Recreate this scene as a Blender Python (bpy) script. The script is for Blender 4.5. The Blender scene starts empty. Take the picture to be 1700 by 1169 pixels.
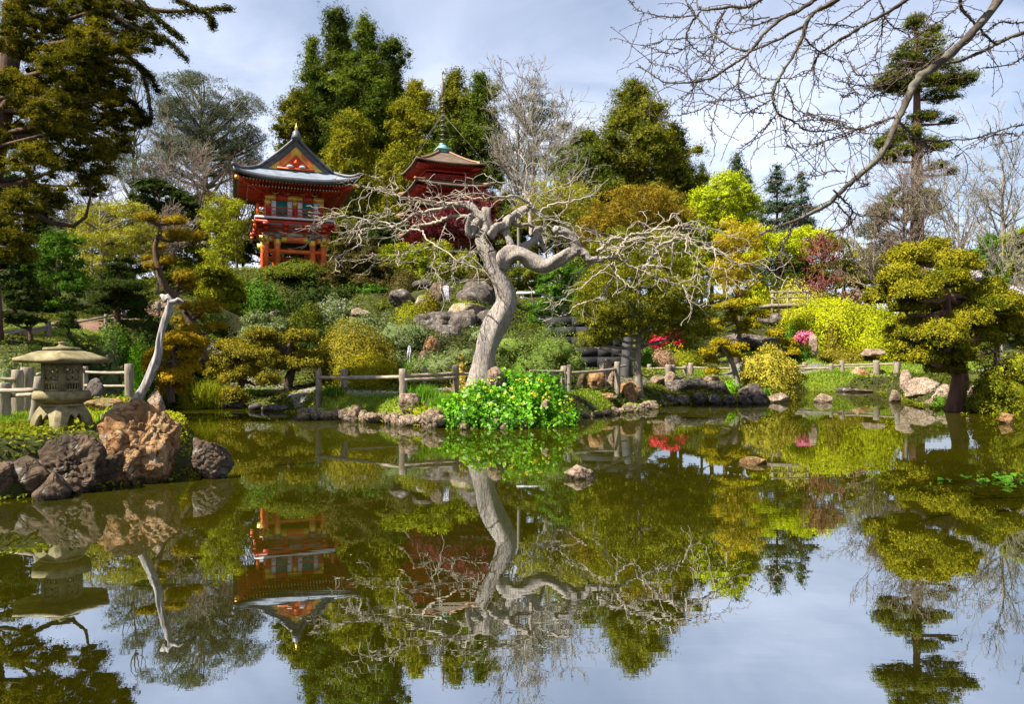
import bpy, math, random
import numpy as np
from mathutils import Vector

# ---------------------------------------------------------------- camera, world, sun, exposure
scene = bpy.context.scene
COL = scene.collection
F, EYE, CX, HY = 1250.0, 1.6, 850.0, 603.0      # focal length and horizon in photo pixels, eye height above the water

cam = bpy.data.cameras.new("camera")
cam_ob = bpy.data.objects.new("camera", cam)
COL.objects.link(cam_ob)
cam.sensor_width = 36.0
cam.lens = 36.0 * F / 1700.0
cam.shift_y = (HY - 584.5) / 1700.0
cam.clip_start, cam.clip_end = 0.1, 6000.0
cam_ob.location = (0, 0, EYE)
cam_ob.rotation_euler = (math.radians(90), 0, 0)
scene.camera = cam_ob

SUN_EL = math.radians(50)
SUN_AZ = math.atan2(-0.86, -0.48)               # the sun stands to the left and a little behind the camera
sdir = Vector((math.sin(SUN_AZ) * math.cos(SUN_EL), math.cos(SUN_AZ) * math.cos(SUN_EL), math.sin(SUN_EL)))

world = bpy.data.worlds.new("World")
scene.world = world
world.use_nodes = True
wn, wl = world.node_tree.nodes, world.node_tree.links
wn.clear()
w_out = wn.new("ShaderNodeOutputWorld")
w_bg = wn.new("ShaderNodeBackground")
w_sky = wn.new("ShaderNodeTexSky")
w_sky.sky_type = 'NISHITA'
w_sky.sun_disc = False
w_sky.sun_elevation = SUN_EL
w_sky.sun_rotation = SUN_AZ
w_sky.air_density, w_sky.dust_density, w_sky.ozone_density = 1.0, 0.6, 2.0
w_tc = wn.new("ShaderNodeTexCoord")
w_map = wn.new("ShaderNodeMapping")
w_map.inputs['Scale'].default_value = (1.0, 1.0, 2.6)
w_n = wn.new("ShaderNodeTexNoise")
w_n.inputs['Scale'].default_value = 2.3
w_n.inputs['Detail'].default_value = 6
w_n.inputs['Roughness'].default_value = 0.55
w_n.inputs['Distortion'].default_value = 0.5
w_r = wn.new("ShaderNodeValToRGB")
w_r.color_ramp.elements[0].position = 0.36
w_r.color_ramp.elements[0].color = (0.22, 0.22, 0.22, 1)
w_r.color_ramp.elements[1].position = 0.72
w_r.color_ramp.elements[1].color = (0.95, 0.95, 0.95, 1)
w_mix = wn.new("ShaderNodeMix")
w_mix.data_type = 'RGBA'
w_mix.inputs[7].default_value = (8.9, 9.5, 11.3, 1)   # thin cloud, in the sky texture's own units
w_bg.inputs['Strength'].default_value = 0.0505
wl.new(w_tc.outputs['Generated'], w_map.inputs['Vector'])
wl.new(w_map.outputs['Vector'], w_n.inputs['Vector'])
wl.new(w_n.outputs['Fac'], w_r.inputs['Fac'])
w_sep = wn.new("ShaderNodeSeparateXYZ")                # haze and cloud thin out with height
wl.new(w_tc.outputs['Generated'], w_sep.inputs[0])
w_mr = wn.new("ShaderNodeMapRange")
w_mr.inputs['From Min'].default_value, w_mr.inputs['From Max'].default_value = 0.16, 0.46
w_mr.inputs['To Min'].default_value, w_mr.inputs['To Max'].default_value = 1.3, 0.55
wl.new(w_sep.outputs['Z'], w_mr.inputs['Value'])
w_mul = wn.new("ShaderNodeMath"); w_mul.operation = 'MULTIPLY'; w_mul.use_clamp = True
wl.new(w_r.outputs['Color'], w_mul.inputs[0]); wl.new(w_mr.outputs['Result'], w_mul.inputs[1])
wl.new(w_mul.outputs[0], w_mix.inputs[0])
wl.new(w_sky.outputs['Color'], w_mix.inputs[6])
wl.new(w_mix.outputs[2], w_bg.inputs['Color'])
wl.new(w_bg.outputs['Background'], w_out.inputs['Surface'])

sun = bpy.data.lights.new("sun", 'SUN')
sun.energy = 5.0
sun.angle = math.radians(0.5)
sun.color = (1.0, 0.95, 0.86)
sun_ob = bpy.data.objects.new("sun", sun)
COL.objects.link(sun_ob)
sun_ob.rotation_euler = sdir.to_track_quat('Z', 'Y').to_euler()
sun_ob.location = (-40, -20, 60)

scene.view_settings.view_transform = 'Standard'
scene.view_settings.look = 'None'
scene.view_settings.gamma = 1.0
scene.view_settings.exposure = 1.5
scene.render.engine = 'CYCLES'
scene.cycles.max_bounces = 5
scene.cycles.diffuse_bounces = 2
scene.cycles.glossy_bounces = 2
scene.cycles.transmission_bounces = 2
scene.cycles.transparent_max_bounces = 6
scene.cycles.use_denoising = True
scene.cycles.caustics_reflective = False
scene.cycles.caustics_refractive = False

# ---------------------------------------------------------------- small helpers
def W(px, py, d):
    """The point that stands d metres away along the ray through photo pixel (px, py)."""
    return np.array([(px - CX) * d / F, d, EYE + (HY - py) * d / F])

def hfac(px):
    """How much narrower a round thing must be off the optical axis to span the same pixels."""
    return 1.0 / math.sqrt(1 + ((px - CX) / F) ** 2)

def RNG(*key):
    return np.random.default_rng(abs(hash(tuple(int(round(float(k) * 7)) for k in key))) % (2 ** 32))

def nrm(v):
    return v / np.maximum(np.linalg.norm(v, axis=-1, keepdims=True), 1e-9)

def snoise(P, seed, freq=1.0, octs=3):
    """Cheap smooth noise in about -1..1 : sums of sines in random directions."""
    r = np.random.default_rng(int(seed) % (2 ** 32))
    out = np.zeros(len(P)); a = 1.0; tot = 0.0
    for o in range(octs):
        for k in range(4):
            d = nrm(r.normal(size=3)) * freq * (0.7 + 0.6 * r.random())
            out += a * np.sin(P @ d * 2.0 + r.random() * 6.283) * 0.5
        tot += a; a *= 0.5; freq *= 2.1
    return out / tot

class MB:
    """Collects triangles, quads and n-gons and links them as ONE mesh object."""
    def __init__(s):
        s.V, s.Q, s.T, s.G, s.tq, s.tt, s.tg, s.n = [], [], [], [], [], [], [], 0
    def add(s, V, Q=None, T=None, tint=0.5, G=None):
        V = np.asarray(V, dtype=np.float64).reshape(-1, 3)
        if Q is not None and len(Q):
            Q = np.asarray(Q, dtype=np.int64).reshape(-1, 4); s.Q.append(Q + s.n)
            s.tq.append(np.broadcast_to(np.asarray(tint, dtype=np.float32), (len(Q),)) if np.ndim(tint) == 0 or len(tint) == len(Q) else np.full(len(Q), 0.5, np.float32))
        if T is not None and len(T):
            T = np.asarray(T, dtype=np.int64).reshape(-1, 3); s.T.append(T + s.n)
            s.tt.append(np.broadcast_to(np.asarray(tint, dtype=np.float32), (len(T),)) if np.ndim(tint) == 0 or len(tint) == len(T) else np.full(len(T), 0.5, np.float32))
        if G is not None:
            for g in G:
                s.G.append([int(i) + s.n for i in g]); s.tg.append(float(np.mean(tint)))
        s.V.append(V); s.n += len(V)
    def build(s, name, mat, parent=None, loc=None, smooth=False):
        V = np.concatenate(s.V) if s.V else np.zeros((0, 3))
        org = np.array(parent['_org']) if parent is not None else (np.array(loc, dtype=float) if loc is not None else np.zeros(3))
        V = V - org
        Q = np.concatenate(s.Q) if s.Q else np.zeros((0, 4), np.int64)
        T = np.concatenate(s.T) if s.T else np.zeros((0, 3), np.int64)
        li = np.concatenate([Q.ravel(), T.ravel()] + [np.array(g) for g in s.G]).astype(np.int32)
        tot = np.concatenate([np.full(len(Q), 4), np.full(len(T), 3), np.array([len(g) for g in s.G], dtype=int)]).astype(np.int32)
        tint = np.concatenate([*(s.tq or [np.zeros(0)]), *(s.tt or [np.zeros(0)]), np.array(s.tg)]).astype(np.float32)
        me = bpy.data.meshes.new(name)
        me.vertices.add(len(V)); me.vertices.foreach_set('co', V.astype(np.float32).ravel())
        me.loops.add(len(li)); me.loops.foreach_set('vertex_index', li)
        me.polygons.add(len(tot))
        me.polygons.foreach_set('loop_start', (np.cumsum(tot) - tot).astype(np.int32))
        a = me.attributes.new('tint', 'FLOAT', 'FACE'); a.data.foreach_set('value', tint)
        me.update(calc_edges=True)
        if smooth:
            me.polygons.foreach_set('use_smooth', np.ones(len(tot), dtype=bool))
        me.materials.append(mat)
        o = bpy.data.objects.new(name, me); COL.objects.link(o)
        if parent is not None:
            o.parent = parent; o['_org'] = [float(x) for x in org]
        else:
            o.location = org; o['_org'] = [float(x) for x in org]
        return o

def tag(o, label=None, cat=None, group=None, kind=None):
    if label: o['label'] = label
    if cat: o['category'] = cat
    if group: o['group'] = group
    if kind: o['kind'] = kind
    return o

def thing(name, label, cat, loc, group=None):
    o = bpy.data.objects.new(name, None); COL.objects.link(o)
    o.empty_display_size = 0.2
    o.location = [float(x) for x in loc]; o['_org'] = [float(x) for x in loc]
    return tag(o, label, cat, group)

def catmull(P, n):
    """Resample a polyline (k, m) smoothly to n points."""
    P = np.asarray(P, dtype=float)
    if len(P) < 3:
        t = np.linspace(0, 1, n)[:, None]
        return P[0] * (1 - t) + P[-1] * t
    Q = np.vstack([2 * P[0] - P[1], P, 2 * P[-1] - P[-2]])
    u = np.linspace(0, len(P) - 1 - 1e-9, n); i = u.astype(int); t = (u - i)[:, None]
    a, b, c, d = Q[i], Q[i + 1], Q[i + 2], Q[i + 3]
    return 0.5 * (2 * b + (c - a) * t + (2 * a - 5 * b + 4 * c - d) * t ** 2 + (3 * b - a - 3 * c + d) * t ** 3)

def tubes(mb, PL, R, sides=5, tint=0.5, lump=0.0, seed=1, caps=True):
    """Many tubes at once: PL (m, k, 3), R (m, k)."""
    PL = np.asarray(PL, dtype=float); R = np.asarray(R, dtype=float)
    m, k, _ = PL.shape
    T = nrm(np.gradient(PL, axis=1))
    mean = nrm(PL[:, -1] - PL[:, 0] + 1e-6)
    ref = np.where(np.abs(mean[:, 1:2]) < 0.8, np.array([[0.05, 1.0, 0.03]]), np.array([[1.0, 0.05, 0.03]]))[:, None, :]
    n1 = nrm(np.cross(T, np.broadcast_to(ref, T.shape))); n2 = np.cross(T, n1)
    ang = np.linspace(0, 2 * np.pi, sides, endpoint=False)
    rad = R[:, :, None] * np.ones(sides)
    if lump:
        u = np.linspace(0, 1, k)[None, :, None]
        rr = np.random.default_rng(seed)
        for f in range(5):
            rad = rad * (1 + lump * 0.5 * np.sin(ang[None, None, :] * rr.integers(2, 6) + u * rr.uniform(4, 30) + rr.random() * 6))
    V = PL[:, :, None, :] + rad[..., None] * (np.cos(ang)[None, None, :, None] * n1[:, :, None, :] + np.sin(ang)[None, None, :, None] * n2[:, :, None, :])
    base = (np.arange(m) * k * sides)[:, None, None]
    i = np.arange(k - 1)[None, :, None] * sides; j = np.arange(sides)[None, None, :]; j2 = (j + 1) % sides
    Q = np.stack([base + i + j, base + i + j2, base + i + sides + j2, base + i + sides + j], -1).reshape(-1, 4)
    G = None
    if caps and m <= 40:
        G = []
        for q in range(m):
            G.append([q * k * sides + a for a in range(sides)][::-1]); G.append([q * k * sides + (k - 1) * sides + a for a in range(sides)])
    mb.add(V.reshape(-1, 3), Q, tint=tint, G=G)

def tube(mb, pts, rad, n=None, sides=8, lump=0.0, seed=1, tint=0.5):
    P = np.asarray(pts, dtype=float); r = np.asarray(rad, dtype=float)
    if r.ndim == 0: r = np.full(len(P), float(r))
    n = n or max(2, (len(P) - 1) * 4 + 1)
    C = catmull(np.column_stack([P, r]), n)
    tubes(mb, C[None, :, :3], np.maximum(C[None, :, 3], 1e-4), sides, tint, lump, seed)

class Frame:
    """A local frame turned about the vertical."""
    def __init__(s, o, deg=0.0):
        a = math.radians(deg); s.o = np.array(o, dtype=float)
        s.M = np.array([[math.cos(a), math.sin(a), 0], [-math.sin(a), math.cos(a), 0], [0, 0, 1]])
    def __call__(s, P):
        return np.asarray(P, dtype=float).reshape(-1, 3) @ s.M + s.o

ID = Frame((0, 0, 0))
BQ = [[0, 3, 2, 1], [4, 5, 6, 7], [0, 1, 5, 4], [1, 2, 6, 5], [2, 3, 7, 6], [3, 0, 4, 7]]
def box(mb, x0, x1, y0, y1, z0, z1, fr=ID, tint=0.5):
    V = [[x0, y0, z0], [x1, y0, z0], [x1, y1, z0], [x0, y1, z0], [x0, y0, z1], [x1, y0, z1], [x1, y1, z1], [x0, y1, z1]]
    mb.add(fr(V), BQ, tint=tint)

def bar(mb, a, b, w, h, fr=ID, tint=0.5):
    """A square bar from a to b (local), w wide and h high."""
    a, b = np.array(a, float), np.array(b, float)
    t = nrm(b - a); s = np.cross(t, [0, 0, 1.0])
    s = nrm(s) if np.linalg.norm(s) > 1e-3 else np.array([1.0, 0, 0]); u = np.cross(s, t)
    V = [p + s * i * w / 2 + u * j * h / 2 for p in (a, b) for i, j in ((-1, -1), (1, -1), (1, 1), (-1, 1))]
    mb.add(fr(V), BQ, tint=tint)

def lathe(mb, prof, c, sides=24, fr=ID, rot=0.0, tint=0.5):
    """Revolve (r, z) pairs; c is the local foot point."""
    a = np.linspace(0, 2 * np.pi, sides, endpoint=False) + rot
    V = np.array([[c[0] + r * math.cos(t), c[1] + r * math.sin(t), c[2] + z] for r, z in prof for t in a])
    k = len(prof); Q = [[i * sides + j, i * sides + (j + 1) % sides, (i + 1) * sides + (j + 1) % sides, (i + 1) * sides + j] for i in range(k - 1) for j in range(sides)]
    mb.add(fr(V), Q, tint=tint, G=[list(range(sides))[::-1], [(k - 1) * sides + j for j in range(sides)]])

# ---------------------------------------------------------------- materials
def new_mat(name):
    m = bpy.data.materials.new(name); m.use_nodes = True
    m.node_tree.nodes.clear()
    return m, m.node_tree.nodes, m.node_tree.links

def mixrgb(n, l, fac, a, b, blend='MIX'):
    x = n.new("ShaderNodeMix"); x.data_type = 'RGBA'; x.blend_type = blend
    for s, v in ((0, fac), (6, a), (7, b)):
        if isinstance(v, bpy.types.NodeSocket): l.new(v, x.inputs[s])
        elif s == 0: x.inputs[0].default_value = v
        else: x.inputs[s].default_value = (*v, 1) if len(v) == 3 else v
    return x.outputs[2]

def tex_noise(n, l, scale, detail=4, rough=0.55, vec=None, dist=0.0, coord='Object', stretch=None):
    t = n.new("ShaderNodeTexNoise"); t.inputs['Scale'].default_value = scale
    t.inputs['Detail'].default_value = detail; t.inputs['Roughness'].default_value = rough; t.inputs['Distortion'].default_value = dist
    c = n.new("ShaderNodeTexCoord"); src = c.outputs[coord]
    if stretch is not None:
        mp = n.new("ShaderNodeMapping"); mp.inputs['Scale'].default_value = stretch
        l.new(src, mp.inputs['Vector']); src = mp.outputs['Vector']
    l.new(vec if vec is not None else src, t.inputs['Vector'])
    return t.outputs['Fac']

def ramp(n, l, fac, stops):
    r = n.new("ShaderNodeValToRGB"); e = r.color_ramp.elements
    e[0].position, e[0].color = stops[0][0], (*stops[0][1], 1)
    e[1].position, e[1].color = stops[-1][0], (*stops[-1][1], 1)
    for p, c in stops[1:-1]:
        q = e.new(p); q.color = (*c, 1)
    l.new(fac, r.inputs['Fac'])
    return r.outputs['Color']

def bump(n, l, h, strength=0.5, dist=0.02):
    b = n.new("ShaderNodeBump"); b.inputs['Strength'].default_value = strength; b.inputs['Distance'].default_value = dist
    l.new(h, b.inputs['Height'])
    return b.outputs['Normal']

def principled(n, l, color, rough=0.6, normal=None, metallic=0.0, spec=0.4):
    p = n.new("ShaderNodeBsdfPrincipled"); o = n.new("ShaderNodeOutputMaterial")
    if isinstance(color, bpy.types.NodeSocket): l.new(color, p.inputs['Base Color'])
    else: p.inputs['Base Color'].default_value = (*color, 1)
    if isinstance(rough, bpy.types.NodeSocket): l.new(rough, p.inputs['Roughness'])
    else: p.inputs['Roughness'].default_value = rough
    p.inputs['Metallic'].default_value = metallic
    p.inputs['Specular IOR Level'].default_value = spec
    if normal is not None: l.new(normal, p.inputs['Normal'])
    l.new(p.outputs[0], o.inputs['Surface'])
    return p

_leafmats = {}
def leaf_mat(a, b, trans=0.3, gloss=0.0, rough=0.45):
    """Foliage: each leaf takes a shade between a and b from its own random tint; leaves let some light through."""
    key = (tuple(a), tuple(b), trans, gloss)
    if key in _leafmats: return _leafmats[key]
    m, n, l = new_mat("foliage")
    at = n.new("ShaderNodeAttribute"); at.attribute_name = 'tint'
    c = mixrgb(n, l, at.outputs['Fac'], a, b)
    d = n.new("ShaderNodeBsdfDiffuse"); l.new(c, d.inputs['Color'])
    t = n.new("ShaderNodeBsdfTranslucent")
    c2 = mixrgb(n, l, 1.0, c, (1.25, 1.2, 0.5), 'MULTIPLY'); l.new(c2, t.inputs['Color'])
    x = n.new("ShaderNodeMixShader"); x.inputs[0].default_value = trans
    l.new(d.outputs[0], x.inputs[1]); l.new(t.outputs[0], x.inputs[2])
    if gloss == 0:
        o = n.new("ShaderNodeOutputMaterial"); l.new(x.outputs[0], o.inputs['Surface'])
        _leafmats[key] = m
        return m
    g = n.new("ShaderNodeBsdfGlossy"); g.inputs['Roughness'].default_value = rough
    x2 = n.new("ShaderNodeMixShader"); x2.inputs[0].default_value = gloss
    l.new(x.outputs[0], x2.inputs[1]); l.new(g.outputs[0], x2.inputs[2])
    o = n.new("ShaderNodeOutputMaterial"); l.new(x2.outputs[0], o.inputs['Surface'])
    _leafmats[key] = m
    return m

def bark_mat(name, dark, light, scale=3.0, stretch=(6, 6, 1.2), strength=0.8, dist=0.03, lichen=None):
    m, n, l = new_mat(name)
    f = tex_noise(n, l, scale, 6, 0.65, stretch=stretch, dist=0.4)
    f2 = tex_noise(n, l, scale * 0.5, 3)
    c = ramp(n, l, f, [(0.3, dark), (0.55, tuple((a + b) / 2 for a, b in zip(dark, light))), (0.75, light)])
    if lichen is not None:
        k = ramp(n, l, f2, [(0.5, (0, 0, 0)), (0.62, (1, 1, 1))]); c = mixrgb(n, l, k, c, lichen)
    principled(n, l, c, 0.85, bump(n, l, f, strength, dist), spec=0.2)
    return m

def plain_mat(name, col, rough=0.5, var=0.25, scale=6.0, metallic=0.0, bs=0.15, spec=0.4, stretch=None):
    m, n, l = new_mat(name)
    f = tex_noise(n, l, scale, 5, 0.6, stretch=stretch)
    c = ramp(n, l, f, [(0.3, tuple(x * (1 - var) for x in col)), (0.7, tuple(min(1, x * (1 + var)) for x in col))])
    principled(n, l, c, rough, bump(n, l, f, bs, 0.01), metallic, spec)
    return m

def rock_mat(name, stops, moss=None, moss_amt=0.5, scale=1.6, bstr=0.9):
    m, n, l = new_mat(name)
    f1 = tex_noise(n, l, scale, 8, 0.62, dist=0.6)
    f2 = tex_noise(n, l, scale * 5, 8, 0.7)
    c = ramp(n, l, f1, stops)
    k2 = ramp(n, l, f2, [(0.3, (0.55, 0.53, 0.5)), (0.62, (1.1, 1.1, 1.1))])
    c = mixrgb(n, l, 0.85, c, k2, 'MULTIPLY')
    if moss is not None:
        g = n.new("ShaderNodeNewGeometry"); sx = n.new("ShaderNodeSeparateXYZ"); l.new(g.outputs['Normal'], sx.inputs[0])
        f3 = tex_noise(n, l, scale * 1.7, 5, 0.6)
        ad = n.new("ShaderNodeMath"); ad.operation = 'MULTIPLY'; l.new(sx.outputs['Z'], ad.inputs[0]); l.new(f3, ad.inputs[1])
        k = ramp(n, l, ad.outputs[0], [(0.62 - 0.4 * moss_amt, (0, 0, 0)), (0.70 - 0.4 * moss_amt, (1, 1, 1))])
        c = mixrgb(n, l, k, c, moss)
    vo = n.new("ShaderNodeTexVoronoi"); vo.feature = 'DISTANCE_TO_EDGE'; vo.inputs['Scale'].default_value = scale * 1.6
    tcv = n.new("ShaderNodeTexCoord"); nz = n.new("ShaderNodeTexNoise"); nz.inputs['Scale'].default_value = scale * 2; nz.inputs['Detail'].default_value = 5; l.new(tcv.outputs['Object'], nz.inputs['Vector'])
    va = n.new("ShaderNodeVectorMath"); va.operation = 'MULTIPLY_ADD'; va.inputs[1].default_value = (0.9, 0.9, 0.9); l.new(nz.outputs['Color'], va.inputs[0]); l.new(tcv.outputs['Object'], va.inputs[2]); l.new(va.outputs[0], vo.inputs['Vector'])
    crk = ramp(n, l, vo.outputs['Distance'], [(0.0, (0.30, 0.28, 0.26)), (0.07, (1, 1, 1))]); c = mixrgb(n, l, 0.75, c, crk, 'MULTIPLY')
    li = ramp(n, l, tex_noise(n, l, scale * 3.2, 4, 0.5), [(0.60, (0, 0, 0)), (0.68, (1, 1, 1))]); lm = n.new("ShaderNodeMath"); lm.operation = 'MULTIPLY'; l.new(li, lm.inputs[0]); lm.inputs[1].default_value = 0.35
    c = mixrgb(n, l, lm.outputs[0], c, (0.46, 0.45, 0.38))                       # pale lichen spots
    gp = n.new("ShaderNodeNewGeometry"); sz = n.new("ShaderNodeSeparateXYZ"); l.new(gp.outputs['Position'], sz.inputs[0])
    wa = n.new("ShaderNodeMath"); wa.operation = 'MULTIPLY_ADD'; l.new(f2, wa.inputs[0]); wa.inputs[1].default_value = 0.10; l.new(sz.outputs['Z'], wa.inputs[2])
    wet = ramp(n, l, wa.outputs[0], [(0.09, (0.38, 0.38, 0.34)), (0.15, (1, 1, 1))]); c = mixrgb(n, l, 1.0, c, wet, 'MULTIPLY')   # the wet foot of stones in the pond
    h = n.new("ShaderNodeMath"); h.operation = 'ADD'; l.new(f1, h.inputs[0]); l.new(f2, h.inputs[1])
    h2 = n.new("ShaderNodeMath"); h2.operation = 'MULTIPLY_ADD'; l.new(crk, h2.inputs[0]); h2.inputs[1].default_value = 0.5; l.new(h.outputs[0], h2.inputs[2])
    principled(n, l, c, 0.88, bump(n, l, h2.outputs[0], bstr, 0.07), spec=0.25)
    return m

MOSS = (0.10, 0.105, 0.012)
M = {}
M['rock_orange'] = rock_mat("orange_rock", [(0.3, (0.13, 0.06, 0.022)), (0.45, (0.30, 0.155, 0.06)), (0.6, (0.38, 0.24, 0.12)), (0.75, (0.50, 0.40, 0.28))], MOSS, 0.42)
M['rock_dark'] = rock_mat("dark_rock", [(0.3, (0.04, 0.027, 0.016)), (0.5, (0.11, 0.072, 0.042)), (0.63, (0.19, 0.105, 0.06)), (0.74, (0.25, 0.18, 0.115))], (0.05, 0.055, 0.012), 0.2)
M['rock_grey'] = rock_mat("grey_rock", [(0.3, (0.05, 0.038, 0.03)), (0.55, (0.12, 0.095, 0.078)), (0.72, (0.22, 0.185, 0.15))], (0.07, 0.08, 0.012), 0.3)
M['rock_pink'] = rock_mat("pink_rock", [(0.3, (0.15, 0.095, 0.06)), (0.5, (0.32, 0.22, 0.15)), (0.68, (0.46, 0.37, 0.27))], MOSS, 0.4, scale=2.6)
M['rock_edge'] = rock_mat("edging_rock", [(0.3, (0.15, 0.10, 0.06)), (0.5, (0.32, 0.23, 0.15)), (0.68, (0.48, 0.39, 0.28))], (0.15, 0.17, 0.012), 0.75, scale=2.4)
M['bark_grey'] = bark_mat("grey_bark", (0.11, 0.085, 0.066), (0.50, 0.43, 0.365), 5.0, (6, 6, 1.3), 1.0, 0.05)
M['bark_brown'] = bark_mat("brown_bark", (0.045, 0.028, 0.018), (0.16, 0.10, 0.065))
M['bark_red'] = bark_mat("red_bark", (0.06, 0.03, 0.02), (0.22, 0.11, 0.075), 1.0)
M['bark_pale'] = bark_mat("pale_bark", (0.12, 0.10, 0.075), (0.32, 0.275, 0.21), 2.5)
M['bark_twig'] = bark_mat("grey_twig", (0.20, 0.165, 0.12), (0.46, 0.39, 0.30), 6.0, (2, 2, 2), 0.4, 0.01)
M['bark_lichen'] = bark_mat("lichen_bark", (0.035, 0.027, 0.02), (0.11, 0.086, 0.066), 8.0, (2, 2, 2), 0.8, 0.01, lichen=(0.125, 0.115, 0.085))
M['bark_dark'] = bark_mat("dark_bark", (0.035, 0.022, 0.015), (0.13, 0.09, 0.06), 6.0, (2, 2, 2), 0.6, 0.01)
M['bark_snag'] = bark_mat("bleached_wood", (0.12, 0.10, 0.085), (0.58, 0.53, 0.48), 2.2, (9, 9, 0.7), 1.0, 0.04)
M['twig_red'] = bark_mat("red_twig", (0.13, 0.04, 0.03), (0.32, 0.11, 0.08), 6, (1, 1, 1), 0.2, 0.01)
M['twig_brown'] = bark_mat("brown_twig", (0.12, 0.088, 0.065), (0.26, 0.195, 0.15), 6, (1, 1, 1), 0.2, 0.01)
M['wood_post'] = bark_mat("weathered_post", (0.10, 0.078, 0.055), (0.36, 0.295, 0.215), 3.0, (6, 6, 0.8), 0.6, 0.02)
M['wood_rail'] = bark_mat("weathered_rail", (0.15, 0.115, 0.08), (0.45, 0.36, 0.26), 3.0, (0.8, 3, 6), 0.5, 0.015)
M['red'] = plain_mat("red_lacquer", (0.44, 0.034, 0.015), 0.55, 0.4, 1.6)
M['orange'] = plain_mat("vermilion_lacquer", (0.58, 0.095, 0.012), 0.5, 0.35, 1.6)
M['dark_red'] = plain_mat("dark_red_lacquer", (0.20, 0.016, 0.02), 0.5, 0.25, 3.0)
M['gold'] = plain_mat("gilded_metal", (0.62, 0.38, 0.06), 0.42, 0.3, 8.0, 0.35)
M['white'] = plain_mat("white_plaster", (0.62, 0.58, 0.56), 0.7, 0.12, 4.0)
M['teal'] = plain_mat("teal_shutter", (0.012, 0.16, 0.125), 0.5, 0.2, 4.0)
M['dark'] = plain_mat("dark_timber", (0.035, 0.02, 0.016), 0.7, 0.3, 4.0)
M['verdigris'] = plain_mat("verdigris_copper", (0.20, 0.42, 0.38), 0.5, 0.3, 5.0)
M['iron'] = plain_mat("weathered_bronze", (0.17, 0.14, 0.11), 0.55, 0.3, 6.0, 0.3)
M['steps'] = plain_mat("shade_darkened_stone", (0.013, 0.0125, 0.0125), 0.85, 0.5, 2.0, bs=0.4)  # near-black colour holds the tree shade that lies over the wall
M['steps_edge'] = plain_mat("kerb_stone", (0.030, 0.028, 0.028), 0.8, 0.3, 2.0, bs=0.4)  # kerb colour darkened along with the shaded wall
M['pale_stone'] = plain_mat("pale_stone", (0.55, 0.52, 0.47), 0.8, 0.25, 3.0, bs=0.4)
M['path'] = plain_mat("path_gravel", (0.15, 0.13, 0.115), 0.95, 0.25, 5.0, bs=0.5)
M['dirt'] = plain_mat("brown_earth_path", (0.16, 0.085, 0.055), 0.95, 0.3, 3.0, bs=0.5)

def lantern_mat():
    m, n, l = new_mat("lantern_stone")
    f = tex_noise(n, l, 7, 8, 0.7); f2 = tex_noise(n, l, 55, 4, 0.7)
    c = ramp(n, l, f, [(0.28, (0.10, 0.085, 0.04)), (0.48, (0.27, 0.22, 0.115)), (0.72, (0.39, 0.32, 0.19))])
    k = ramp(n, l, f2, [(0.35, (0.72, 0.7, 0.66)), (0.6, (1.05, 1.05, 1.05))])
    c = mixrgb(n, l, 0.8, c, k, 'MULTIPLY')
    f3 = tex_noise(n, l, 3.5, 5, 0.6, stretch=(1, 1, 0.35)); st = ramp(n, l, f3, [(0.45, (0.55, 0.55, 0.50)), (0.60, (1, 1, 1))]); c = mixrgb(n, l, 0.8, c, st, 'MULTIPLY')   # rain streaks
    f4 = tex_noise(n, l, 16, 4, 0.5); lc = ramp(n, l, f4, [(0.62, (0, 0, 0)), (0.68, (0.6, 0.6, 0.6))]); c = mixrgb(n, l, lc, c, (0.17, 0.18, 0.06))                      # lichen
    principled(n, l, c, 0.9, bump(n, l, f2, 0.7, 0.008), spec=0.2)
    return m
M['lantern'] = lantern_mat()

def roof_mat(name, a, b, freq, axis, rough):
    """Roof sheeting: courses of colour with raised seams."""
    m, n, l = new_mat(name)
    tc = n.new("ShaderNodeTexCoord"); wv = n.new("ShaderNodeTexWave")
    wv.wave_type = 'BANDS'; wv.bands_direction = axis
    wv.inputs['Scale'].default_value = freq; wv.inputs['Distortion'].default_value = 0.3; wv.inputs['Detail'].default_value = 1
    l.new(tc.outputs['Object'], wv.inputs['Vector'])
    f = tex_noise(n, l, 1.5, 6, 0.65)
    c = ramp(n, l, f, [(0.3, a), (0.7, b)])
    k = ramp(n, l, wv.outputs['Fac'], [(0.1, (0.72, 0.72, 0.74)), (0.5, (1, 1, 1))])
    c = mixrgb(n, l, 0.7, c, k, 'MULTIPLY')
    principled(n, l, c, rough, bump(n, l, wv.outputs['Fac'], 0.35, 0.04), 0.15, 0.5)
    return m
M['roof_blue'] = roof_mat("blue_grey_roof", (0.17, 0.20, 0.24), (0.33, 0.37, 0.42), 5.0, 'Z', 0.38)
M['roof_dark'] = plain_mat("dark_copper_trim", (0.08, 0.078, 0.086), 0.5, 0.35, 4.0)
M['roof_brown'] = roof_mat("brown_shingle_roof", (0.075, 0.048, 0.03), (0.17, 0.115, 0.07), 6.0, 'Z', 0.85)
M['roof_tan'] = plain_mat("copper_hip_ridge", (0.25, 0.12, 0.055), 0.6, 0.3, 3.0)

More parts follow.
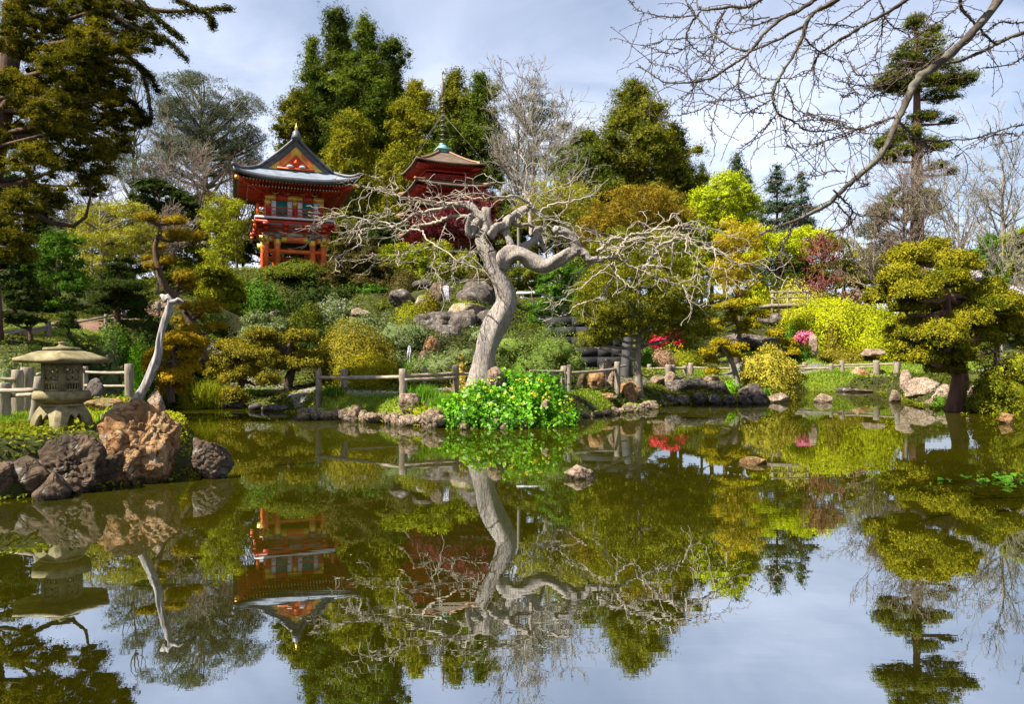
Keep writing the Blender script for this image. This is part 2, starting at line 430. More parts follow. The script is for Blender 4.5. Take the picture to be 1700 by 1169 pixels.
def water_mat():
    m, n, l = new_mat("pond_water")
    tc = n.new("ShaderNodeTexCoord")
    mp = n.new("ShaderNodeMapping"); mp.inputs['Scale'].default_value = (0.55, 2.2, 1)
    l.new(tc.outputs['Object'], mp.inputs['Vector'])
    a = tex_noise(n, l, 0.9, 3, 0.55, vec=mp.outputs['Vector'])
    mp2 = n.new("ShaderNodeMapping"); mp2.inputs['Scale'].default_value = (1.2, 5.0, 1)
    l.new(tc.outputs['Object'], mp2.inputs['Vector'])
    b = tex_noise(n, l, 3.0, 2, 0.5, vec=mp2.outputs['Vector'])
    ad = n.new("ShaderNodeMath"); ad.operation = 'MULTIPLY_ADD'
    l.new(b, ad.inputs[0]); ad.inputs[1].default_value = 0.12; l.new(a, ad.inputs[2])
    pt = ramp(n, l, tex_noise(n, l, 0.22, 3, 0.6, stretch=(0.6, 1.6, 1)), [(0.42, (0.25, 0.25, 0.25)), (0.62, (1, 1, 1))])
    mu = n.new("ShaderNodeMath"); mu.operation = 'MULTIPLY'; l.new(ad.outputs[0], mu.inputs[0]); l.new(pt, mu.inputs[1])
    nm = bump(n, l, mu.outputs[0], 0.04, 0.03)
    f = tex_noise(n, l, 0.35, 4, 0.6)
    c = ramp(n, l, f, [(0.3, (0.015, 0.014, 0.0006)), (0.7, (0.030, 0.0265, 0.001))])
    d = n.new("ShaderNodeBsdfDiffuse"); l.new(c, d.inputs['Color'])
    g = n.new("ShaderNodeBsdfGlossy"); g.inputs['Roughness'].default_value = 0.004
    g.inputs['Color'].default_value = (0.88, 0.935, 1.0, 1); l.new(nm, g.inputs['Normal'])
    fr = n.new("ShaderNodeFresnel"); fr.inputs['IOR'].default_value = 13.0; l.new(nm, fr.inputs['Normal'])
    x = n.new("ShaderNodeMixShader"); l.new(fr.outputs[0], x.inputs[0]); l.new(d.outputs[0], x.inputs[1]); l.new(g.outputs[0], x.inputs[2])
    o = n.new("ShaderNodeOutputMaterial"); l.new(x.outputs[0], o.inputs['Surface'])
    return m
M['water'] = water_mat()

def fall_mat():
    m, n, l = new_mat("falling_water")
    f = tex_noise(n, l, 6, 5, 0.6, stretch=(3, 3, 0.35))
    c = ramp(n, l, f, [(0.35, (0.09, 0.088, 0.095)), (0.62, (0.46, 0.45, 0.49))])
    principled(n, l, c, 0.25, bump(n, l, f, 0.8, 0.05), spec=0.6)
    return m
M['fall'] = fall_mat()

# ---------------------------------------------------------------- terrain
def WD(py):            # distance at which the water surface shows at photo row py
    return EYE * F / (py - HY)
def shore(px, py):
    d = WD(py); return [(px - CX) * d / F, d]
POND = np.array([[-9.5, 2.6], [-8.2, 6.5], shore(-40, 836), shore(0, 832), shore(100, 822), shore(200, 806), shore(285, 800),
    [-4.75, 11.4], [-5.3, 13.2], [-7.6, 16.0], [-10.6, 20.0], [-12.6, 24.5], shore(285, 669), shore(310, 671), shore(360, 676), shore(420, 681), shore(470, 683), shore(490, 690),
    shore(500, 697), shore(560, 697), shore(640, 704), shore(700, 710), shore(760, 713), shore(860, 713), shore(930, 707),
    shore(962, 696), shore(1000, 691), shore(1060, 683), shore(1110, 673), shore(1200, 670), shore(1296, 668), shore(1312, 660),
    shore(1295, 652), shore(1350, 650), shore(1450, 651), shore(1482, 655), shore(1478, 664), shore(1535, 674), shore(1572, 688), shore(1604, 688), shore(1622, 681),
    shore(1720, 690), [16.6, 21], [15.6, 16.5], [12.2, 11.8], [8.3, 7.4], [5.2, 4.3], [2.0, 2.3], [-3.5, 1.9]])

def pond_sd(x, y):
    """Signed distance to the shoreline: negative on the water, positive on land."""
    P = np.column_stack([np.ravel(x), np.ravel(y)]); A = POND; B = np.roll(POND, -1, 0)
    best = np.full(len(P), 1e18); ins = np.zeros(len(P), bool)
    for a, b in zip(A, B):
        ab = b - a; t = np.clip(((P - a) @ ab) / (ab @ ab), 0, 1)
        best = np.minimum(best, ((P - a - t[:, None] * ab) ** 2).sum(1))
        c = (a[1] > P[:, 1]) != (b[1] > P[:, 1])
        xx = a[0] + (P[:, 1] - a[1]) * (b[0] - a[0]) / (b[1] - a[1] + 1e-12)
        ins ^= c & (P[:, 0] < xx)
    return np.where(ins, -np.sqrt(best), np.sqrt(best))

_px = [(103, 716, 10.2), (30, 718, 10), (215, 700, 10.4), (60, 700, 12), (160, 680, 14), (215, 655, 17), (120, 660, 17), (20, 660, 16),
    (90, 552, 24), (0, 562, 24), (100, 537, 27), (0, 566, 22), (200, 533, 32), (230, 522, 34), (300, 495, 38), (200, 590, 24), (280, 600, 26),
    (300, 640, 28), (420, 645, 28), (340, 655, 28.5), (560, 640, 28), (400, 575, 36), (500, 530, 42), (490, 452, 50), (420, 452, 51), (540, 450, 53), (600, 480, 46), (600, 560, 36), (680, 560, 35),
    (700, 455, 54), (640, 430, 60), (740, 545, 36), (740, 500, 39.5), (745, 468, 42), (690, 612, 30), (780, 610, 30), (640, 630, 28), (880, 612, 30), (900, 545, 38), (900, 490, 48), (1000, 500, 50), (1010, 620, 34), (1000, 560, 42),
    (470, 657, 26.6), (440, 661, 26.6), (500, 659, 25.2), (390, 662, 27.4), (560, 652, 23.5), (529, 655, 22.5), (620, 657, 22), (670, 667, 20.6), (760, 655, 22), (800, 650, 20.5), (850, 665, 20.3), (900, 664, 21), (860, 640, 24.5), (960, 655, 24.5), (1010, 655, 26), (1060, 648, 27.5), (1150, 655, 31), (1270, 657, 31.5), (1220, 650, 32),
    (1000, 642, 29), (1100, 633, 35), (1200, 632, 38), (1320, 631, 44.8), (1400, 630, 45), (1480, 630, 43.5), (1100, 618, 40), (1400, 616, 49), (1460, 618, 48), (1180, 605, 46), (1340, 592, 50), (1300, 528, 57), (1400, 560, 57), (1300, 480, 75), (1240, 500, 62),
    (1242, 582, 45), (1350, 586, 46), (1450, 592, 47), (1280, 541, 55), (1500, 592, 48), (1640, 664, 27), (1560, 648, 33), (1700, 640, 33), (1600, 590, 50), (1500, 600, 50), (1650, 672, 24.5), (1590, 676, 25.5), (1690, 660, 27)]
CP = np.array([W(*p) for p in _px] + [[-5.6, 64, 9.2], [-15.8, 54.3, 7.6], [-16, 62, 8.6], [0, 75, 9], [0, 140, 9], [-60, 140, 12], [60, 140, 6], [60, 80, 4.5], [30, 80, 5], [-40, 60, 9.5], [-30, 45, 7],
    [-30, 28, 4.0], [-25, 18, 2.0], [-14, 12, 0.9], [-12, 5, 0.7], [-9, 1, 0.7], [0, -2, 0.5], [0, 1, 0.35], [6, 2, 0.5], [11, 8, 0.6], [16, 13, 0.6], [20, 20, 0.8], [28, 30, 1.6], [30, 50, 3.0], [-40, 0, 2], [40, 0, 2], [0, -40, 2], [-9.5, 9.6, 0.72], [-7.8, 12.5, 0.75], [-5.6, 11.2, 0.62]])
def ground(x, y):
    """Height of the land (pond bed where there is water)."""
    x = np.asarray(x, float); sh = x.shape; xx, yy = x.ravel(), np.broadcast_to(np.asarray(y, float), sh).ravel()
    num = np.zeros(len(xx)); den = np.zeros(len(xx))
    for c in CP:
        r2 = (xx - c[0]) ** 2 + (yy - c[1]) ** 2
        s = 1.5 + 0.02 * c[1]
        w = 1.0 / (r2 + s) ** 2
        num += w * c[2]; den += w
    z = num / den
    P = np.column_stack([xx, yy, np.zeros_like(xx)])
    far = np.clip((np.hypot(xx, yy - 40) - 150) / 250, 0, 1)
    z = z * (1 - far) + 3.0 * far
    sd = pond_sd(xx, yy)
    z = z + 0.08 * snoise(P, 5, 0.6, 3) * np.clip(sd / 2, 0, 1)
    sh_ = np.where(yy < 16, 0.8, 1.45); t = np.clip((sd + 0.30) / sh_, 0, 1); t = t * t * (3 - 2 * t)
    bed = -0.55 - 0.25 * np.clip(-sd / 4, 0, 1)
    return (bed * (1 - t) + z * t).reshape(sh)
def gz(x, y):
    return float(ground(np.array([float(x)]), np.array([float(y)]))[0])
def on_ground(px, d):
    x = (px - CX) * d / F
    return np.array([x, d, gz(x, d)])

LAWN = [(-7.9, 10.7, 2.5, 1.8), (8.6, 40.5, 4.2, 1.8), (14, 44, 3.5, 2.2), (19.5, 45.5, 4.5, 2.6), (9.0, 45, 4, 3), (24, 44, 3, 3), (-17.5, 27, 4.5, 3.0), (-10.8, 28.2, 2.6, 1.1), (5.2, 27.0, 2.2, 1.2), (1.9, 24.3, 1.5, 0.7), (-4.0, 21.5, 2.0, 0.7), (18.5, 43.2, 3.6, 0.8), (-4.6, 21.4, 3.0, 1.3), (-9, 12.5, 2, 3)]
def lawn_mask(x, y):
    m = np.zeros(len(x))
    w = snoise(np.column_stack([x, y, 0 * x]), 77, 0.9, 3) * 0.35
    for cx, cy, rx, ry in LAWN:
        q = 1 - np.sqrt(((x - cx) / rx) ** 2 + ((y - cy) / ry) ** 2) + w
        m = np.maximum(m, np.clip(q / 0.15, 0, 1))
    return m

def make_ground():
    def axis(a, b, step, far):
        core = np.arange(a, b + step, step)
        out = [core]; s = step; p = core[-1]; r = []
        while p < far: s *= 1.25; p += s; r.append(p)
        s = step; p = core[0]; q = []
        while p > -far: s *= 1.25; p -= s; q.append(p)
        return np.concatenate([q[::-1], core, r])
    X, Y = axis(-24, 26, 0.22, 3000), axis(0, 62, 0.22, 3000)
    gx, gy = np.meshgrid(X, Y); z = ground(gx, gy)
    V = np.column_stack([gx.ravel(), gy.ravel(), z.ravel()])
    nx, ny = len(X), len(Y)
    i = (np.arange(ny - 1)[:, None] * nx + np.arange(nx - 1)[None, :]).ravel()
    mb = MB(); mb.add(V, np.column_stack([i, i + 1, i + nx + 1, i + nx]))
    m, n, l = new_mat("garden_soil")
    at = n.new("ShaderNodeAttribute"); at.attribute_name = 'lawn'
    f = tex_noise(n, l, 0.8, 6, 0.65); f2 = tex_noise(n, l, 14, 4, 0.7)
    soil = ramp(n, l, f, [(0.35, (0.030, 0.022, 0.012)), (0.5, (0.035, 0.04, 0.010)), (0.68, (0.075, 0.085, 0.014))])
    lawn = ramp(n, l, f, [(0.3, (0.085, 0.13, 0.012)), (0.7, (0.17, 0.19, 0.02))])
    c = mixrgb(n, l, at.outputs['Fac'], soil, lawn)
    k = ramp(n, l, f2, [(0.3, (0.6, 0.6, 0.6)), (0.65, (1.1, 1.1, 1.1))]); c = mixrgb(n, l, 0.8, c, k, 'MULTIPLY')
    principled(n, l, c, 0.95, bump(n, l, f2, 0.8, 0.04), spec=0.1)
    o = mb.build('ground', m, smooth=True)
    a = o.data.attributes.new('lawn', 'FLOAT', 'POINT')
    a.data.foreach_set('value', lawn_mask(V[:, 0], V[:, 1]).astype(np.float32))
    tag(o, kind='structure')
make_ground()

wmb = MB()
wmb.add([[-16, -2, 0], [26, -2, 0], [26, 50, 0], [-16, 50, 0]], [[0, 1, 2, 3]])
tag(wmb.build('water', M['water']), kind='structure')

def ribbon(name, pts, width, mat, lift=0.03):
    C = catmull(np.array(pts, float), len(pts) * 14)
    t = nrm(np.gradient(C, axis=0)); s = np.column_stack([t[:, 1], -t[:, 0]])
    k = np.linspace(-1, 1, 9); w = width / 2 * (1 + 0.1 * np.sin(np.arange(len(C)) * 0.7))
    P = C[:, None, :] + s[:, None, :] * (k[None, :, None] * w[:, None, None])
    z = ground(P[..., 0], P[..., 1]); z = z + lift - 0.08 * (np.abs(k)[None, :] > 0.95)
    V = np.concatenate([P, z[..., None]], -1).reshape(-1, 3)
    i = (np.arange(len(C) - 1)[:, None] * 9 + np.arange(8)[None, :]).ravel()
    mb = MB(); mb.add(V, np.column_stack([i, i + 9, i + 10, i + 1]))
    return tag(mb.build(name, mat, smooth=True), kind='structure')
def xy(px, d): return [(px - CX) * d / F, d]
ribbon('path', [xy(360, 33), xy(430, 30.5), xy(490, 27.6), xy(560, 24.6), xy(640, 22.6), xy(720, 22.6), xy(860, 24.4), xy(960, 26), xy(1010, 29.5), xy(1080, 35), xy(1200, 39), xy(1320, 44.6), xy(1480, 44.0), xy(1620, 41), xy(1760, 36)], 1.7, M['path'])
ribbon('slope_path', [xy(-150, 22), xy(0, 25.5), xy(100, 29), xy(200, 33.5), xy(280, 38), xy(330, 42)], 2.6, M['dirt'])

# ---------------------------------------------------------------- rocks
import bmesh
_ico = {}
def ico(sub):
    if sub not in _ico:
        bm = bmesh.new(); bmesh.ops.create_icosphere(bm, subdivisions=sub, radius=1.0)
        V = np.array([v.co[:] for v in bm.verts]); T = np.array([[v.index for v in f.verts] for f in bm.faces]); bm.free()
        _ico[sub] = (V, T)
    return _ico[sub]
def rock(label, c, size, mat, seed, sub=4, cuts=9, rough=0.16, cat='rock', name='rock', group=None, sink=0.25, turn=None, fine=0.04):
    """An angular boulder: a ball cut by random planes, then roughened. c = centre of its foot."""
    V, T = ico(sub); r = np.random.default_rng(seed)
    R = np.full(len(V), 1.1)
    for k in range(cuts):
        n_ = nrm(r.normal(size=3)); h = r.uniform(0.62, 0.95)
        dn = V @ n_
        R = np.minimum(R, np.where(dn > 0.05, h / np.maximum(dn, 0.05), 9))
    cr = np.minimum(np.abs(snoise(V, seed + 3, 2.6, 3)) * 3.0, 1.0)                # cracks where the noise crosses nought
    R = R * (1 + rough * 0.7 * snoise(V, seed, 1.6, 3)) - fine * 1.3 * (1 - cr) ** 2 + fine * snoise(V, seed + 9, 6.0, 3) + fine * 0.4 * snoise(V, seed + 19, 17.0, 2)
    P = V * R[:, None] * np.array(size)
    a = r.uniform(0, 6.28) if turn is None else turn
    ca, sa = math.cos(a), math.sin(a)
    if turn is not None: P = np.column_stack([P[:, 0] * ca - P[:, 1] * sa, P[:, 0] * sa + P[:, 1] * ca, P[:, 2]])
    P = P + np.array([c[0], c[1], c[2] + size[2] * (1 - 2 * sink)])
    mb = MB(); mb.add(P, T=T)
    o = mb.build(name, mat, loc=c, smooth=True)
    return tag(o, label, cat, group)
def rock_px(label, px, top, bot, hw, d, mat, seed, **k):
    """A rock whose outline spans rows top..bot and px +- hw at distance d."""
    h = (bot - top) * d / F; c = W(px, bot, d)
    return rock(label, c, (hw * d / F * 1.12 * hfac(px), k.pop('depth', hw * d / F * hfac(px)), h * 0.62), mat, seed, sink=0.14, **k)

# the big rocks at the lantern bank
rock_px("big orange craggy boulder with moss on top at the foot of the bleached trunk", 237, 676, 806, 64, 10.3, M['rock_orange'], 14, sub=6, cuts=9, rough=0.16, fine=0.075)
rock_px("low dark brown slab of rock in front of the stone lantern", 124, 731, 826, 60, 9.5, M['rock_dark'], 23, sub=6, cuts=10, rough=0.2, fine=0.06)
rock_px("reddish face of rock at the water below the dark slab", 58, 762, 830, 48, 9.2, M['rock_dark'], 31, sub=5, cuts=10, rough=0.22)
rock_px("small brown boulder at the edge of the lantern lawn", 2, 735, 772, 22, 9.6, M['rock_dark'], 37, sub=5)
rock_px("low dark rock lying at the waterline under the lantern lawn", 5, 775, 832, 40, 9.0, M['rock_dark'], 38, sub=5)
rock_px("mossy dark rock wedged between the orange boulder and the dark slab", 190, 745, 812, 36, 9.95, M['rock_dark'], 41, sub=5)
rock_px("pale pinnacle of stone standing behind the orange boulder", 256, 655, 712, 17, 11.0, M['rock_pink'], 43, sub=5, cuts=12)
rock_px("triangular dark rock rising from the water with a pale flank", 346, 731, 792, 35, 10.6, M['rock_dark'], 57, sub=6, cuts=14, rough=0.16, fine=0.05)
rock_px("mossy brown stone beside the fence behind the lantern", 158, 632, 662, 15, 15.5, M['rock_grey'], 61)
rock_px("flat yellowish stone on the bank behind the lantern", 168, 661, 680, 30, 12.6, M['rock_orange'], 62)
rock_px("grey stone under the sword leaved plant by the lantern", 178, 690, 712, 24, 11.4, M['rock_grey'], 63)
rock_px("dark mossy stone low at the water between the dark slabs", 88, 790, 832, 34, 8.95, M['rock_dark'], 64, sub=5)
# rocks standing in the pond
rock_px("small tan rock alone in the open water in front of the leafy clump", 963, 773, 797, 22, 10.5, M['rock_pink'], 71, sub=5, cuts=12)
rock_px("flat rusty rock barely above the water", 1252, 760, 778, 22, 12.0, M['rock_orange'], 73, sub=5)
rock_px("rounded tan rock in the far water before the fence", 1366, 655, 670, 14, 31.0, M['rock_pink'], 75)
rock_px("bright orange rock in the water near the trunk of the pruned tree", 1672, 685, 704, 15, 20.0, M['rock_orange'], 77, sub=5)
rock_px("tiny stone in the water under the far bank", 1395, 683, 688, 4, 24.0, M['rock_pink'], 78, sub=3)
# big rocks on the far bank by the pruned tree
rock_px("large square pink boulder beside the path fence", 1432, 610, 641, 17, 43.6, M['rock_orange'], 81, sub=5)
rock_px("leaning pale slab of rock at the far shore", 1506, 617, 655, 13, 33.0, M['rock_pink'], 83, sub=5)
rock_px("broad sloping pinkish boulder behind the pruned tree trunk", 1535, 630, 664, 32, 31.5, M['rock_pink'], 85, sub=5)
rock_px("knobbly stone at the water before the sloping boulder", 1484, 650, 672, 10, 31.0, M['rock_pink'], 86)
rock_px("low pale rock touching the trunk of the pruned tree", 1568, 640, 678, 22, 29.5, M['rock_pink'], 87)
rock_px("small pink stone wedged beside the mossy bank", 1548, 660, 676, 12, 28.6, M['rock_pink'], 88)
rock_px("pale stone behind the pruned tree and the green bush", 1616, 640, 674, 16, 29.0, M['rock_pink'], 89)
rock_px("wide low rock on the far lawn edge", 1405, 643, 652, 14, 42.4, M['rock_grey'], 90)
rock_px("small round stone in the far lawn edge", 1370, 640, 648, 6, 43.2, M['rock_pink'], 91, sub=3)
rock_px("flat brown stone slab at the far waterline", 1425, 646, 653, 20, 41.5, M['rock_dark'], 92)
# waterfall cliff
rock_px("smooth sloping grey boulder under the upper waterfall", 722, 518, 556, 38, 36.5, M['rock_grey'], 101, sub=5, cuts=7)
rock_px("round grey boulder low in front of the waterfall", 741, 543, 582, 24, 34.5, M['rock_grey'], 103, sub=5)
rock_px("tall brown boulder between the waterfall and the crooked trunk", 773, 511, 562, 26, 36.0, M['rock_grey'], 104, sub=5)
rock_px("brown rock wall above the waterfall pool", 790, 468, 520, 34, 40.5, M['rock_grey'], 105, sub=5)
rock_px("dark wet rock behind the upper waterfall", 742, 474, 522, 26, 41.0, M['rock_dark'], 106, sub=5)
rock_px("narrow black rock in the cleft beside the falling water", 727, 474, 520, 9, 39.3, M['rock_dark'], 117)
rock_px("mossy golden rock at the side of the upper waterfall", 704, 488, 520, 18, 38.5, M['rock_edge'], 107)
rock_px("brown rock above the mossy mound by the waterfall", 668, 480, 508, 20, 40.0, M['rock_grey'], 108)
rock_px("grey stone at the lip of the upper waterfall", 704, 464, 480, 16, 42.0, M['rock_grey'], 109)
rock_px("mossy rock on the far side of the waterfall pool", 772, 502, 530, 28, 38.0, M['rock_edge'], 110)
rock_px("grey rock beside the crooked trunk", 812, 518, 545, 20, 36.5, M['rock_grey'], 111)
rock_px("pale stone half hidden on the flowery slope", 600, 512, 530, 14, 39.0, M['rock_pink'], 112)
rock_px("small pale rock behind the green grey shrub", 648, 545, 560, 9, 36.0, M['rock_pink'], 113)
rock_px("dark rock beside the lower waterfall", 700, 585, 632, 14, 30.5, M['rock_dark'], 114)
rock_px("rusty rock between the lower waterfall and the grey boulder", 712, 562, 595, 16, 33.0, M['rock_orange'], 115)
rock_px("grey stone set on the slope below the gate", 462, 515, 528, 16, 41.0, M['rock_grey'], 116)
# rocks by the bend of the path
rock_px("upright brown stone by the fence bend", 966, 620, 646, 9, 26.5, M['rock_dark'], 121)
rock_px("rust coloured pointed stone leaning at the fence bend", 988, 618, 648, 14, 26.2, M['rock_orange'], 122)
rock_px("tall pale stone beside the fence post bundle", 1016, 618, 646, 8, 26.4, M['rock_pink'], 123)
rock_px("mossy boulder at the foot of the fine leaved tree", 1040, 638, 668, 22, 26.6, M['rock_orange'], 124, sub=5)
rock_px("flat orange stone lying in the mossy bank", 1006, 653, 664, 18, 25.0, M['rock_orange'], 125)
rock_px("pale standing stone at the bend of the path", 1092, 622, 642, 14, 33.0, M['rock_pink'], 126)
rock_px("white streaked pointed stone beside the path posts", 1113, 620, 645, 9, 32.5, M['rock_pink'], 127)
rock_px("long dark grey rock on the promontory", 1142, 630, 656, 34, 31.4, M['rock_grey'], 128, sub=5)
rock_px("grey rock in the middle of the promontory edge", 1190, 634, 660, 24, 31.4, M['rock_grey'], 129)
rock_px("brown boulder under the drooping golden shrub", 1250, 640, 668, 20, 30.9, M['rock_grey'], 130, sub=5)
rock_px("pale knobbly rock at the tip of the promontory", 1288, 652, 672, 20, 30.9, M['rock_pink'], 131, sub=5)
rock_px("tan rock in the lawn under the low cloud pine", 1182, 625, 637, 12, 33.0, M['rock_pink'], 132)
rock_px("big grey rock rising behind the low cloud pine", 1242, 555, 580, 42, 45.0, M['rock_grey'], 133, sub=5)
rock_px("pinkish rock beside the pink blossom", 1350, 556, 585, 10, 46.0, M['rock_pink'], 134)
rock_px("brown rock in the bank behind the fine leaved tree trunk", 1040, 545, 568, 18, 40.0, M['rock_pink'], 135)
rock_px("long pinkish stone in the lawn under the golden pads", 1450, 580, 592, 20, 47.0, M['rock_pink'], 136)
rock_px("pale grey boulder beside the wooden deck", 1275, 522, 540, 22, 55.0, M['rock_grey'], 137)
rock_px("grey boulder low on the slope behind the big pink boulder", 1500, 570, 592, 16, 48.0, M['rock_pink'], 138)

# stones that edge the island
def edging():
    r = np.random.default_rng(5)
    runs = [(492, 742, 17, 693, "in the pinkish edging below the rail fence", "the fence end"),
            (752, 952, 8, 711, "in the edging at the foot of the leafy clump", "the grass tufts"),
            (966, 1105, 9, 690, "in the mossy edging by the fine leaved tree", "the leafy clump")]
    ords = "first second third fourth fifth sixth seventh eighth ninth tenth eleventh twelfth thirteenth fourteenth fifteenth sixteenth seventeenth".split()
    px_r = [490, 500, 560, 640, 700, 760, 860, 930, 962, 1000, 1060, 1110]
    py_r = [690, 697, 697, 704, 710, 713, 713, 707, 696, 691, 683, 673]
    for a, b, k, _, where, frm in runs:
        for i in range(k):
            px = a + (b - a) * (i + 0.5 + r.uniform(-0.3, 0.3)) / k
            py = np.interp(px, px_r, py_r); d = WD(py) + 0.12
            q = r.choice([0.65, 0.85, 1.0, 1.5]); hw = (r.uniform(10, 16) if k > 10 else r.uniform(8, 13)) * q; h = (r.uniform(15, 24) if k > 10 else r.uniform(9, 14)) * q ** 0.7; d = d + r.uniform(-0.1, 0.3)
            rock_px(f"{ords[i]} stone from {frm} {where}", px, py - h, py + 3, hw, d, M['rock_edge'] if r.random() < 0.6 else M['rock_pink'], 300 + int(px), sub=4, cuts=11, rough=0.26, fine=0.10, name='edging_stone', cat='stone', group='stones edging the island shore', depth=0.25)
    px_r = [285, 310, 360, 420, 470]; py_r = [669, 671, 676, 681, 683]
    for i, px in enumerate([322, 340, 372, 392, 425, 450, 468]):
        py = np.interp(px, px_r, py_r); d = WD(py) + 0.1
        rock_px(f"{ords[i]} stone from the reed clump in the shaded shore edging", px, py - (16 if i < 2 else r.uniform(8, 15)), py + 2, 14 if i < 2 else r.uniform(8, 13), d, M['rock_pink'] if i < 2 else M['rock_grey'], 500 + i, sub=4, name='edging_stone', cat='stone', group='stones edging the far shaded shore', depth=0.3)
    r2 = np.random.default_rng(8)
    for i, px in enumerate([1112, 1135, 1160, 1185, 1212, 1236, 1262]):
        rock_px(f"{ords[i]} stone from the tree trunk along the waterline of the promontory", px, 668 - r2.uniform(9, 16), 674, r2.uniform(9, 14), 29.6, M['rock_grey'], 540 + i, sub=4, name='edging_stone', cat='stone', group='stones edging the promontory', depth=0.35)
edging()

# ---------------------------------------------------------------- stone lantern
def stone_lantern():
    c = W(103, 718, 10.2); fr = Frame(c, 31); fr.M = fr.M * np.array([[0.86], [0.86], [1.0]])
    t = thing('stone_lantern', "squat stone snow lantern with a wide six sided roof on the lawn", 'stone lantern', c)
    S6 = -math.pi / 2                                        # one corner points at the viewer
    def hexprism(mb, prof, flat=False): lathe(mb, prof, (0, 0, 0), 6, fr, S6)
    # legs : four curved sides with heart shaped openings
    b = MB(); hb, ht, R0 = 0.0, 0.385, 0.43
    half = R0 / math.sqrt(2) * 1.12
    arc = []
    for k in range(13): arc.append((half * 0.56 * math.cos(math.pi * k / 12), 0))
    def side(ang):
        n_ = 20; us = np.linspace(-1, 1, 41); vs = np.linspace(0, 1, 15)
        ca, sa = math.cos(ang), math.sin(ang)
        def pt(u, v, inset):
            hh = half * (1 - 0.36 * v ** 2.6) - inset
            p = np.array([u * hh, -hh, v * ht])
            rr = math.hypot(p[0], p[1]); lim = half * 1.28 * (1 - 0.36 * v ** 2.6)
            if rr > lim: p[:2] *= lim / rr
            return [p[0] * ca - p[1] * sa, p[0] * sa + p[1] * ca, p[2]]
        def hole(u):                                         # height of the opening at u
            a = abs(u) / 0.52
            if a >= 1: return 0.0
            q = abs(a - 0.42) / 0.58
            return 0.60 * math.sqrt(max(0, 1 - q ** 2)) + 0.06
        V, Q = [], []
        for inset in (0.0, 0.085):
            for u in us:
                h0 = hole(u)
                for v in vs: V.append(pt(u, h0 + (1 - h0) * v, inset))
        k, m = len(us), len(vs)
        for s in range(2):
            o = s * k * m
            for i in range(k - 1):
                for j in range(m - 1):
                    q = [o + i * m + j, o + (i + 1) * m + j, o + (i + 1) * m + j + 1, o + i * m + j + 1]
                    Q.append(q if s == 0 else q[::-1])
        for i in range(k - 1): Q.append([i * m, k * m + i * m, k * m + (i + 1) * m, (i + 1) * m])
        b.add(fr(V), Q)
    for a in range(4): side(math.radians(45 + 90 * a - 8))
    lathe(b, [(0.06, ht * 0.90), (0.30, ht * 0.93), (0.295, ht + 0.006), (0.2, ht + 0.012)], (0, 0, 0), 24, fr)
    b.build('legs', M['lantern'], t)
    b = MB(); hexprism(b, [(0.25, 0.392), (0.34, 0.40), (0.445, 0.455), (0.46, 0.465), (0.46, 0.545), (0.44, 0.56), (0.33, 0.563)]); b.build('platform', M['lantern'], t)
    # light box : corner posts, bands, lattice panels
    R = 0.325; zb, zt = 0.563, 0.935
    cor = [np.array([R * math.cos(S6 + k * math.pi / 3), R * math.sin(S6 + k * math.pi / 3), 0]) for k in range(6)]
    b = MB()
    for k in range(6):
        p, q = cor[k], cor[(k + 1) % 6]; e = nrm(q - p); nn = np.array([e[1], -e[0], 0])
        def slab(u0, u1, z0, z1, th=0.05, off=0.0):
            L_ = np.linalg.norm(q - p)
            P = [p + e * u * L_ - nn * (o_ + off) + np.array([0, 0, z]) for z in (z0, z1) for u, o_ in ((u0, 0), (u1, 0), (u1, th), (u0, th))]
            return fr(P)
        b.add(slab(0, 0.17, zb, zt), BQ); b.add(slab(0.83, 1, zb, zt), BQ)
        b.add(slab(0.17, 0.83, zt - 0.08, zt, 0.048, 0.002), BQ); b.add(slab(0.17, 0.83, zb + 0.10, zb + 0.145, 0.048, 0.002), BQ); b.add(slab(0.17, 0.83, zb, zb + 0.03, 0.048, 0.002), BQ)
        for s in range(5): b.add(slab(0.17 + 0.132 * s + 0.055, 0.17 + 0.132 * s + 0.085 , zb + 0.03, zb + 0.10, 0.044, 0.004), BQ)
    b.build('light_box', M['lantern'], t)
    for k in range(6):
        p, q = cor[k], cor[(k + 1) % 6]; e = nrm(q - p); nn = np.array([e[1], -e[0], 0]); L_ = np.linalg.norm(q - p)
        g = MB(); z0, z1 = zb + 0.145, zt - 0.08; zm = (z0 + z1) / 2; wid = 0.33 * L_; hh = (z1 - z0) / 2
        ctr = p + e * L_ / 2 - nn * 0.028 + np.array([0, 0, zm])
        g_w = 0.024
        for k2, (x0, y0, x1, y1) in enumerate([(-1, -1, 1, 1), (-1, 0, 0, 1), (0, -1, 1, 0), (-1, 1, 1, -1), (-1, 0, 0, -1), (0, 1, 1, 0)]):
            bar(g, ctr + e * wid * x0 + np.array([0, 0, hh * y0]), ctr + e * wid * x1 + np.array([0, 0, hh * y1]), 0.030 + 0.001 * k2, g_w, fr)
        bar(g, ctr - e * wid, ctr + e * wid, 0.026, g_w + 0.008, fr)
        g.build('lattice_panel', M['lantern'], t)
    # roof : six sided, slightly dished slopes
    b = MB(); prof = [(0.30, 0.935), (0.70, 0.945), (0.735, 0.95), (0.74, 0.985), (0.60, 1.025), (0.47, 1.075), (0.36, 1.10), (0.24, 1.108)]
    sub = 6; V = []
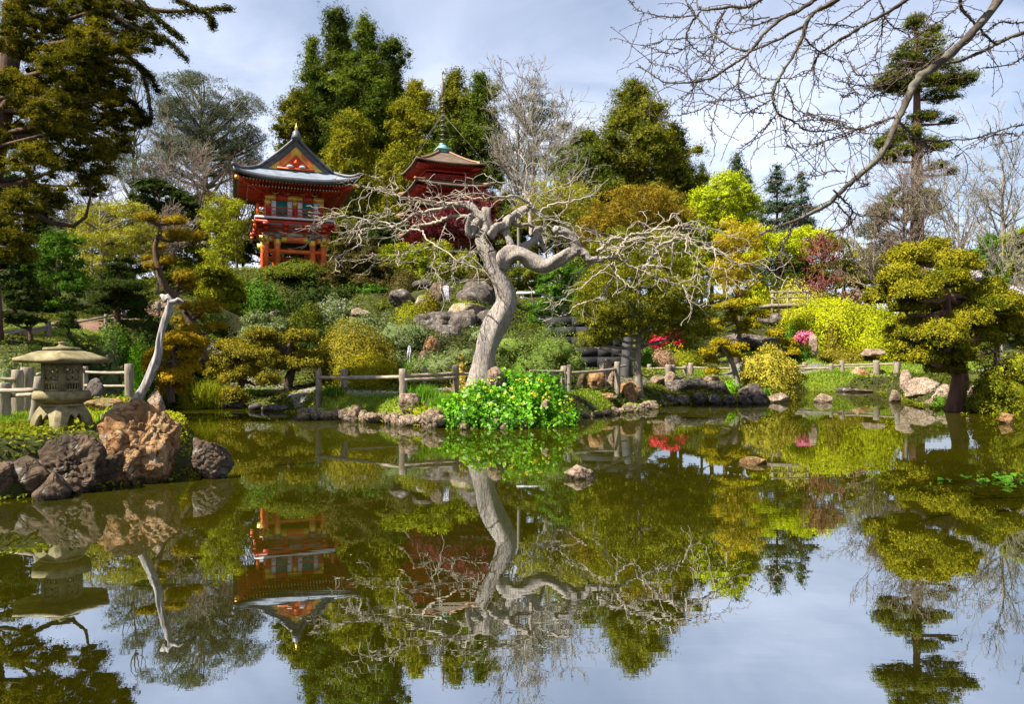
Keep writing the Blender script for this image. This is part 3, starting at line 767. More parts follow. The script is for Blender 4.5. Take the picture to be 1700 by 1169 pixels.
    for r_, z in prof:
        for k in range(6):
            a0, a1 = S6 + k * math.pi / 3, S6 + (k + 1) * math.pi / 3
            for j in range(sub):
                f = j / sub
                x = r_ * ((1 - f) * math.cos(a0) + f * math.cos(a1)); y = r_ * ((1 - f) * math.sin(a0) + f * math.sin(a1))
                lift = 0.018 * (abs(f - 0.5) * 2) ** 2 * max(0, (r_ - 0.4) / 0.34)
                V.append((x, y, z + lift))
    ns = 6 * sub
    Q = [[i * ns + j, i * ns + (j + 1) % ns, (i + 1) * ns + (j + 1) % ns, (i + 1) * ns + j] for i in range(len(prof) - 1) for j in range(ns)]
    b.add(fr(V), Q, G=[list(range(ns))[::-1], [(len(prof) - 1) * ns + j for j in range(ns)]])
    b.build('roof', M['lantern'], t)
    b = MB(); lathe(b, [(0.20, 1.105), (0.262, 1.112), (0.268, 1.13), (0.255, 1.15), (0.10, 1.158), (0.062, 1.17), (0.045, 1.19), (0.042, 1.20), (0.055, 1.212), (0.05, 1.225), (0.01, 1.23)], (0, 0, 0), 28, fr)
    b.build('finial', M['lantern'], t, smooth=True)
stone_lantern()

# ---------------------------------------------------------------- fences
def fence(label, posts, rails, group='low log fences round the pond'):
    """posts: (px, top, bottom, half width px, d, lean); rails: (px0, y0, d0, px1, y1, d1, half height px)."""
    P0 = W(posts[0][0], posts[0][2], posts[0][4])
    t = thing('log_fence', label, 'fence', P0, group)
    for i, (px, top, bot, hw, d, lean) in enumerate(posts):
        a, b = W(px - lean, bot, d), W(px + lean, top, d); r = hw * d / F
        a[2] = min(a[2], gz(a[0], a[1])) - 0.15
        mb = MB(); n_ = 9
        C = np.linspace(0, 1, n_)[:, None] * (b - a) + a
        rad = np.full(n_, r) * (1 + 0.05 * np.sin(np.arange(n_) * 2 + i)); C2 = np.vstack([C, C[-1] + [0, 0, r * 0.12]]); rad = np.append(rad, r * 0.8)
        tubes(mb, C2[None], rad[None], 12, lump=0.05, seed=i)
        mb.build('post', M['wood_post'], t)
    for i, (x0, y0, d0, x1, y1, d1, hh) in enumerate(rails):
        a, b = W(x0, y0, d0), W(x1, y1, d1); mb = MB()
        mid = (a + b) / 2 + np.array([0, 0, -0.01 * np.linalg.norm(b - a) * 0.6])
        tube(mb, [a, (a + mid) / 2, mid, (mid + b) / 2, b], [hh * (d0 + d1) / 2 / F] * 5, 10, 8, lump=0.06, seed=i + 50)
        mb.build('rail', M['wood_rail'], t)
    return t
fence("log post and rail fence along the pinkish stone edging of the island", 
      [(529, 615, 655, 5, 22.4, 0), (670, 613, 668, 7, 20.6, -1)], [(529, 627, 22.35, 670, 626, 20.55, 2.7)])
fence("short log fence along the path beside the golden dome",
      [(572, 613, 652, 6, 24.2, -1), (705, 611, 642, 4, 25.4, 0)], [(572, 626, 24.25, 705, 623, 25.45, 2.2)])
fence("log rails running from the tall island post to the crooked tree",
      [(757, 607, 648, 5, 21.6, 0)], [(670, 624, 20.55, 757, 620, 21.55, 2.8), (672, 631, 20.5, 757, 627, 21.5, 2.8), (757, 621, 21.6, 812, 620, 22.2, 2.4)])
fence("dark log rails behind the leafy clump with a split post",
      [(937, 608, 642, 6, 24.2, 0), (945, 606, 643, 3.5, 24.0, 0), (1025, 601, 641, 5, 26.0, 0)], [(880, 616, 23.4, 937, 617, 24.15, 2.2), (880, 622, 23.4, 937, 623, 24.15, 2.2), (940, 620, 24.1, 1025, 613, 26.0, 2.4)])
fence("bundle of three tall posts at the bend of the path", [(1000, 605, 640, 4.5, 27.2, 0), (1005, 600, 640, 4.5, 27.6, 0), (1010, 597, 640, 5.5, 28.0, 0)], [(1010, 611, 28.0, 1040, 607, 30.0, 1.8)])
fence("log fence along the lawn behind the fine leaved tree",
      [(1078, 605, 625, 3.5, 39.5, 0), (1110, 606, 632, 6, 35.0, 0), (1117, 606, 632, 4.5, 35.2, 0), (1137, 607, 630, 3.5, 36.5, 0), (1147, 603, 626, 4.5, 38.5, 0), (1215, 605, 630, 4, 38.0, 0)],
      [(1078, 612, 39.45, 1148, 610, 38.5, 1.6), (1117, 611, 35.2, 1137, 612, 36.45, 1.5), (1148, 610, 38.45, 1215, 612, 37.95, 1.5)])
fence("log fence along the far lawn near the pink boulder",
      [(1336, 602, 624, 4, 45.4, 0), (1380, 604, 629, 3.2, 44.4, 0), (1398, 599, 624, 4, 45.4, 0), (1455, 599, 629, 5.5, 44.8, 0), (1489, 593, 631, 5, 44.2, 2)],
      [(1318, 608, 45.3, 1398, 607, 45.35, 1.6), (1318, 612, 45.2, 1380, 611, 44.4, 1.5), (1398, 606, 45.35, 1455, 605, 44.8, 1.6), (1398, 610, 45.35, 1455, 609, 44.8, 1.5), (1455, 605, 44.75, 1489, 604, 44.2, 1.5)])
fence("thick log fence with a leaning post close behind the stone lantern",
      [(6, 637, 706, 11, 11.6, 0), (29, 615, 690, 9, 13.4, 0), (44, 611, 690, 10, 13.9, 0), (60, 626, 705, 8, 11.2, 6)],
      [(-40, 649, 11.3, 58, 648, 11.1, 4.0), (8, 657, 11.8, 56, 655, 11.4, 3.4), (-40, 626, 13.3, 26, 630, 13.3, 2.6)])
fence("grey log fence between the stone lantern and the bleached trunk",
      [(141, 609, 645, 5, 16.8, 0), (215, 605, 650, 7, 16.0, -1)], [(141, 618, 16.75, 215, 619, 15.95, 2.4), (141, 640, 16.7, 215, 641, 15.95, 2.2), (62, 622, 15.5, 141, 612, 16.8, 3)])
fence("log handrail climbing beside the brown slope path",
      [(81, 534, 566, 4, 24.2, -1), (262, 502, 540, 5, 36.0, 0), (176, 522, 545, 3, 29.5, 0)], [(-30, 562, 22.2, 81, 541, 24.2, 2.0), (81, 541, 24.2, 176, 526, 29.5, 1.8), (176, 526, 29.5, 262, 512, 36.0, 1.6), (-30, 554, 24.8, 60, 545, 26.5, 1.4)])

# ---------------------------------------------------------------- pond-side structures
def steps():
    base = W(985, 627, 33.5); t = thing('stone_wall', "battered wall of large stone courses coloured dark for tree shade with a sloping kerb on the bank", 'stone wall', base); t['kind'] = 'thing'
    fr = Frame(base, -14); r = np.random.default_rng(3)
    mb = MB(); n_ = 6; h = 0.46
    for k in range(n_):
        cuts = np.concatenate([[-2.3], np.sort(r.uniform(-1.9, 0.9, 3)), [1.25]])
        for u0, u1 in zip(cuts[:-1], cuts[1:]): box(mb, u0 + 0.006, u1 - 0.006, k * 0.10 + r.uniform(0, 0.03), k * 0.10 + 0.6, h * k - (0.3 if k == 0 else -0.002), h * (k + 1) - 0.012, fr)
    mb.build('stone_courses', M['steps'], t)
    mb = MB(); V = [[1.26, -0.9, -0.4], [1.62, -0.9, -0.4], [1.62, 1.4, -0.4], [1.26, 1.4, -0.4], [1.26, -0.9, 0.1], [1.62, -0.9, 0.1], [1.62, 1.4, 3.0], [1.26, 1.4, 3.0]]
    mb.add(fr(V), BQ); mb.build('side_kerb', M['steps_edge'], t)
steps()

def deck():
    c = W(1305, 522, 56.0); t = thing('wooden_deck', "grey wooden lookout deck with a railing on the bank", 'deck', c); fr = Frame(c, 6)
    mb = MB(); box(mb, -1.5, 1.5, -0.8, 1.2, 0.5, 0.72, fr); mb.build('deck_floor', M['wood_post'], t)
    for x in (-1.35, 0.0, 1.35):
        mb = MB(); box(mb, x - 0.08, x + 0.08, -0.7, -0.54, -0.6, 1.75, fr); mb.build('post', M['wood_post'], t)
    for z in (1.55, 1.15):
        mb = MB(); box(mb, -1.5, 1.5, -0.72, -0.60, z, z + 0.09, fr); mb.build('rail', M['wood_post'], t)
deck()
def bench():
    c = W(885, 498, 46); t = thing('stone_bench', "small white stone bench on the bank behind the crooked trunk", 'bench', c); fr = Frame(c, 5)
    mb = MB(); box(mb, -1.0, 0.9, -0.3, 0.3, 0.32, 0.48, fr); mb.build('seat', M['pale_stone'], t)
    for x in (-0.7, 0.6):
        mb = MB(); box(mb, x - 0.12, x + 0.12, -0.25, 0.25, -0.4, 0.318, fr); mb.build('leg', M['pale_stone'], t)
bench()
rock_px("white stone lump behind the small stone bench", 893, 481, 492, 9, 47.5, M['pale_stone'], 140)

def waterfall(label, px, top, bot, hw, d, seed, slope=0.35, n=34):
    """Strands of falling water, each leaving the lip and arcing down the rock."""
    r = np.random.default_rng(seed); k = 14; PL, RR = [], []
    for i in range(n):
        u = r.uniform(-1, 1); t0 = r.uniform(0, 0.08); t1 = r.uniform(0.7, 1.0) if r.random() < 0.8 else r.uniform(0.35, 0.7)
        v = np.linspace(t0, t1, k); x = px + hw * u * (0.5 + 0.5 * v ** 0.6) + 2.5 * v + 0.8 * np.sin(v * 9 + i)
        P = np.array([W(a, top + (bot - top) * b_, d) for a, b_ in zip(x, v)]); P[:, 1] -= slope * np.sqrt(np.maximum(v - 0.02, 0)) * 1.6 + 0.10 * r.random(); PL.append(P)
        RR.append(np.linspace(1, 0.5, k) * r.uniform(0.012, 0.035) * d / 36)
    mb = MB(); tubes(mb, PL, RR, 5, caps=False, lump=0.2)
    tag(mb.build('waterfall', M['fall'], loc=W(px, bot, d), smooth=True), label, 'waterfall')
waterfall("white ribbon of falling water at the top of the rock garden", 740, 474, 517, 7.5, 39.6, 3, n=21)
waterfall("thin shaded lower waterfall behind the clipped golden domes", 679, 574, 618, 6, 31.0, 5, n=7)

# ---------------------------------------------------------------- temple gate
BLD = 20.4
def concave(t, p=1.45): return (1 - np.clip(t, 0, 1)) ** p

def temple_gate():
    c = np.array([-15.8, 54.3, 7.3]); fr = Frame(c, BLD)
    t = thing('temple_gate', "two storey red and gold temple gate with a curved blue grey gabled roof", 'temple gate', c)
    z0 = 14.0 - c[2]                     # eave height above the foot
    a, b, yg = 4.0, 4.2, 2.75
    def lift(x, y): return 0.34 * (abs(x) / a) ** 3.0 * (abs(y) / b) ** 3.0 + 0.10 * (abs(x) / a) ** 4
    HR, HG = 3.0, 0.85
    def side(x): return HR * (1 - min(1, abs(x) / a)) ** 1.38
    def front(y): q = (b - abs(y)) / (b - yg); return HG * (0.75 * q + 0.25 * q * q)
    # roof surface with separate gabled top and hipped skirt
    def grid(mb, xs, ys, fz):
        V = [(x, y, fz(x, y)) for y in ys for x in xs]; k = len(xs)
        Q = [[j * k + i, j * k + i + 1, (j + 1) * k + i + 1, (j + 1) * k + i] for j in range(len(ys) - 1) for i in range(k - 1)]
        mb.add(fr(V), Q)
    xs = np.linspace(-a, a, 41)
    mb = MB()
    yy = yg + 0.32                        # the gabled roof oversails the gable wall a little
    xg = a * (1 - (HG / HR) ** (1 / 1.38))
    grid(mb, xs, np.linspace(-yg, yg, 15), lambda x, y: z0 + side(x) + lift(x, y))
    for s in (-1, 1):
        ys = np.linspace(-b, -yg, 9) if s < 0 else np.linspace(yg, b, 9)
        grid(mb, xs, ys, lambda x, y: z0 + min(side(x), front(y)) + lift(x, y))
        # roof over the gable
        ys2 = np.linspace(-yy, -yg - 0.002, 3) if s < 0 else np.linspace(yg + 0.002, yy, 3)
        xo = np.linspace(-xg * 1.02, xg * 1.02, 25)
        grid(mb, xo, ys2, lambda x, y: z0 + side(x) + 0.004 + lift(x, y))
    # eave edge: thick dark fascia and soffit
    roof = mb.build('roof', M['roof_blue'], t, smooth=True)
    mb = MB(); th = 0.30
    ring = [(x, -b) for x in np.linspace(-a, a, 33)] + [(a, y) for y in np.linspace(-b, b, 33)[1:]] + [(x, b) for x in np.linspace(a, -a, 33)[1:]] + [(-a, y) for y in np.linspace(b, -b, 33)[1:-1]]
    k = len(ring); V = []
    for lv, (sc, dz) in enumerate([(1.0, 0.012), (1.012, 0.0), (1.012, -th), (0.93, -th)]):
        V += [(x * sc, y * sc, z0 + lift(x, y) + dz) for x, y in ring]
    Q = [[l_ * k + i, l_ * k + (i + 1) % k, (l_ + 1) * k + (i + 1) % k, (l_ + 1) * k + i] for l_ in range(3) for i in range(k)]
    mb.add(fr(V), Q); mb.build('fascia', M['roof_dark'], roof)
    # hip ridges, main ridge and verge ridges
    for sx in (-1, 1):
        for sy in (-1, 1):
            pts = []; mb = MB()
            for q in np.linspace(0, 1, 14):
                x = sx * (xg + (a + 0.1 - xg) * q); y = sy * (yg + 0.05 + (b + 0.1 - yg) * q)
                pts.append((x, y, z0 + min(side(min(abs(x), a)), front(min(abs(y), b))) + lift(x, y) + 0.10))
            pts = fr(pts); tubes(mb, np.array(pts)[None], np.full((1, 14), 0.11), 6); mb.build('hip_ridge', M['roof_dark'], roof, smooth=True); mb = MB()
            pts = [(sx * xg * 1.05 * q, sy * (yy - 0.10), z0 + side(xg * 1.05 * q) + 0.09) for q in np.linspace(0, 1, 14)]
            tubes(mb, fr(pts)[None], np.full((1, 14), 0.09), 6); mb.build('verge_ridge', M['roof_dark'], roof, smooth=True)
    mb = MB(); box(mb, -0.17, 0.17, -yy - 0.06, yy + 0.06, z0 + HR - 0.12, z0 + HR + 0.25, fr); box(mb, -0.24, 0.24, -yy - 0.1, yy + 0.1, z0 + HR + 0.25, z0 + HR + 0.34, fr)
    for sy in (-1, 1):
        lathe(mb, [(0.3, 0), (0.34, 0.12), (0.26, 0.3), (0.22, 0.5), (0.1, 0.62)], (0, sy * (yy + 0.02), z0 + HR - 0.1), 10, fr)
    mb.build('main_ridge', M['roof_dark'], roof)
    for sy in (-1, 1):
        mb = MB(); lathe(mb, [(0.04, 0.0), (0.10, 0.05), (0.08, 0.12), (0.12, 0.17), (0.09, 0.26), (0.04, 0.36), (0.01, 0.58)], (0, sy * (yy + 0.02), z0 + HR + 0.48), 12, fr)
        mb.build('finial', M['gold'], roof, smooth=True)
    # gable boards (dark verge, gold and red inner triangle)
    for sy in (-1, 1):
        Y = sy * (yg + 0.06)
        def tri(mb, sc, dz, yo, cut=None):
            xs_ = np.linspace(-xg * sc, xg * sc, 25)
            top = [(x, Y + sy * yo, z0 + HG + (side(x / sc) - HG) * sc + dz) for x in xs_]
            bot = [(x, Y + sy * yo, z0 + HG + dz - 0.02) for x in xs_]
            V = top + bot; m_ = len(xs_)
            Q = [[i, i + 1, m_ + i + 1, m_ + i] for i in range(m_ - 1)]
            Vb = [(x, y - sy * 0.05, z) for x, y, z in V]
            mb.add(fr(V + Vb), Q + [[q_ + 2 * m_ for q_ in q[::-1]] for q in Q] + [[i, i + 1, 2 * m_ + i + 1, 2 * m_ + i] for i in range(m_ - 1)])
        g = MB(); tri(g, 0.97, -0.02, 0.06); gb = g.build('gable_board', M['roof_dark'], t)
        g = MB(); tri(g, 0.74, 0.0, 0.085); g.build('gold_trim', M['gold'], gb)
        # vermilion panels over the middle of the gilt board
        for sx in (-1, 1):
            g = MB()
            for q0, q1 in ((0.18, 0.60),):
                V = []
                for q in np.linspace(q0, q1, 8):
                    x = sx * xg * 0.74 * q; zt = z0 + HG + (side(xg * q) - HG) * 0.74
                    V += [(x, Y + sy * 0.10, zt - 0.04), (x, Y + sy * 0.10, max(zt - 0.42, z0 + HG))]
                g.add(fr(V), [[2 * i, 2 * i + 2, 2 * i + 3, 2 * i + 1] for i in range(7)])
            g.build('red_trim', M['orange'], gb)
        g = MB(); tri(g, 0.47, 0.0, 0.115); g.build('gable_panel', M['red'], gb)
        g = MB()
        for sx in (-1, 1): lathe(g, [(0.05, 0), (0.2, 0.02), (0.24, 0.08), (0.14, 0.15), (0.02, 0.17)], (sx * 0.40, Y + sy * 0.16, z0 + HG + 0.12), 12, fr)
        g.build('gable_carving', M['white'], gb, smooth=True)
        g = MB(); lathe(g, [(0.02, 0), (0.18, 0.14), (0.02, 0.34)], (0, Y + sy * 0.16, z0 + HG + 0.34), 4, fr); g.build('gable_boss', M['orange'], gb)
        g = MB(); box(g, -1.25, 1.25, Y + sy * 0.17 - 0.04, Y + sy * 0.17 + 0.04, z0 + HG - 0.02, z0 + HG + 0.09, fr); g.build('gable_beam', M['orange'], gb)
    # soffit: sloping red boards, rafters with pale ends
    wx, wy = 1.88, 1.95                  # half size of the upper storey
    mb = MB(); zs = z0 - th + 0.02
    def soff(mb, s0, s1, za, zb_):
        o_ = [(-s0[0], -s0[1], za), (s0[0], -s0[1], za), (s0[0], s0[1], za), (-s0[0], s0[1], za)]; i_ = [(-s1[0], -s1[1], zb_), (s1[0], -s1[1], zb_), (s1[0], s1[1], zb_), (-s1[0], s1[1], zb_)]
        mb.add(fr(o_ + i_), [[k, (k + 1) % 4, 4 + (k + 1) % 4, 4 + k] for k in range(4)])
    soff(mb, (a * 0.94, b * 0.94), (2.6, 2.7), zs + 0.1, zs + 0.02)
    soff(mb, (2.6, 2.7), (wx, wy), zs + 0.02, zs - 0.10)
    mb.build('soffit', M['red'], t)
    raf, tips = MB(), MB()
    for lvl, (ex, ey, zz, n_) in enumerate([(a * 0.93, b * 0.93, zs - 0.02, 36), (a * 0.78, b * 0.78, zs - 0.22, 30)]):
        for x in np.linspace(-ex * 0.97, ex * 0.97, n_):
            for sy in (-1, 1):
                lf = lift(x, ey) * 0.7
                bar(raf, (x, sy * (ey - 1.3), zz - 0.06), (x, sy * ey, zz + lf), 0.09, 0.10, fr)
                box(tips, x - 0.035, x + 0.035, sy * ey - 0.01 * (sy < 0), sy * ey + 0.012 + 0.0 * sy, zz + lf - 0.05, zz + lf + 0.045, fr) if sy > 0 else box(tips, x - 0.035, x + 0.035, -ey - 0.015, -ey + 0.004, zz + lf - 0.05, zz + lf + 0.045, fr)
        for y in np.linspace(-ey * 0.97, ey * 0.97, n_):
            for sx in (-1, 1):
                lf = lift(ex, y) * 0.7
                bar(raf, (sx * (ex - 1.3), y, zz - 0.065), (sx * ex, y, zz + lf), 0.09, 0.10, fr)
                box(tips, sx * ex - (0.004 if sx > 0 else 0.015), sx * ex + (0.015 if sx > 0 else 0.004), y - 0.035, y + 0.035, zz + lf - 0.05, zz + lf + 0.045, fr)
    tag(raf.build('rafters', M['red'], t), kind='stuff'); tag(tips.build('rafter_tips', M['white'], t), kind='stuff')
    for sx in (-1, 1):
        for sy in (-1, 1):
            mb = MB(); bar(mb, (sx * 1.9, sy * 1.95, zs - 0.35), (sx * (a - 0.12), sy * (b - 0.12), zs + 0.12), 0.24, 0.26, fr); mb.build('hip_rafter', M['red'], t)
            mb = MB(); lathe(mb, [(0.02, -0.16), (0.15, -0.1), (0.17, 0.06), (0.08, 0.14), (0.01, 0.16)], (sx * (a - 0.2), sy * (b - 0.2), zs + 0.08), 10, fr); mb.build('corner_cap', M['gold'], t)
    # bracket band between wall and eave
    mb = MB(); zw = 13.30 - c[2]
    for k_, (g, z_) in enumerate([(0.05, 0.02), (0.32, 0.19), (0.60, 0.36)]):
        X, Y = wx + g, wy + g
        for sy in (-1, 1): box(mb, -X - 0.25, X + 0.25, sy * Y - 0.07, sy * Y + 0.07, zw + z_, zw + z_ + 0.13, fr)
        for sx in (-1, 1): box(mb, sx * X - 0.072, sx * X + 0.072, -Y - 0.25, Y + 0.25, zw + z_ + 0.003, zw + z_ + 0.127, fr)
    for x in np.linspace(-wx, wx, 4):
        for sy in (-1, 1):
            for k_ in range(3): box(mb, x - 0.1 - 0.06 * k_, x + 0.1 + 0.06 * k_, min(sy * wy, sy * (wy + 0.2 + 0.28 * k_)), max(sy * wy, sy * (wy + 0.2 + 0.28 * k_)), zw - 0.12 + 0.17 * k_, zw + 0.015 + 0.17 * k_, fr)
    for y in np.linspace(-wy, wy, 4):
        for sx in (-1, 1):
            for k_ in range(3): box(mb, min(sx * wx, sx * (wx + 0.2 + 0.28 * k_)), max(sx * wx, sx * (wx + 0.2 + 0.28 * k_)), y - 0.1 - 0.06 * k_, y + 0.1 + 0.06 * k_, zw - 0.124 + 0.17 * k_, zw + 0.012 + 0.17 * k_, fr)
    mb.build('eave_brackets', M['red'], t)
    mb = MB()                            # gilt scroll boards between the brackets
    for sy in (-1, 1):
        for x in (-0.95, 0.95):
            P = [(x + q * 0.62, sy * (wy + 0.12), zw + 0.10 + 0.10 * math.cos(q * 5.2)) for q in np.linspace(-1, 1, 17)]
            tubes(mb, fr(P)[None], np.full((1, 17), 0.05), 5)
    for sx in (-1, 1):
        for y in (-1.0, 1.0):
            P = [(sx * (wx + 0.12), y + q * 0.62, zw + 0.10 + 0.10 * math.cos(q * 5.2)) for q in np.linspace(-1, 1, 17)]
            tubes(mb, fr(P)[None], np.full((1, 17), 0.05), 5)
    mb.build('gilt_scrolls', M['gold'], t)
    # upper storey walls
    zf = 11.62 - c[2]
    mb = MB(); box(mb, -wx + 0.06, wx - 0.06, -wy + 0.06, wy - 0.06, zf - 0.1, zs - 0.1, fr); upper = mb.build('upper_wall', M['red'], t)
    def face(fn):
        """fn(u0,u1,z0,z1,out) draws a flush panel standing 'out' proud of a facade; u runs along it."""
        for u in (-wx, -0.16 * 0, wx):
            pass
    for k_ in range(4):
        def panel(mb, u0, u1, za, zb_, out):
            Wd = wx if k_ % 2 == 0 else wy; D = (wy if k_ % 2 == 0 else wx)
            if k_ == 0: box(mb, u0, u1, -D - out, -D + 0.07, za, zb_, fr)
            if k_ == 2: box(mb, u0, u1, D - 0.07, D + out, za, zb_, fr)
            if k_ == 1: box(mb, D - 0.07, D + out, u0, u1, za, zb_, fr)
            if k_ == 3: box(mb, -D - out, -D + 0.07, u0, u1, za, zb_, fr)
        hw = (wx if k_ % 2 == 0 else wy) - 0.002 * (k_ % 2)
        hh = zw - zf
        m_ = MB(); panel(m_, -hw, -hw + 0.26, zf, zw, 0.05 ); panel(m_, hw - 0.26, hw, zf, zw, 0.05); panel(m_, -0.13, 0.13, zf, zw, 0.05); panel(m_, -hw + 0.26, -0.13, zw - 0.44, zw, 0.02); panel(m_, 0.13, hw - 0.26, zw - 0.44, zw, 0.02)
        m_.build('timber_frame', M['red'], t)
        for u0 in (-hw + 0.30, -0.50, 0.17, hw - 0.62):
            m_ = MB(); panel(m_, u0, u0 + 0.32, zf + 0.02, zw - 0.46, 0.03); m_.build('white_panel', M['white'], t)
        for s in (-1, 1):
            m_ = MB(); u0, u1 = (-hw + 0.66, -0.54) if s < 0 else (0.53, hw - 0.66)
            panel(m_, u0, u1, zf + 0.02, zw - 0.46, 0.012); m_.build('shutter', M['teal'], t)
        for u0, u1 in ((-hw - 0.01, -hw + 0.62), (-0.5, 0.5), (hw - 0.62, hw + 0.01)):
            m_ = MB(); panel(m_, u0, u1, zw - 0.40, zw - 0.06, 0.075); m_.build('gilt_band', M['gold'], t)
        for u0, u1 in ((-hw - 0.008, -hw + 0.27), (-0.15, 0.15), (hw - 0.27, hw + 0.008)):
            m_ = MB(); panel(m_, u0, u1, zw - 0.78, zw - 0.402, 0.07); m_.build('gilt_fitting', M['gold'], t)
    # balcony
    q = 2.62
    mb = MB(); box(mb, -q, q, -q, q, zf - 0.12, zf - 0.03, fr); bal = mb.build('balcony_floor', M['red'], t)
    mb = MB()
    for s in (-1, 1):
        box(mb, -q - 0.05, q + 0.05, s * q - 0.05, s * q + 0.05, zf - 0.14, zf + 0.0, fr); box(mb, s * q - 0.049, s * q + 0.049, -q + 0.05, q - 0.05, zf - 0.138, zf - 0.003, fr)
    mb.build('balcony_edge', M['white'], bal)
    for s in (-1, 1):
        for ax in (0, 1):
            mb = MB()
            for z_, hgt in ((0.12, 0.05), (0.36, 0.05), (0.60, 0.07)):
                e_ = q - 0.12 + (0.12 if z_ > 0.5 else 0) - 0.0015 * ax
                (box(mb, -e_, e_, s * (q - 0.14) - 0.03, s * (q - 0.14) + 0.03, zf + z_, zf + z_ + hgt, fr) if ax == 0 else box(mb, s * (q - 0.14) - 0.028, s * (q - 0.14) + 0.028, -e_, e_, zf + z_ + 0.002, zf + z_ + hgt - 0.002, fr))
            for u in np.linspace(-q + 0.2, q - 0.2, 7): (box(mb, u - 0.035, u + 0.035, s * (q - 0.14) - 0.034, s * (q - 0.14) + 0.034, zf, zf + 0.602, fr) if ax == 0 else box(mb, s * (q - 0.14) - 0.034, s * (q - 0.14) + 0.034, u - 0.035, u + 0.035, zf, zf + 0.60, fr))
            mb.build('railing', M['red'], bal)
    for sx in (-1, 1):
        for sy in (-1, 1):
            mb = MB(); x, y = sx * (q - 0.14), sy * (q - 0.14); box(mb, x - 0.09, x + 0.09, y - 0.09, y + 0.09, zf - 0.02, zf + 0.82, fr); mb.build('corner_post', M['orange'], bal)
    # brackets and white panels under the balcony
    mb = MB(); zl = 10.46 - c[2]
    for k_, (g, z_) in enumerate([(0.10, 0.22), (0.38, 0.48), (0.66, 0.74)]):
        X = 1.95 + g
        for s in (-1, 1):
            box(mb, -X - 0.1, X + 0.1, s * X - 0.07, s * X + 0.07, zl + z_, zl + z_ + 0.14, fr); box(mb, s * X - 0.069, s * X + 0.069, -X + 0.07, X - 0.07, zl + z_ + 0.002, zl + z_ + 0.138, fr)
    for u in np.linspace(-1.95, 1.95, 4):
        for s in (-1, 1):
            for k_ in range(3):
                o_ = 0.2 + 0.28 * k_; h_ = 0.1 + 0.05 * k_
                box(mb, u - h_, u + h_, min(s * 1.95, s * (1.95 + o_)), max(s * 1.95, s * (1.95 + o_)), zl + 0.05 + 0.26 * k_, zl + 0.218 + 0.26 * k_, fr)
                box(mb, min(s * 1.95, s * (1.95 + o_)), max(s * 1.95, s * (1.95 + o_)), u - h_ + 0.003, u + h_ - 0.003, zl + 0.052 + 0.26 * k_, zl + 0.216 + 0.26 * k_, fr)
    mb.build('balcony_brackets', M['red'], t)
    mb = MB()
    for s in (-1, 1):
        for sy in (-1, 1):
            x, y = s * 2.72, sy * 2.72
            for dx, dy in ((1, 0), (0, 1)): box(mb, x - 0.13 + 0.004 * dy, x + 0.13 - 0.004 * dy, y - 0.13 + 0.004 * dx, y + 0.13 - 0.004 * dx, zl + 0.30 + 0.3 * dx, zl + 0.52 + 0.3 * dx, fr)
    mb.build('corner_carvings', M['orange'], t)
    mb = MB(); box(mb, -1.86, 1.86, -1.86, 1.86, zl + 0.02, zf - 0.14, fr); mb.build('white_band', M['white'], t)
    # lower storey : columns, beams
    cols = [(-1.95, -1.95), (-1.18, -1.95), (1.18, -1.95), (1.95, -1.95), (-1.95, 1.95), (-1.18, 1.95), (1.18, 1.95), (1.95, 1.95), (-1.95, 0), (1.95, 0)]
    for x, y in cols:
        mb = MB(); lathe(mb, [(0.21, -1.2), (0.205, 2.4), (0.20, zl)], (x, y, 0), 16, fr); co = mb.build('column', M['orange'], t, smooth=False)
        mb = MB(); lathe(mb, [(0.215, zl - 0.68), (0.235, zl - 0.66), (0.235, zl - 0.30), (0.215, zl - 0.28)], (x, y, 0), 16, fr); mb.build('gilt_cap', M['gold'], co)
        mb = MB(); box(mb, x - 0.22, x + 0.22, y - 0.22, y + 0.22, zl - 0.27, zl + 0.1, fr); mb.build('capital', M['iron'], co)
    mb = MB()
    for s in (-1, 1):
        box(mb, -2.35, 2.35, s * 1.95 - 0.11, s * 1.95 + 0.11, zl - 0.50, zl - 0.08, fr); box(mb, s * 1.95 - 0.108, s * 1.95 + 0.108, -2.35, 2.35, zl - 0.497, zl - 0.083, fr)
        box(mb, -1.95, 1.95, s * 1.95 - 0.09, s * 1.95 + 0.09, zl - 1.24, zl - 0.98, fr); box(mb, s * 1.95 - 0.088, s * 1.95 + 0.088, -1.95, 1.95, zl - 1.237, zl - 0.983, fr)
    mb.build('tie_beams', M['orange'], t)
    for s in (-1, 1):
        for u0, u1 in ((-2.38, -1.55), (-0.95, -0.55), (0.55, 0.95), (1.55, 2.38)):
            mb = MB(); box(mb, u0, u1, s * 1.95 - 0.125, s * 1.95 + 0.125, zl - 0.46, zl - 0.11, fr); mb.build('beam_fitting', M['gold'], t)
            mb = MB(); box(mb, s * 1.95 - 0.123, s * 1.95 + 0.123, u0 + 0.002, u1 - 0.002, zl - 0.458, zl - 0.112, fr); mb.build('beam_fitting', M['gold'], t)

    mb = MB(); box(mb, -1.7, 1.7, -1.7, 1.7, zl - 0.55, zl - 0.15, fr); mb.build('ceiling', M['dark'], t)
    mb = MB(); box(mb, -2.6, 2.6, -2.6, 2.6, -1.3, -0.05, fr); mb.build('plinth', M['pale_stone'], t)
temple_gate()

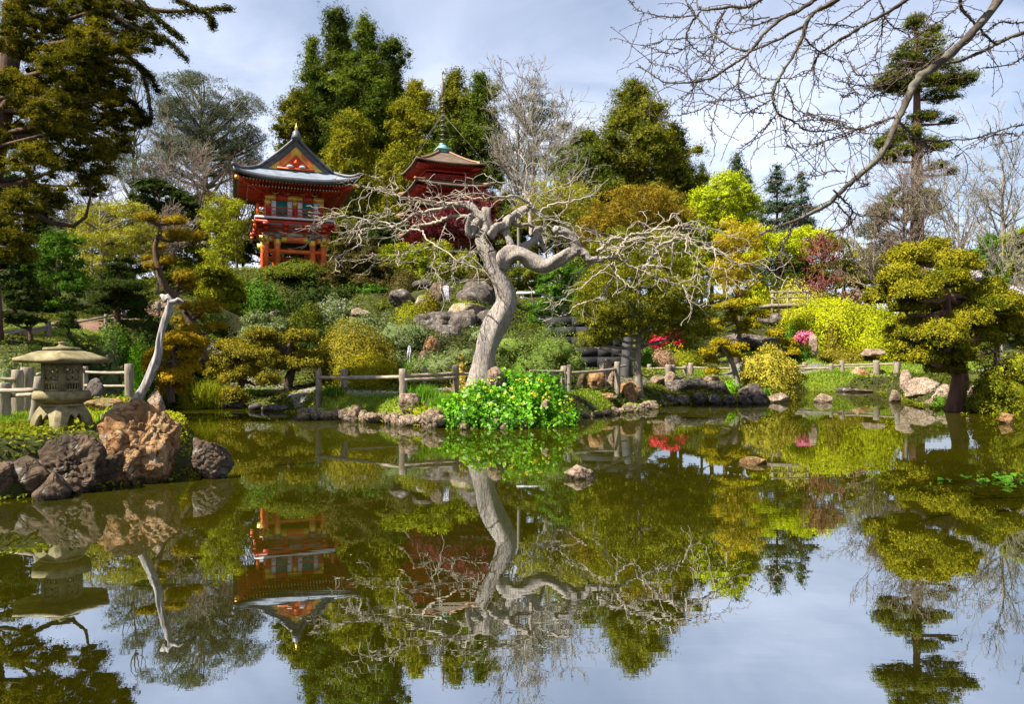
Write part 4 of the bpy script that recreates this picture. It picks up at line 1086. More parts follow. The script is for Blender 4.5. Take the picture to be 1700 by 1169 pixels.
# ---------------------------------------------------------------- pagoda
def pagoda():
    c = np.array([-5.87, 63.7, 9.0]); fr = Frame(c, BLD)
    t = thing('pagoda', "dark red five storey pagoda with brown hipped roofs and a tall ringed spire", 'pagoda', c)
    tops = [17.9 - c[2] - 1.82 * k for k in range(5)]
    for k, ze in enumerate(tops):
        a = 2.95 + 0.1 * k; bw = 1.42 + 0.07 * k
        inner = 0.30 if k == 0 else bw + 0.1; HR = 1.55 if k == 0 else 0.62
        def zr(x, y):
            q = max(abs(x), abs(y)); u = (a - q) / (a - inner)
            h = HR * (u ** 1.5 * 0.75 + u * 0.25) if k == 0 else HR * u
            return ze + h + 0.20 * (min(abs(x), abs(y)) / a) ** 3 * (q / a) ** 3
        # roof as square rings
        qs = np.linspace(a, inner, 10); m_ = 16; V = []
        for q in qs:
            for s in range(4):
                for j in range(m_):
                    u = -1 + 2 * j / m_; x, y = [(u * q, -q), (q, u * q), (-u * q, q), (-q, -u * q)][s]; V.append((x, y, zr(x, y)))
        ns = 4 * m_
        Q = [[i * ns + j, i * ns + (j + 1) % ns, (i + 1) * ns + (j + 1) % ns, (i + 1) * ns + j] for i in range(len(qs) - 1) for j in range(ns)]
        mb = MB(); mb.add(fr(V), Q, G=[[(len(qs) - 1) * ns + j for j in range(ns)]] if k == 0 else None)
        V2 = []
        for sc, dz in ((1.0, 0.0), (1.01, -0.01), (1.01, -0.17), (0.93, -0.19)):
            V2 += [(x * sc, y * sc, z + dz) for x, y, z in V[:ns]]
        mb.add(fr(V2), [[i * ns + j, i * ns + (j + 1) % ns, (i + 1) * ns + (j + 1) % ns, (i + 1) * ns + j] for i in range(3) for j in range(ns)])
        roof = mb.build('roof', M['roof_brown'], t)
        for sx in (-1, 1):
            for sy in (-1, 1):
                mb = MB(); P = [(sx * q, sy * q, zr(q, q) + 0.06) for q in np.linspace(a * 1.02, inner, 12)]
                tubes(mb, fr(P)[None], np.full((1, 12), 0.11), 6); mb.build('hip_ridge', M['roof_tan'], roof, smooth=True)
        # soffit and rafters
        mb = MB(); o_ = a * 0.95; z_ = ze - 0.17
        V = [(-o_, -o_, z_), (o_, -o_, z_), (o_, o_, z_), (-o_, o_, z_), (-bw, -bw, z_ - 0.42), (bw, -bw, z_ - 0.42), (bw, bw, z_ - 0.42), (-bw, bw, z_ - 0.42)]
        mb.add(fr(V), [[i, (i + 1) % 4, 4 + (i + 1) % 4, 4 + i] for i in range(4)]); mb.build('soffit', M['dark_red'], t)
        if k < 4:
            mb = MB(); e_ = a * 0.93
            for u in np.linspace(-e_ * 0.96, e_ * 0.96, 26):
                for s in (-1, 1):
                    bar(mb, (u, s * (e_ - 0.9), z_ - 0.23), (u, s * e_, z_ - 0.06), 0.09, 0.10, fr); bar(mb, (s * (e_ - 0.9), u, z_ - 0.232), (s * e_, u, z_ - 0.062), 0.09, 0.10, fr)
            mb.build('rafters', M['red'], t)
        # storey body, frame, railing
        zb = (tops[k + 1] + 0.45) if k < 4 else -1.5
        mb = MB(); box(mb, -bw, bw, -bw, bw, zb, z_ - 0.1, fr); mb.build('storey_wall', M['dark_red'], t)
        mb = MB()
        for s in (-1, 1):
            for u in np.linspace(-bw, bw, 4):
                box(mb, u - 0.08, u + 0.08, s * bw - 0.05, s * bw + 0.05, zb, z_ - 0.4, fr); box(mb, s * bw - 0.049, s * bw + 0.049, u - 0.079, u + 0.079, zb, z_ - 0.402, fr)
            box(mb, -bw - 0.5, bw + 0.5, s * (bw + 0.4) - 0.05, s * (bw + 0.4) + 0.05, z_ - 0.42, z_ - 0.28, fr); box(mb, s * (bw + 0.4) - 0.049, s * (bw + 0.4) + 0.049, -bw - 0.35, bw + 0.35, z_ - 0.418, z_ - 0.282, fr)
        mb.build('timber_frame', M['red'], t)
        if k < 4:
            mb = MB(); q = bw + 0.42; zz = zb + 0.12
            for s in (-1, 1):
                for h in (0.05, 0.22, 0.40):
                    box(mb, -q, q, s * q - 0.03, s * q + 0.03, zz + h, zz + h + 0.055, fr); box(mb, s * q - 0.028, s * q + 0.028, -q, q, zz + h + 0.001, zz + h + 0.053, fr)
                for u in np.linspace(-q, q, 6):
                    box(mb, u - 0.035, u + 0.035, s * q - 0.035, s * q + 0.035, zz - 0.2, zz + 0.46, fr); box(mb, s * q - 0.034, s * q + 0.034, u - 0.034, u + 0.034, zz - 0.2, zz + 0.459, fr)
            mb.build('railing', M['red'], t)
    zt = tops[0] + 1.55
    mb = MB(); box(mb, -0.42, 0.42, -0.42, 0.42, zt - 0.08, zt + 0.16, fr); box(mb, -0.6, 0.6, -0.6, 0.6, zt + 0.16, zt + 0.26, fr)
    lathe(mb, [(0.40, 0.26), (0.46, 0.36), (0.36, 0.52), (0.16, 0.66), (0.3, 0.72), (0.1, 0.78)], (0, 0, zt), 16, fr); mb.build('roof_cap', M['verdigris'], t)
    sp = MB(); H_ = 26.0 - c[2] - zt
    lathe(sp, [(0.06, 0.7), (0.045, H_ * 0.8), (0.03, H_), (0.005, H_ + 0.25)], (0, 0, zt), 8, fr); spire = sp.build('spire', M['iron'], t)
    for i in range(9):
        r_ = 0.17 - 0.006 * i; mb = MB(); lathe(mb, [(0.06, -0.03), (r_, -0.05), (r_ + 0.02, 0), (r_, 0.05), (0.06, 0.03)], (0, 0, zt + 1.05 + 0.40 * i), 12, fr); mb.build('spire_ring', M['iron'], spire)
    mb = MB(); lathe(mb, [(0.05, -0.75), (0.13, -0.45), (0.17, 0.0), (0.12, 0.5), (0.04, 0.7)], (0, 0, zt + H_ - 1.15), 10, fr); mb.build('flame_finial', M['iron'], spire)
    mb = MB(); lathe(mb, [(0.02, -0.1), (0.1, 0.0), (0.02, 0.1)], (0, 0, zt + H_ + 0.2), 8, fr); lathe(mb, [(0.02, -0.08), (0.08, 0.0), (0.02, 0.08)], (0, 0, zt + H_ - 0.3), 8, fr); mb.build('spire_jewel', M['iron'], spire)
    for sx in (-1, 1):
        for sy in (-1, 1):
            mb = MB(); tubes(mb, fr([(0, 0, zt + H_ * 0.5), (sx * 2.85, sy * 2.85, tops[0] + 0.25)])[None], np.full((1, 2), 0.012), 4); mb.build('guy_wire', M['iron'], t)
pagoda()

# ---------------------------------------------------------------- foliage tools
def sph(n, r):
    return nrm(r.normal(size=(n, 3)))
def leaves(mb, C, N, size, r, tilt=0.6, aspect=0.55, tint=None, droop=0.0, tri=False, bend=0.15, lean=None):
    """Leaf-sized faces at points C facing roughly N."""
    n = len(C)
    if n == 0: return
    nn = nrm(N + tilt * r.normal(size=(n, 3)))
    t = r.normal(size=(n, 3)); t[:, 2] -= droop
    if lean is not None: t = t * 0.5 + lean
    t = nrm(t - (t * nn).sum(1, keepdims=True) * nn); b = np.cross(nn, t)
    L = (np.asarray(size) * r.uniform(0.65, 1.35, n))[:, None]; w = L * aspect
    if tri:
        V = np.stack([C - t * L * 0.5 - b * w * 0.5, C - t * L * 0.5 + b * w * 0.5, C + t * L * 0.6], 1)
        mb.add(V.reshape(-1, 3), T=np.arange(3 * n).reshape(n, 3), tint=tint if tint is not None else r.random(n))
    else:
        V = np.stack([C - t * L * 0.5, C - b * w * 0.5 + nn * L * bend, C + t * L * 0.55, C + b * w * 0.5 + nn * L * bend], 1)
        mb.add(V.reshape(-1, 3), Q=np.arange(4 * n).reshape(n, 4), tint=tint if tint is not None else r.random(n))
_uv = {}
def uvs(nu, nv):
    if (nu, nv) not in _uv:
        V = [(math.sin(math.pi * (j + 0.02) / (nv - 0.96)) * math.cos(2 * math.pi * i / nu), math.sin(math.pi * (j + 0.02) / (nv - 0.96)) * math.sin(2 * math.pi * i / nu), math.cos(math.pi * (j + 0.02) / (nv - 0.96))) for j in range(nv) for i in range(nu)]
        Q = [[j * nu + i, (j + 1) * nu + i, (j + 1) * nu + (i + 1) % nu, j * nu + (i + 1) % nu] for j in range(nv - 1) for i in range(nu)]
        _uv[(nu, nv)] = (np.array(V), np.array(Q))
    return _uv[(nu, nv)]
def pad(mb, c, rad, n, size, r, rough=0.16, low=-0.5, tilt=0.55, aspect=0.55, base=None, var=0.30, core=0.62, depth=0.42, freq=2.2, droop=0.0, tri=False, up=0.0, spray=6, fray=0.22):
    """A clump or clipped pad: a shell of leaves over an ellipsoid, with a leafy core so that it does not read as hollow."""
    rad = np.asarray(rad, float); seed = int(r.integers(1e9))
    g = spray; m = max(3, int(n / g))
    D = sph(int(m * 1.9) + 10, r); D = D[D[:, 2] > low][:m]
    k = (1 + rough * snoise(D, seed, freq, 3)) * (1 - depth * r.random(len(D)) ** 1.7 + fray * r.random(len(D)) ** 4)
    P = c + D * rad * k[:, None]; N = D / rad * rad.mean(); N[:, 2] += up; N = nrm(nrm(N) + 0.45 * tilt * r.normal(size=D.shape))
    b = r.random() if base is None else base
    tint = b + var * snoise(D, seed + 5, 3.0, 2) + var * r.normal(size=len(D)) * 0.8
    P = np.repeat(P, g, 0) + r.normal(size=(len(D) * g, 3)) * size * 0.62; N = np.repeat(N, g, 0)
    tint = np.clip(np.repeat(tint, g) + 0.10 * r.normal(size=len(P)), 0, 1)
    leaves(mb, P, N, size, r, tilt * 0.6, aspect, tint, droop, tri)
    if core:
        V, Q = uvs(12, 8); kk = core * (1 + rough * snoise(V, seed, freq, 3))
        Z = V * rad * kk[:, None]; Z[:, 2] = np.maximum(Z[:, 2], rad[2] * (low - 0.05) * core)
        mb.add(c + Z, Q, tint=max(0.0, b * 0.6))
def px_leaf(n, d): return n * d / F
def crown(mb, lobes, d, clump, leaf, r, dens=1.0, fill=1.0, rdepth=1.0, low=-0.6, tilt=0.7, aspect=0.5, core=0.66, tri=True, droop=0.0, var=0.3, squash=0.75, up=0.0, rough=0.22, shell=0.5):
    """A crown made of many leaf clumps spread through a few lobes. lobes: (px, py, rx, ry[, dd]) in photo pixels at distance d."""
    s = d / F
    for lb in lobes:
        px, py, rx, ry = lb[:4]; dd = lb[4] if len(lb) > 4 else 0.0
        c0 = W(px, py, d + dd); R = np.array([rx * s * hfac(px), rx * s * rdepth, ry * s]); cr = clump * s
        n = max(4, int(fill * 2.5 * (rx * ry) / clump ** 2 * (1.0 + 0.5 * rdepth)))
        D = sph(n, r); q = shell + (1 - shell) * r.random(n) ** 0.6
        C = c0 + D * np.maximum(R - cr * 0.6, R * 0.25) * q[:, None]
        for c in C:
            k = cr * r.uniform(0.65, 1.25)
            nl = int(dens * 9.0 * (k / s) ** 2 / leaf ** 2 + 8)
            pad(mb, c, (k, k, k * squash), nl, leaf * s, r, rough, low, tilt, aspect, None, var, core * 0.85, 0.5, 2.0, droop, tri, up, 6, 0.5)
def stem(mb, pts, r0, r1, sides=7, lump=0.05, seed=3):
    n = max(6, len(pts) * 3); tube(mb, pts, np.linspace(r0, r1, len(pts)), n, sides, lump, seed)
def limbs(mb, top, targets, r0, r, sides=5):
    """Boughs from a trunk point to crown points, sagging or rising a little."""
    PL, RR = [], []
    for t in targets:
        u = np.linspace(0, 1, 7)[:, None]; L = np.linalg.norm(t - top)
        mid = r.normal(size=3) * L * 0.10
        P = top * (1 - u) + t * u + np.sin(u * math.pi) * mid; PL.append(P); RR.append(r0 * (1 - 0.85 * u[:, 0]))
    tubes(mb, PL, RR, sides, caps=False)

# -- growth of bare branches, one level at a time and all twigs of a level at once
def grow(mb, P, D, L, R, levels, r, sides=(6, 5, 4, 3, 3, 3), lo=0.003, collect=None, leaf_from=99):
    """P, D (m,3), L, R (m,). levels: dicts n, ang, lr, rr, wig, grav, k."""
    for lv, g in enumerate(levels):
        k = g.get('k', 6); m = len(P); pts = [P]; d = nrm(D); step = (L / (k - 1))[:, None]
        for i in range(k - 1):
            d = nrm(d + g['wig'] * r.normal(size=(m, 3)) + np.array([0, 0, g.get('grav', 0.0)])); pts.append(pts[-1] + d * step)
        PL = np.stack(pts, 1); u = np.linspace(0, 1, k)
        RR = np.maximum(R[:, None] * (1 - (1 - g.get('tap', 0.35)) * u[None, :]), lo)
        tubes(mb, PL, RR, sides[min(lv, len(sides) - 1)], tint=0.5, caps=False)
        if collect is not None and lv >= leaf_from: collect.append(PL[:, 1:].reshape(-1, 3))
        n = g['n']
        if not n: break
        t = r.uniform(g.get('t0', 0.25), 1.0, (m, n)); t[:, 0] = 1.0
        i = np.minimum((t * (k - 1)).astype(int), k - 2); f = (t * (k - 1) - i)[..., None]
        ar = np.arange(m)[:, None]
        Pn = PL[ar, i] * (1 - f) + PL[ar, i + 1] * f; Dn = nrm(PL[ar, i + 1] - PL[ar, i])
        side = r.normal(size=Dn.shape) * np.array(g.get('flat', (1, 1, 1))); side = nrm(side - (side * Dn).sum(-1, keepdims=True) * Dn)
        a = r.uniform(g['ang'][0], g['ang'][1], (m, n))[..., None]; a[:, 0] *= 0.35
        Dn = Dn * np.cos(a) + side * np.sin(a)
        Ln = (L[:, None] * g['lr'] * r.uniform(0.55, 1.25, (m, n)) * (1.1 - 0.35 * t)); Rn = np.take_along_axis(RR, i, 1) * g['rr']
        P, D, L, R = Pn.reshape(-1, 3), Dn.reshape(-1, 3), Ln.ravel(), Rn.ravel()

# leaf colour pairs (darker shade, lighter shade)
GOLD = ((0.06, 0.056, 0.008), (0.30, 0.245, 0.022))
OLIVE = ((0.06, 0.075, 0.007), (0.28, 0.27, 0.014))
OLIVE_D = ((0.045, 0.06, 0.008), (0.14, 0.15, 0.014))
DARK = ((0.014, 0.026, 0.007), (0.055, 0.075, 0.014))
GREEN = ((0.035, 0.085, 0.009), (0.11, 0.20, 0.018))
BRIGHT = ((0.07, 0.20, 0.006), (0.20, 0.40, 0.015))
LIME = ((0.17, 0.20, 0.006), (0.46, 0.46, 0.016))
YGREEN = ((0.12, 0.15, 0.008), (0.31, 0.32, 0.016))
RUST = ((0.11, 0.08, 0.01), (0.31, 0.215, 0.022))
EUC = ((0.06, 0.07, 0.04), (0.15, 0.16, 0.10))
PINE = ((0.07, 0.12, 0.02), (0.22, 0.27, 0.055))
BLUEG = ((0.035, 0.06, 0.035), (0.10, 0.13, 0.075))
BROWNG = ((0.05, 0.042, 0.012), (0.13, 0.105, 0.03))
GREYG = ((0.075, 0.105, 0.035), (0.23, 0.26, 0.10))
MAROON = ((0.07, 0.012, 0.018), (0.18, 0.035, 0.04))
PINK = ((0.60, 0.10, 0.20), (0.85, 0.32, 0.42))
REDF = ((0.55, 0.015, 0.05), (0.80, 0.06, 0.11))
WHITEF = ((0.34, 0.29, 0.31), (0.56, 0.51, 0.52))
HEDGE_R = ((0.20, 0.11, 0.06), (0.42, 0.27, 0.17))
VARIEG = ((0.17, 0.16, 0.010), (0.55, 0.44, 0.06))

# ---------------------------------------------------------------- clipped shrubs and other mounds (one mesh each)
def mound(label, px, top, hw, d, col, leaf=3.2, name='shrub', cat='shrub', dens=1.0, rough=0.10, lobes=None, dep=1.0, low=-0.15, tilt=0.6, aspect=0.6, group=None, extra=0.0, sink=0.2, up=0.0, droop=0.0, trans=0.18, mats=None, lightvar=0.3, fray=None):
    fray = (0.03 if rough < 0.16 else 0.14) if fray is None else fray; leaf = leaf * (0.86 if rough < 0.16 else 1.0)
    s = d / F; x = (px - CX) * s; g = gz(x, d); zt = EYE + (HY - top) * s; h = max(zt - g + sink, 0.25)
    r = RNG(px, top, d); mb = MB(); c = np.array([x, d, g - sink])
    hf = hfac(px); R = np.array([hw * s * hf, hw * s * dep * hf, h])
    def one(c_, R_):
        area = (R_[0] / s) * (R_[2] / s) * 0.5 * (1 + dep) + (R_[0] / s) ** 2 * 0.5
        leaf_ = leaf * 1.2; n = int(dens * 12.0 * area / leaf_ ** 2)
        pad(mb, c_, R_, n, leaf_ * s, r, rough * 1.25 + 0.02, low, (0.6 if rough < 0.16 else max(tilt, 0.8)), aspect, r.uniform(0.35, 0.65), lightvar, (0.84 if rough < 0.16 else 0.78), (0.18 if rough < 0.16 else 0.24), 3.2, droop, False, up, (2 if rough < 0.16 else 5), fray)
    one(c, R)
    for (lx, ly, lr, lh) in (lobes or []):
        cc = np.array([(lx - CX) * s, d - 0.15 * hw * s, 0]); zt2 = EYE + (HY - ly) * s
        one(np.array([cc[0], cc[1], zt2 - lh * s]), np.array([lr * s * hf, lr * s * dep * hf, lh * s]))
    o = mb.build(name, leaf_mat(*col, trans=trans), loc=(x, d, g))
    return tag(o, label, cat, group)

# ---------------------------------------------------------------- cloud pruned trees: trunk, boughs, one pad per child
def cloud(label, base, trunk, pads, d, col, leaf=3.0, r0=0.14, dens=1.0, cat='tree', name='cloud_pruned_tree', bark='bark_brown', spread=1.0, low=-0.25, rough=0.14, group=None, flatdep=0.9, extra=None, tilt=0.6, aspect=0.6, up=0.0, padname='foliage_pad', trans=0.18, lump=0.1, trunk_r=None, grow_=(1.0, 1.15)):
    """base (px, py) foot; trunk px polyline; pads (px, py, rx, ry[, dd]) are pad centres and half sizes."""
    r = RNG(base[0], base[1], d, len(pads)); s = d / F
    foot = W(base[0], base[1], d); foot[2] = min(foot[2], gz(foot[0], foot[1]) + 0.02) if gz(foot[0], foot[1]) > -0.2 else foot[2]
    t = thing(name, label, cat, foot, group)
    mb = MB(); T = [np.array([foot[0], foot[1], foot[2] - 0.25])] + [W(p[0], p[1], d + (p[2] if len(p) > 2 else 0)) for p in trunk]
    k = len(T); rr = np.array(trunk_r) * s if trunk_r else np.linspace(r0, r0 * 0.4, k)
    if len(rr) != k: rr = np.interp(np.linspace(0, 1, k), np.linspace(0, 1, len(rr)), rr)
    tube(mb, T, rr, k * 4, 12, lump, int(px_seed(base)))
    dds = [(p[4] if len(p) > 4 else r.uniform(-1, 1) * p[2] * s * spread) for p in pads]
    C = [W(p[0], p[1], d + dd) for p, dd in zip(pads, dds)]
    TT = catmull(np.array(T), 24)
    PL, RR = [], []
    for c in C:
        low_ = TT[TT[:, 2] < c[2] + 0.05]
        a = low_[np.argmin(((low_ - c) ** 2).sum(1))] if len(low_) else TT[3]
        u = np.linspace(0, 1, 7)[:, None]; L = np.linalg.norm(c - a)
        P = a * (1 - u) + (c - [0, 0, 0.0]) * u; P[:, 2] -= 0.12 * L * np.sin(u[:, 0] * math.pi); P[1:-1] += r.normal(size=(5, 3)) * L * 0.03
        PL.append(P); RR.append(np.linspace(r0 * 0.42, r0 * 0.14, 7))
    tubes(mb, PL, RR, 6, caps=False)
    mb.build('trunk', M[bark], t, smooth=True)
    for p, c in zip(pads, C):
        m_ = MB(); rx, ry = p[2] * s * grow_[0] * hfac(p[0]), p[3] * s * grow_[1]; leaf_ = leaf * 1.2
        n = int(dens * 13.0 * (p[2] * p[2] * flatdep * 0.8 + p[2] * p[3] * 1.3) / leaf_ ** 2)
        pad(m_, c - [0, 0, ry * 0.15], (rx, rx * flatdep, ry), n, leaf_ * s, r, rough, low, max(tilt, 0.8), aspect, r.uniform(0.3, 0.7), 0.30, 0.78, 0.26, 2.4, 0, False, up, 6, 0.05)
        q = r.integers(3, 6)
        for j in range(q):                                   # lumps along the rim
            a = r.uniform(0, 6.28); cc = c + np.array([math.cos(a) * rx * 0.55, math.sin(a) * rx * flatdep * 0.55, ry * r.uniform(-0.1, 0.25)])
            pad(m_, cc, (rx * 0.5, rx * 0.5 * flatdep, ry * 0.72), n // 5, leaf_ * s, r, rough * 1.3, low, max(tilt, 0.8), aspect, r.uniform(0.3, 0.75), 0.30, 0.76, 0.28, 2.4, 0, False, up, 6, 0.08)
        m_.build(padname, leaf_mat(*col, trans=trans), t)
    return t
def px_seed(b): return int(b[0] * 3 + b[1])

# ---------------------------------------------------------------- trees with a clumpy crown
def tree(label, base, lobes, d, col, clump=14, leaf=3.2, r0=0.3, bark='bark_brown', name='tree', cat='tree', top=None, n_limbs=10, group=None, trunk=None, **k):
    r = RNG(base[0], d, len(lobes), lobes[0][1]); s = d / F
    if len(base) > 1: foot = W(base[0], base[1], d)
    else: foot = on_ground(base[0], d)
    t = thing(name, label, cat, foot, group); mb = MB()
    l0 = lobes[0]; tip = W(l0[0], l0[1] - (l0[3] * 0.6), d) if top is None else W(top[0], top[1], d)
    mid = [W(p[0], p[1], d) for p in trunk] if trunk else [foot * 0.6 + tip * 0.4 + r.normal(size=3) * [0.15, 0.15, 0] * r0 * 4]
    T = [foot - [0, 0, 0.3], *mid, tip]; stem(mb, T, r0, r0 * 0.18, 9)
    TT = catmull(np.array(T), 20); PL = []
    for i in range(n_limbs):
        lb = lobes[i % len(lobes)]; v = sph(1, r)[0] * 0.7
        c = W(lb[0], lb[1], d + (lb[4] if len(lb) > 4 else 0)) + v * np.array([lb[2] * s, lb[2] * s, lb[3] * s])
        ok = TT[TT[:, 2] < c[2] - 0.1 * abs(tip[2] - foot[2])]; ok = ok if len(ok) else TT[:4]
        a = ok[np.argmin(((ok - c) ** 2).sum(1))]
        limbs(mb, a, [c], r0 * 0.38, r)
    mb.build('trunk', M[bark], t, smooth=True)
    m_ = MB(); crown(m_, lobes, d, clump, leaf, r, **k)
    m_.build('crown', leaf_mat(*col, trans=0.2), t)
    return t

def conifer(label, px, top, d, profile, col, clump=12, leaf=3.4, r0=0.4, bark='bark_red', group=None, foot_py=None, n=None, dens=1.0, name='conifer', rd=0.9, up=0.35, gap=0.0, aspect=0.33, squash=0.7, trunk_top=None, lean=0.0):
    """A tall conifer. profile: (row, half width) pairs in photo pixels from the top down."""
    r = RNG(px, top, d); s = d / F; foot = on_ground(px, d) if foot_py is None else W(px, foot_py, d)
    t = thing(name, label, 'tree', foot, group); mb = MB()
    tip = W(px + lean, top + 3, d); stem(mb, [foot - [0, 0, 0.4], (foot + tip) / 2, tip], r0, 0.04, 8)
    profile = profile + [(profile[-1][0] + 80, profile[-1][1] * 0.95)]
    rows = np.array([p[0] for p in profile], float); hws = np.array([p[1] for p in profile], float)
    area = float((np.diff(rows) * (hws[1:] + hws[:-1])).sum()); n = int((n or 1.9 * area / clump ** 2) * 1.05)
    m_ = MB(); PL, RR = [], []
    w = np.interp(np.linspace(rows[0], rows[-1], 400), rows, hws); cdf = np.cumsum(w + 3); cdf /= cdf[-1]
    for i in range(n):
        py = np.interp((i + r.random()) / n, cdf, np.linspace(rows[0], rows[-1], 400)); h = np.interp(py, rows, hws)
        if gap and math.sin(py * gap + 2 * math.sin(py * 0.05)) > 0.55 and r.random() < 0.8: continue
        a = r.uniform(0, 2 * math.pi); h = h * (0.92 + 0.42 * math.sin(2.0 * a + py * 0.045 + px) * math.sin(py * 0.11 + a + top)); q = math.sqrt(r.uniform(0.15, 1.0)) * max(h - clump * 0.35, 1.0)
        ax = px + lean * (rows[-1] - py) / (rows[-1] - top + 1e-6)
        c = W(ax, py, d) + np.array([math.cos(a) * q * s, math.sin(a) * q * s * rd, 0])
        k = clump * s * r.choice([0.7, 0.85, 1.0, 1.45]) * min(1.0, 0.55 + h / (clump * 3))
        nl = int(dens * 9.0 * (k / s) ** 2 / leaf ** 2 + 8)
        pad(m_, c, (k, k, k * squash), nl, leaf * 1.45 * s, r, 0.42, -0.85, 1.0, aspect, None, 0.32, 0.45, 0.6, 2.6, 0.5, True, up, 6, 0.6)
        if i % 3 == 0 and q > clump * 0.6:
            b = W(ax, py + q * 0.25, d); u = np.linspace(0, 1, 5)[:, None]; PL.append(b * (1 - u) + c * u); RR.append(np.linspace(0.10, 0.03, 5) * r0 * 2.2)
    if PL: tubes(mb, PL, RR, 4, caps=False)
    mb.build('trunk', M[bark], t, smooth=True); m_.build('crown', leaf_mat(*col, trans=0.2), t)
    return t

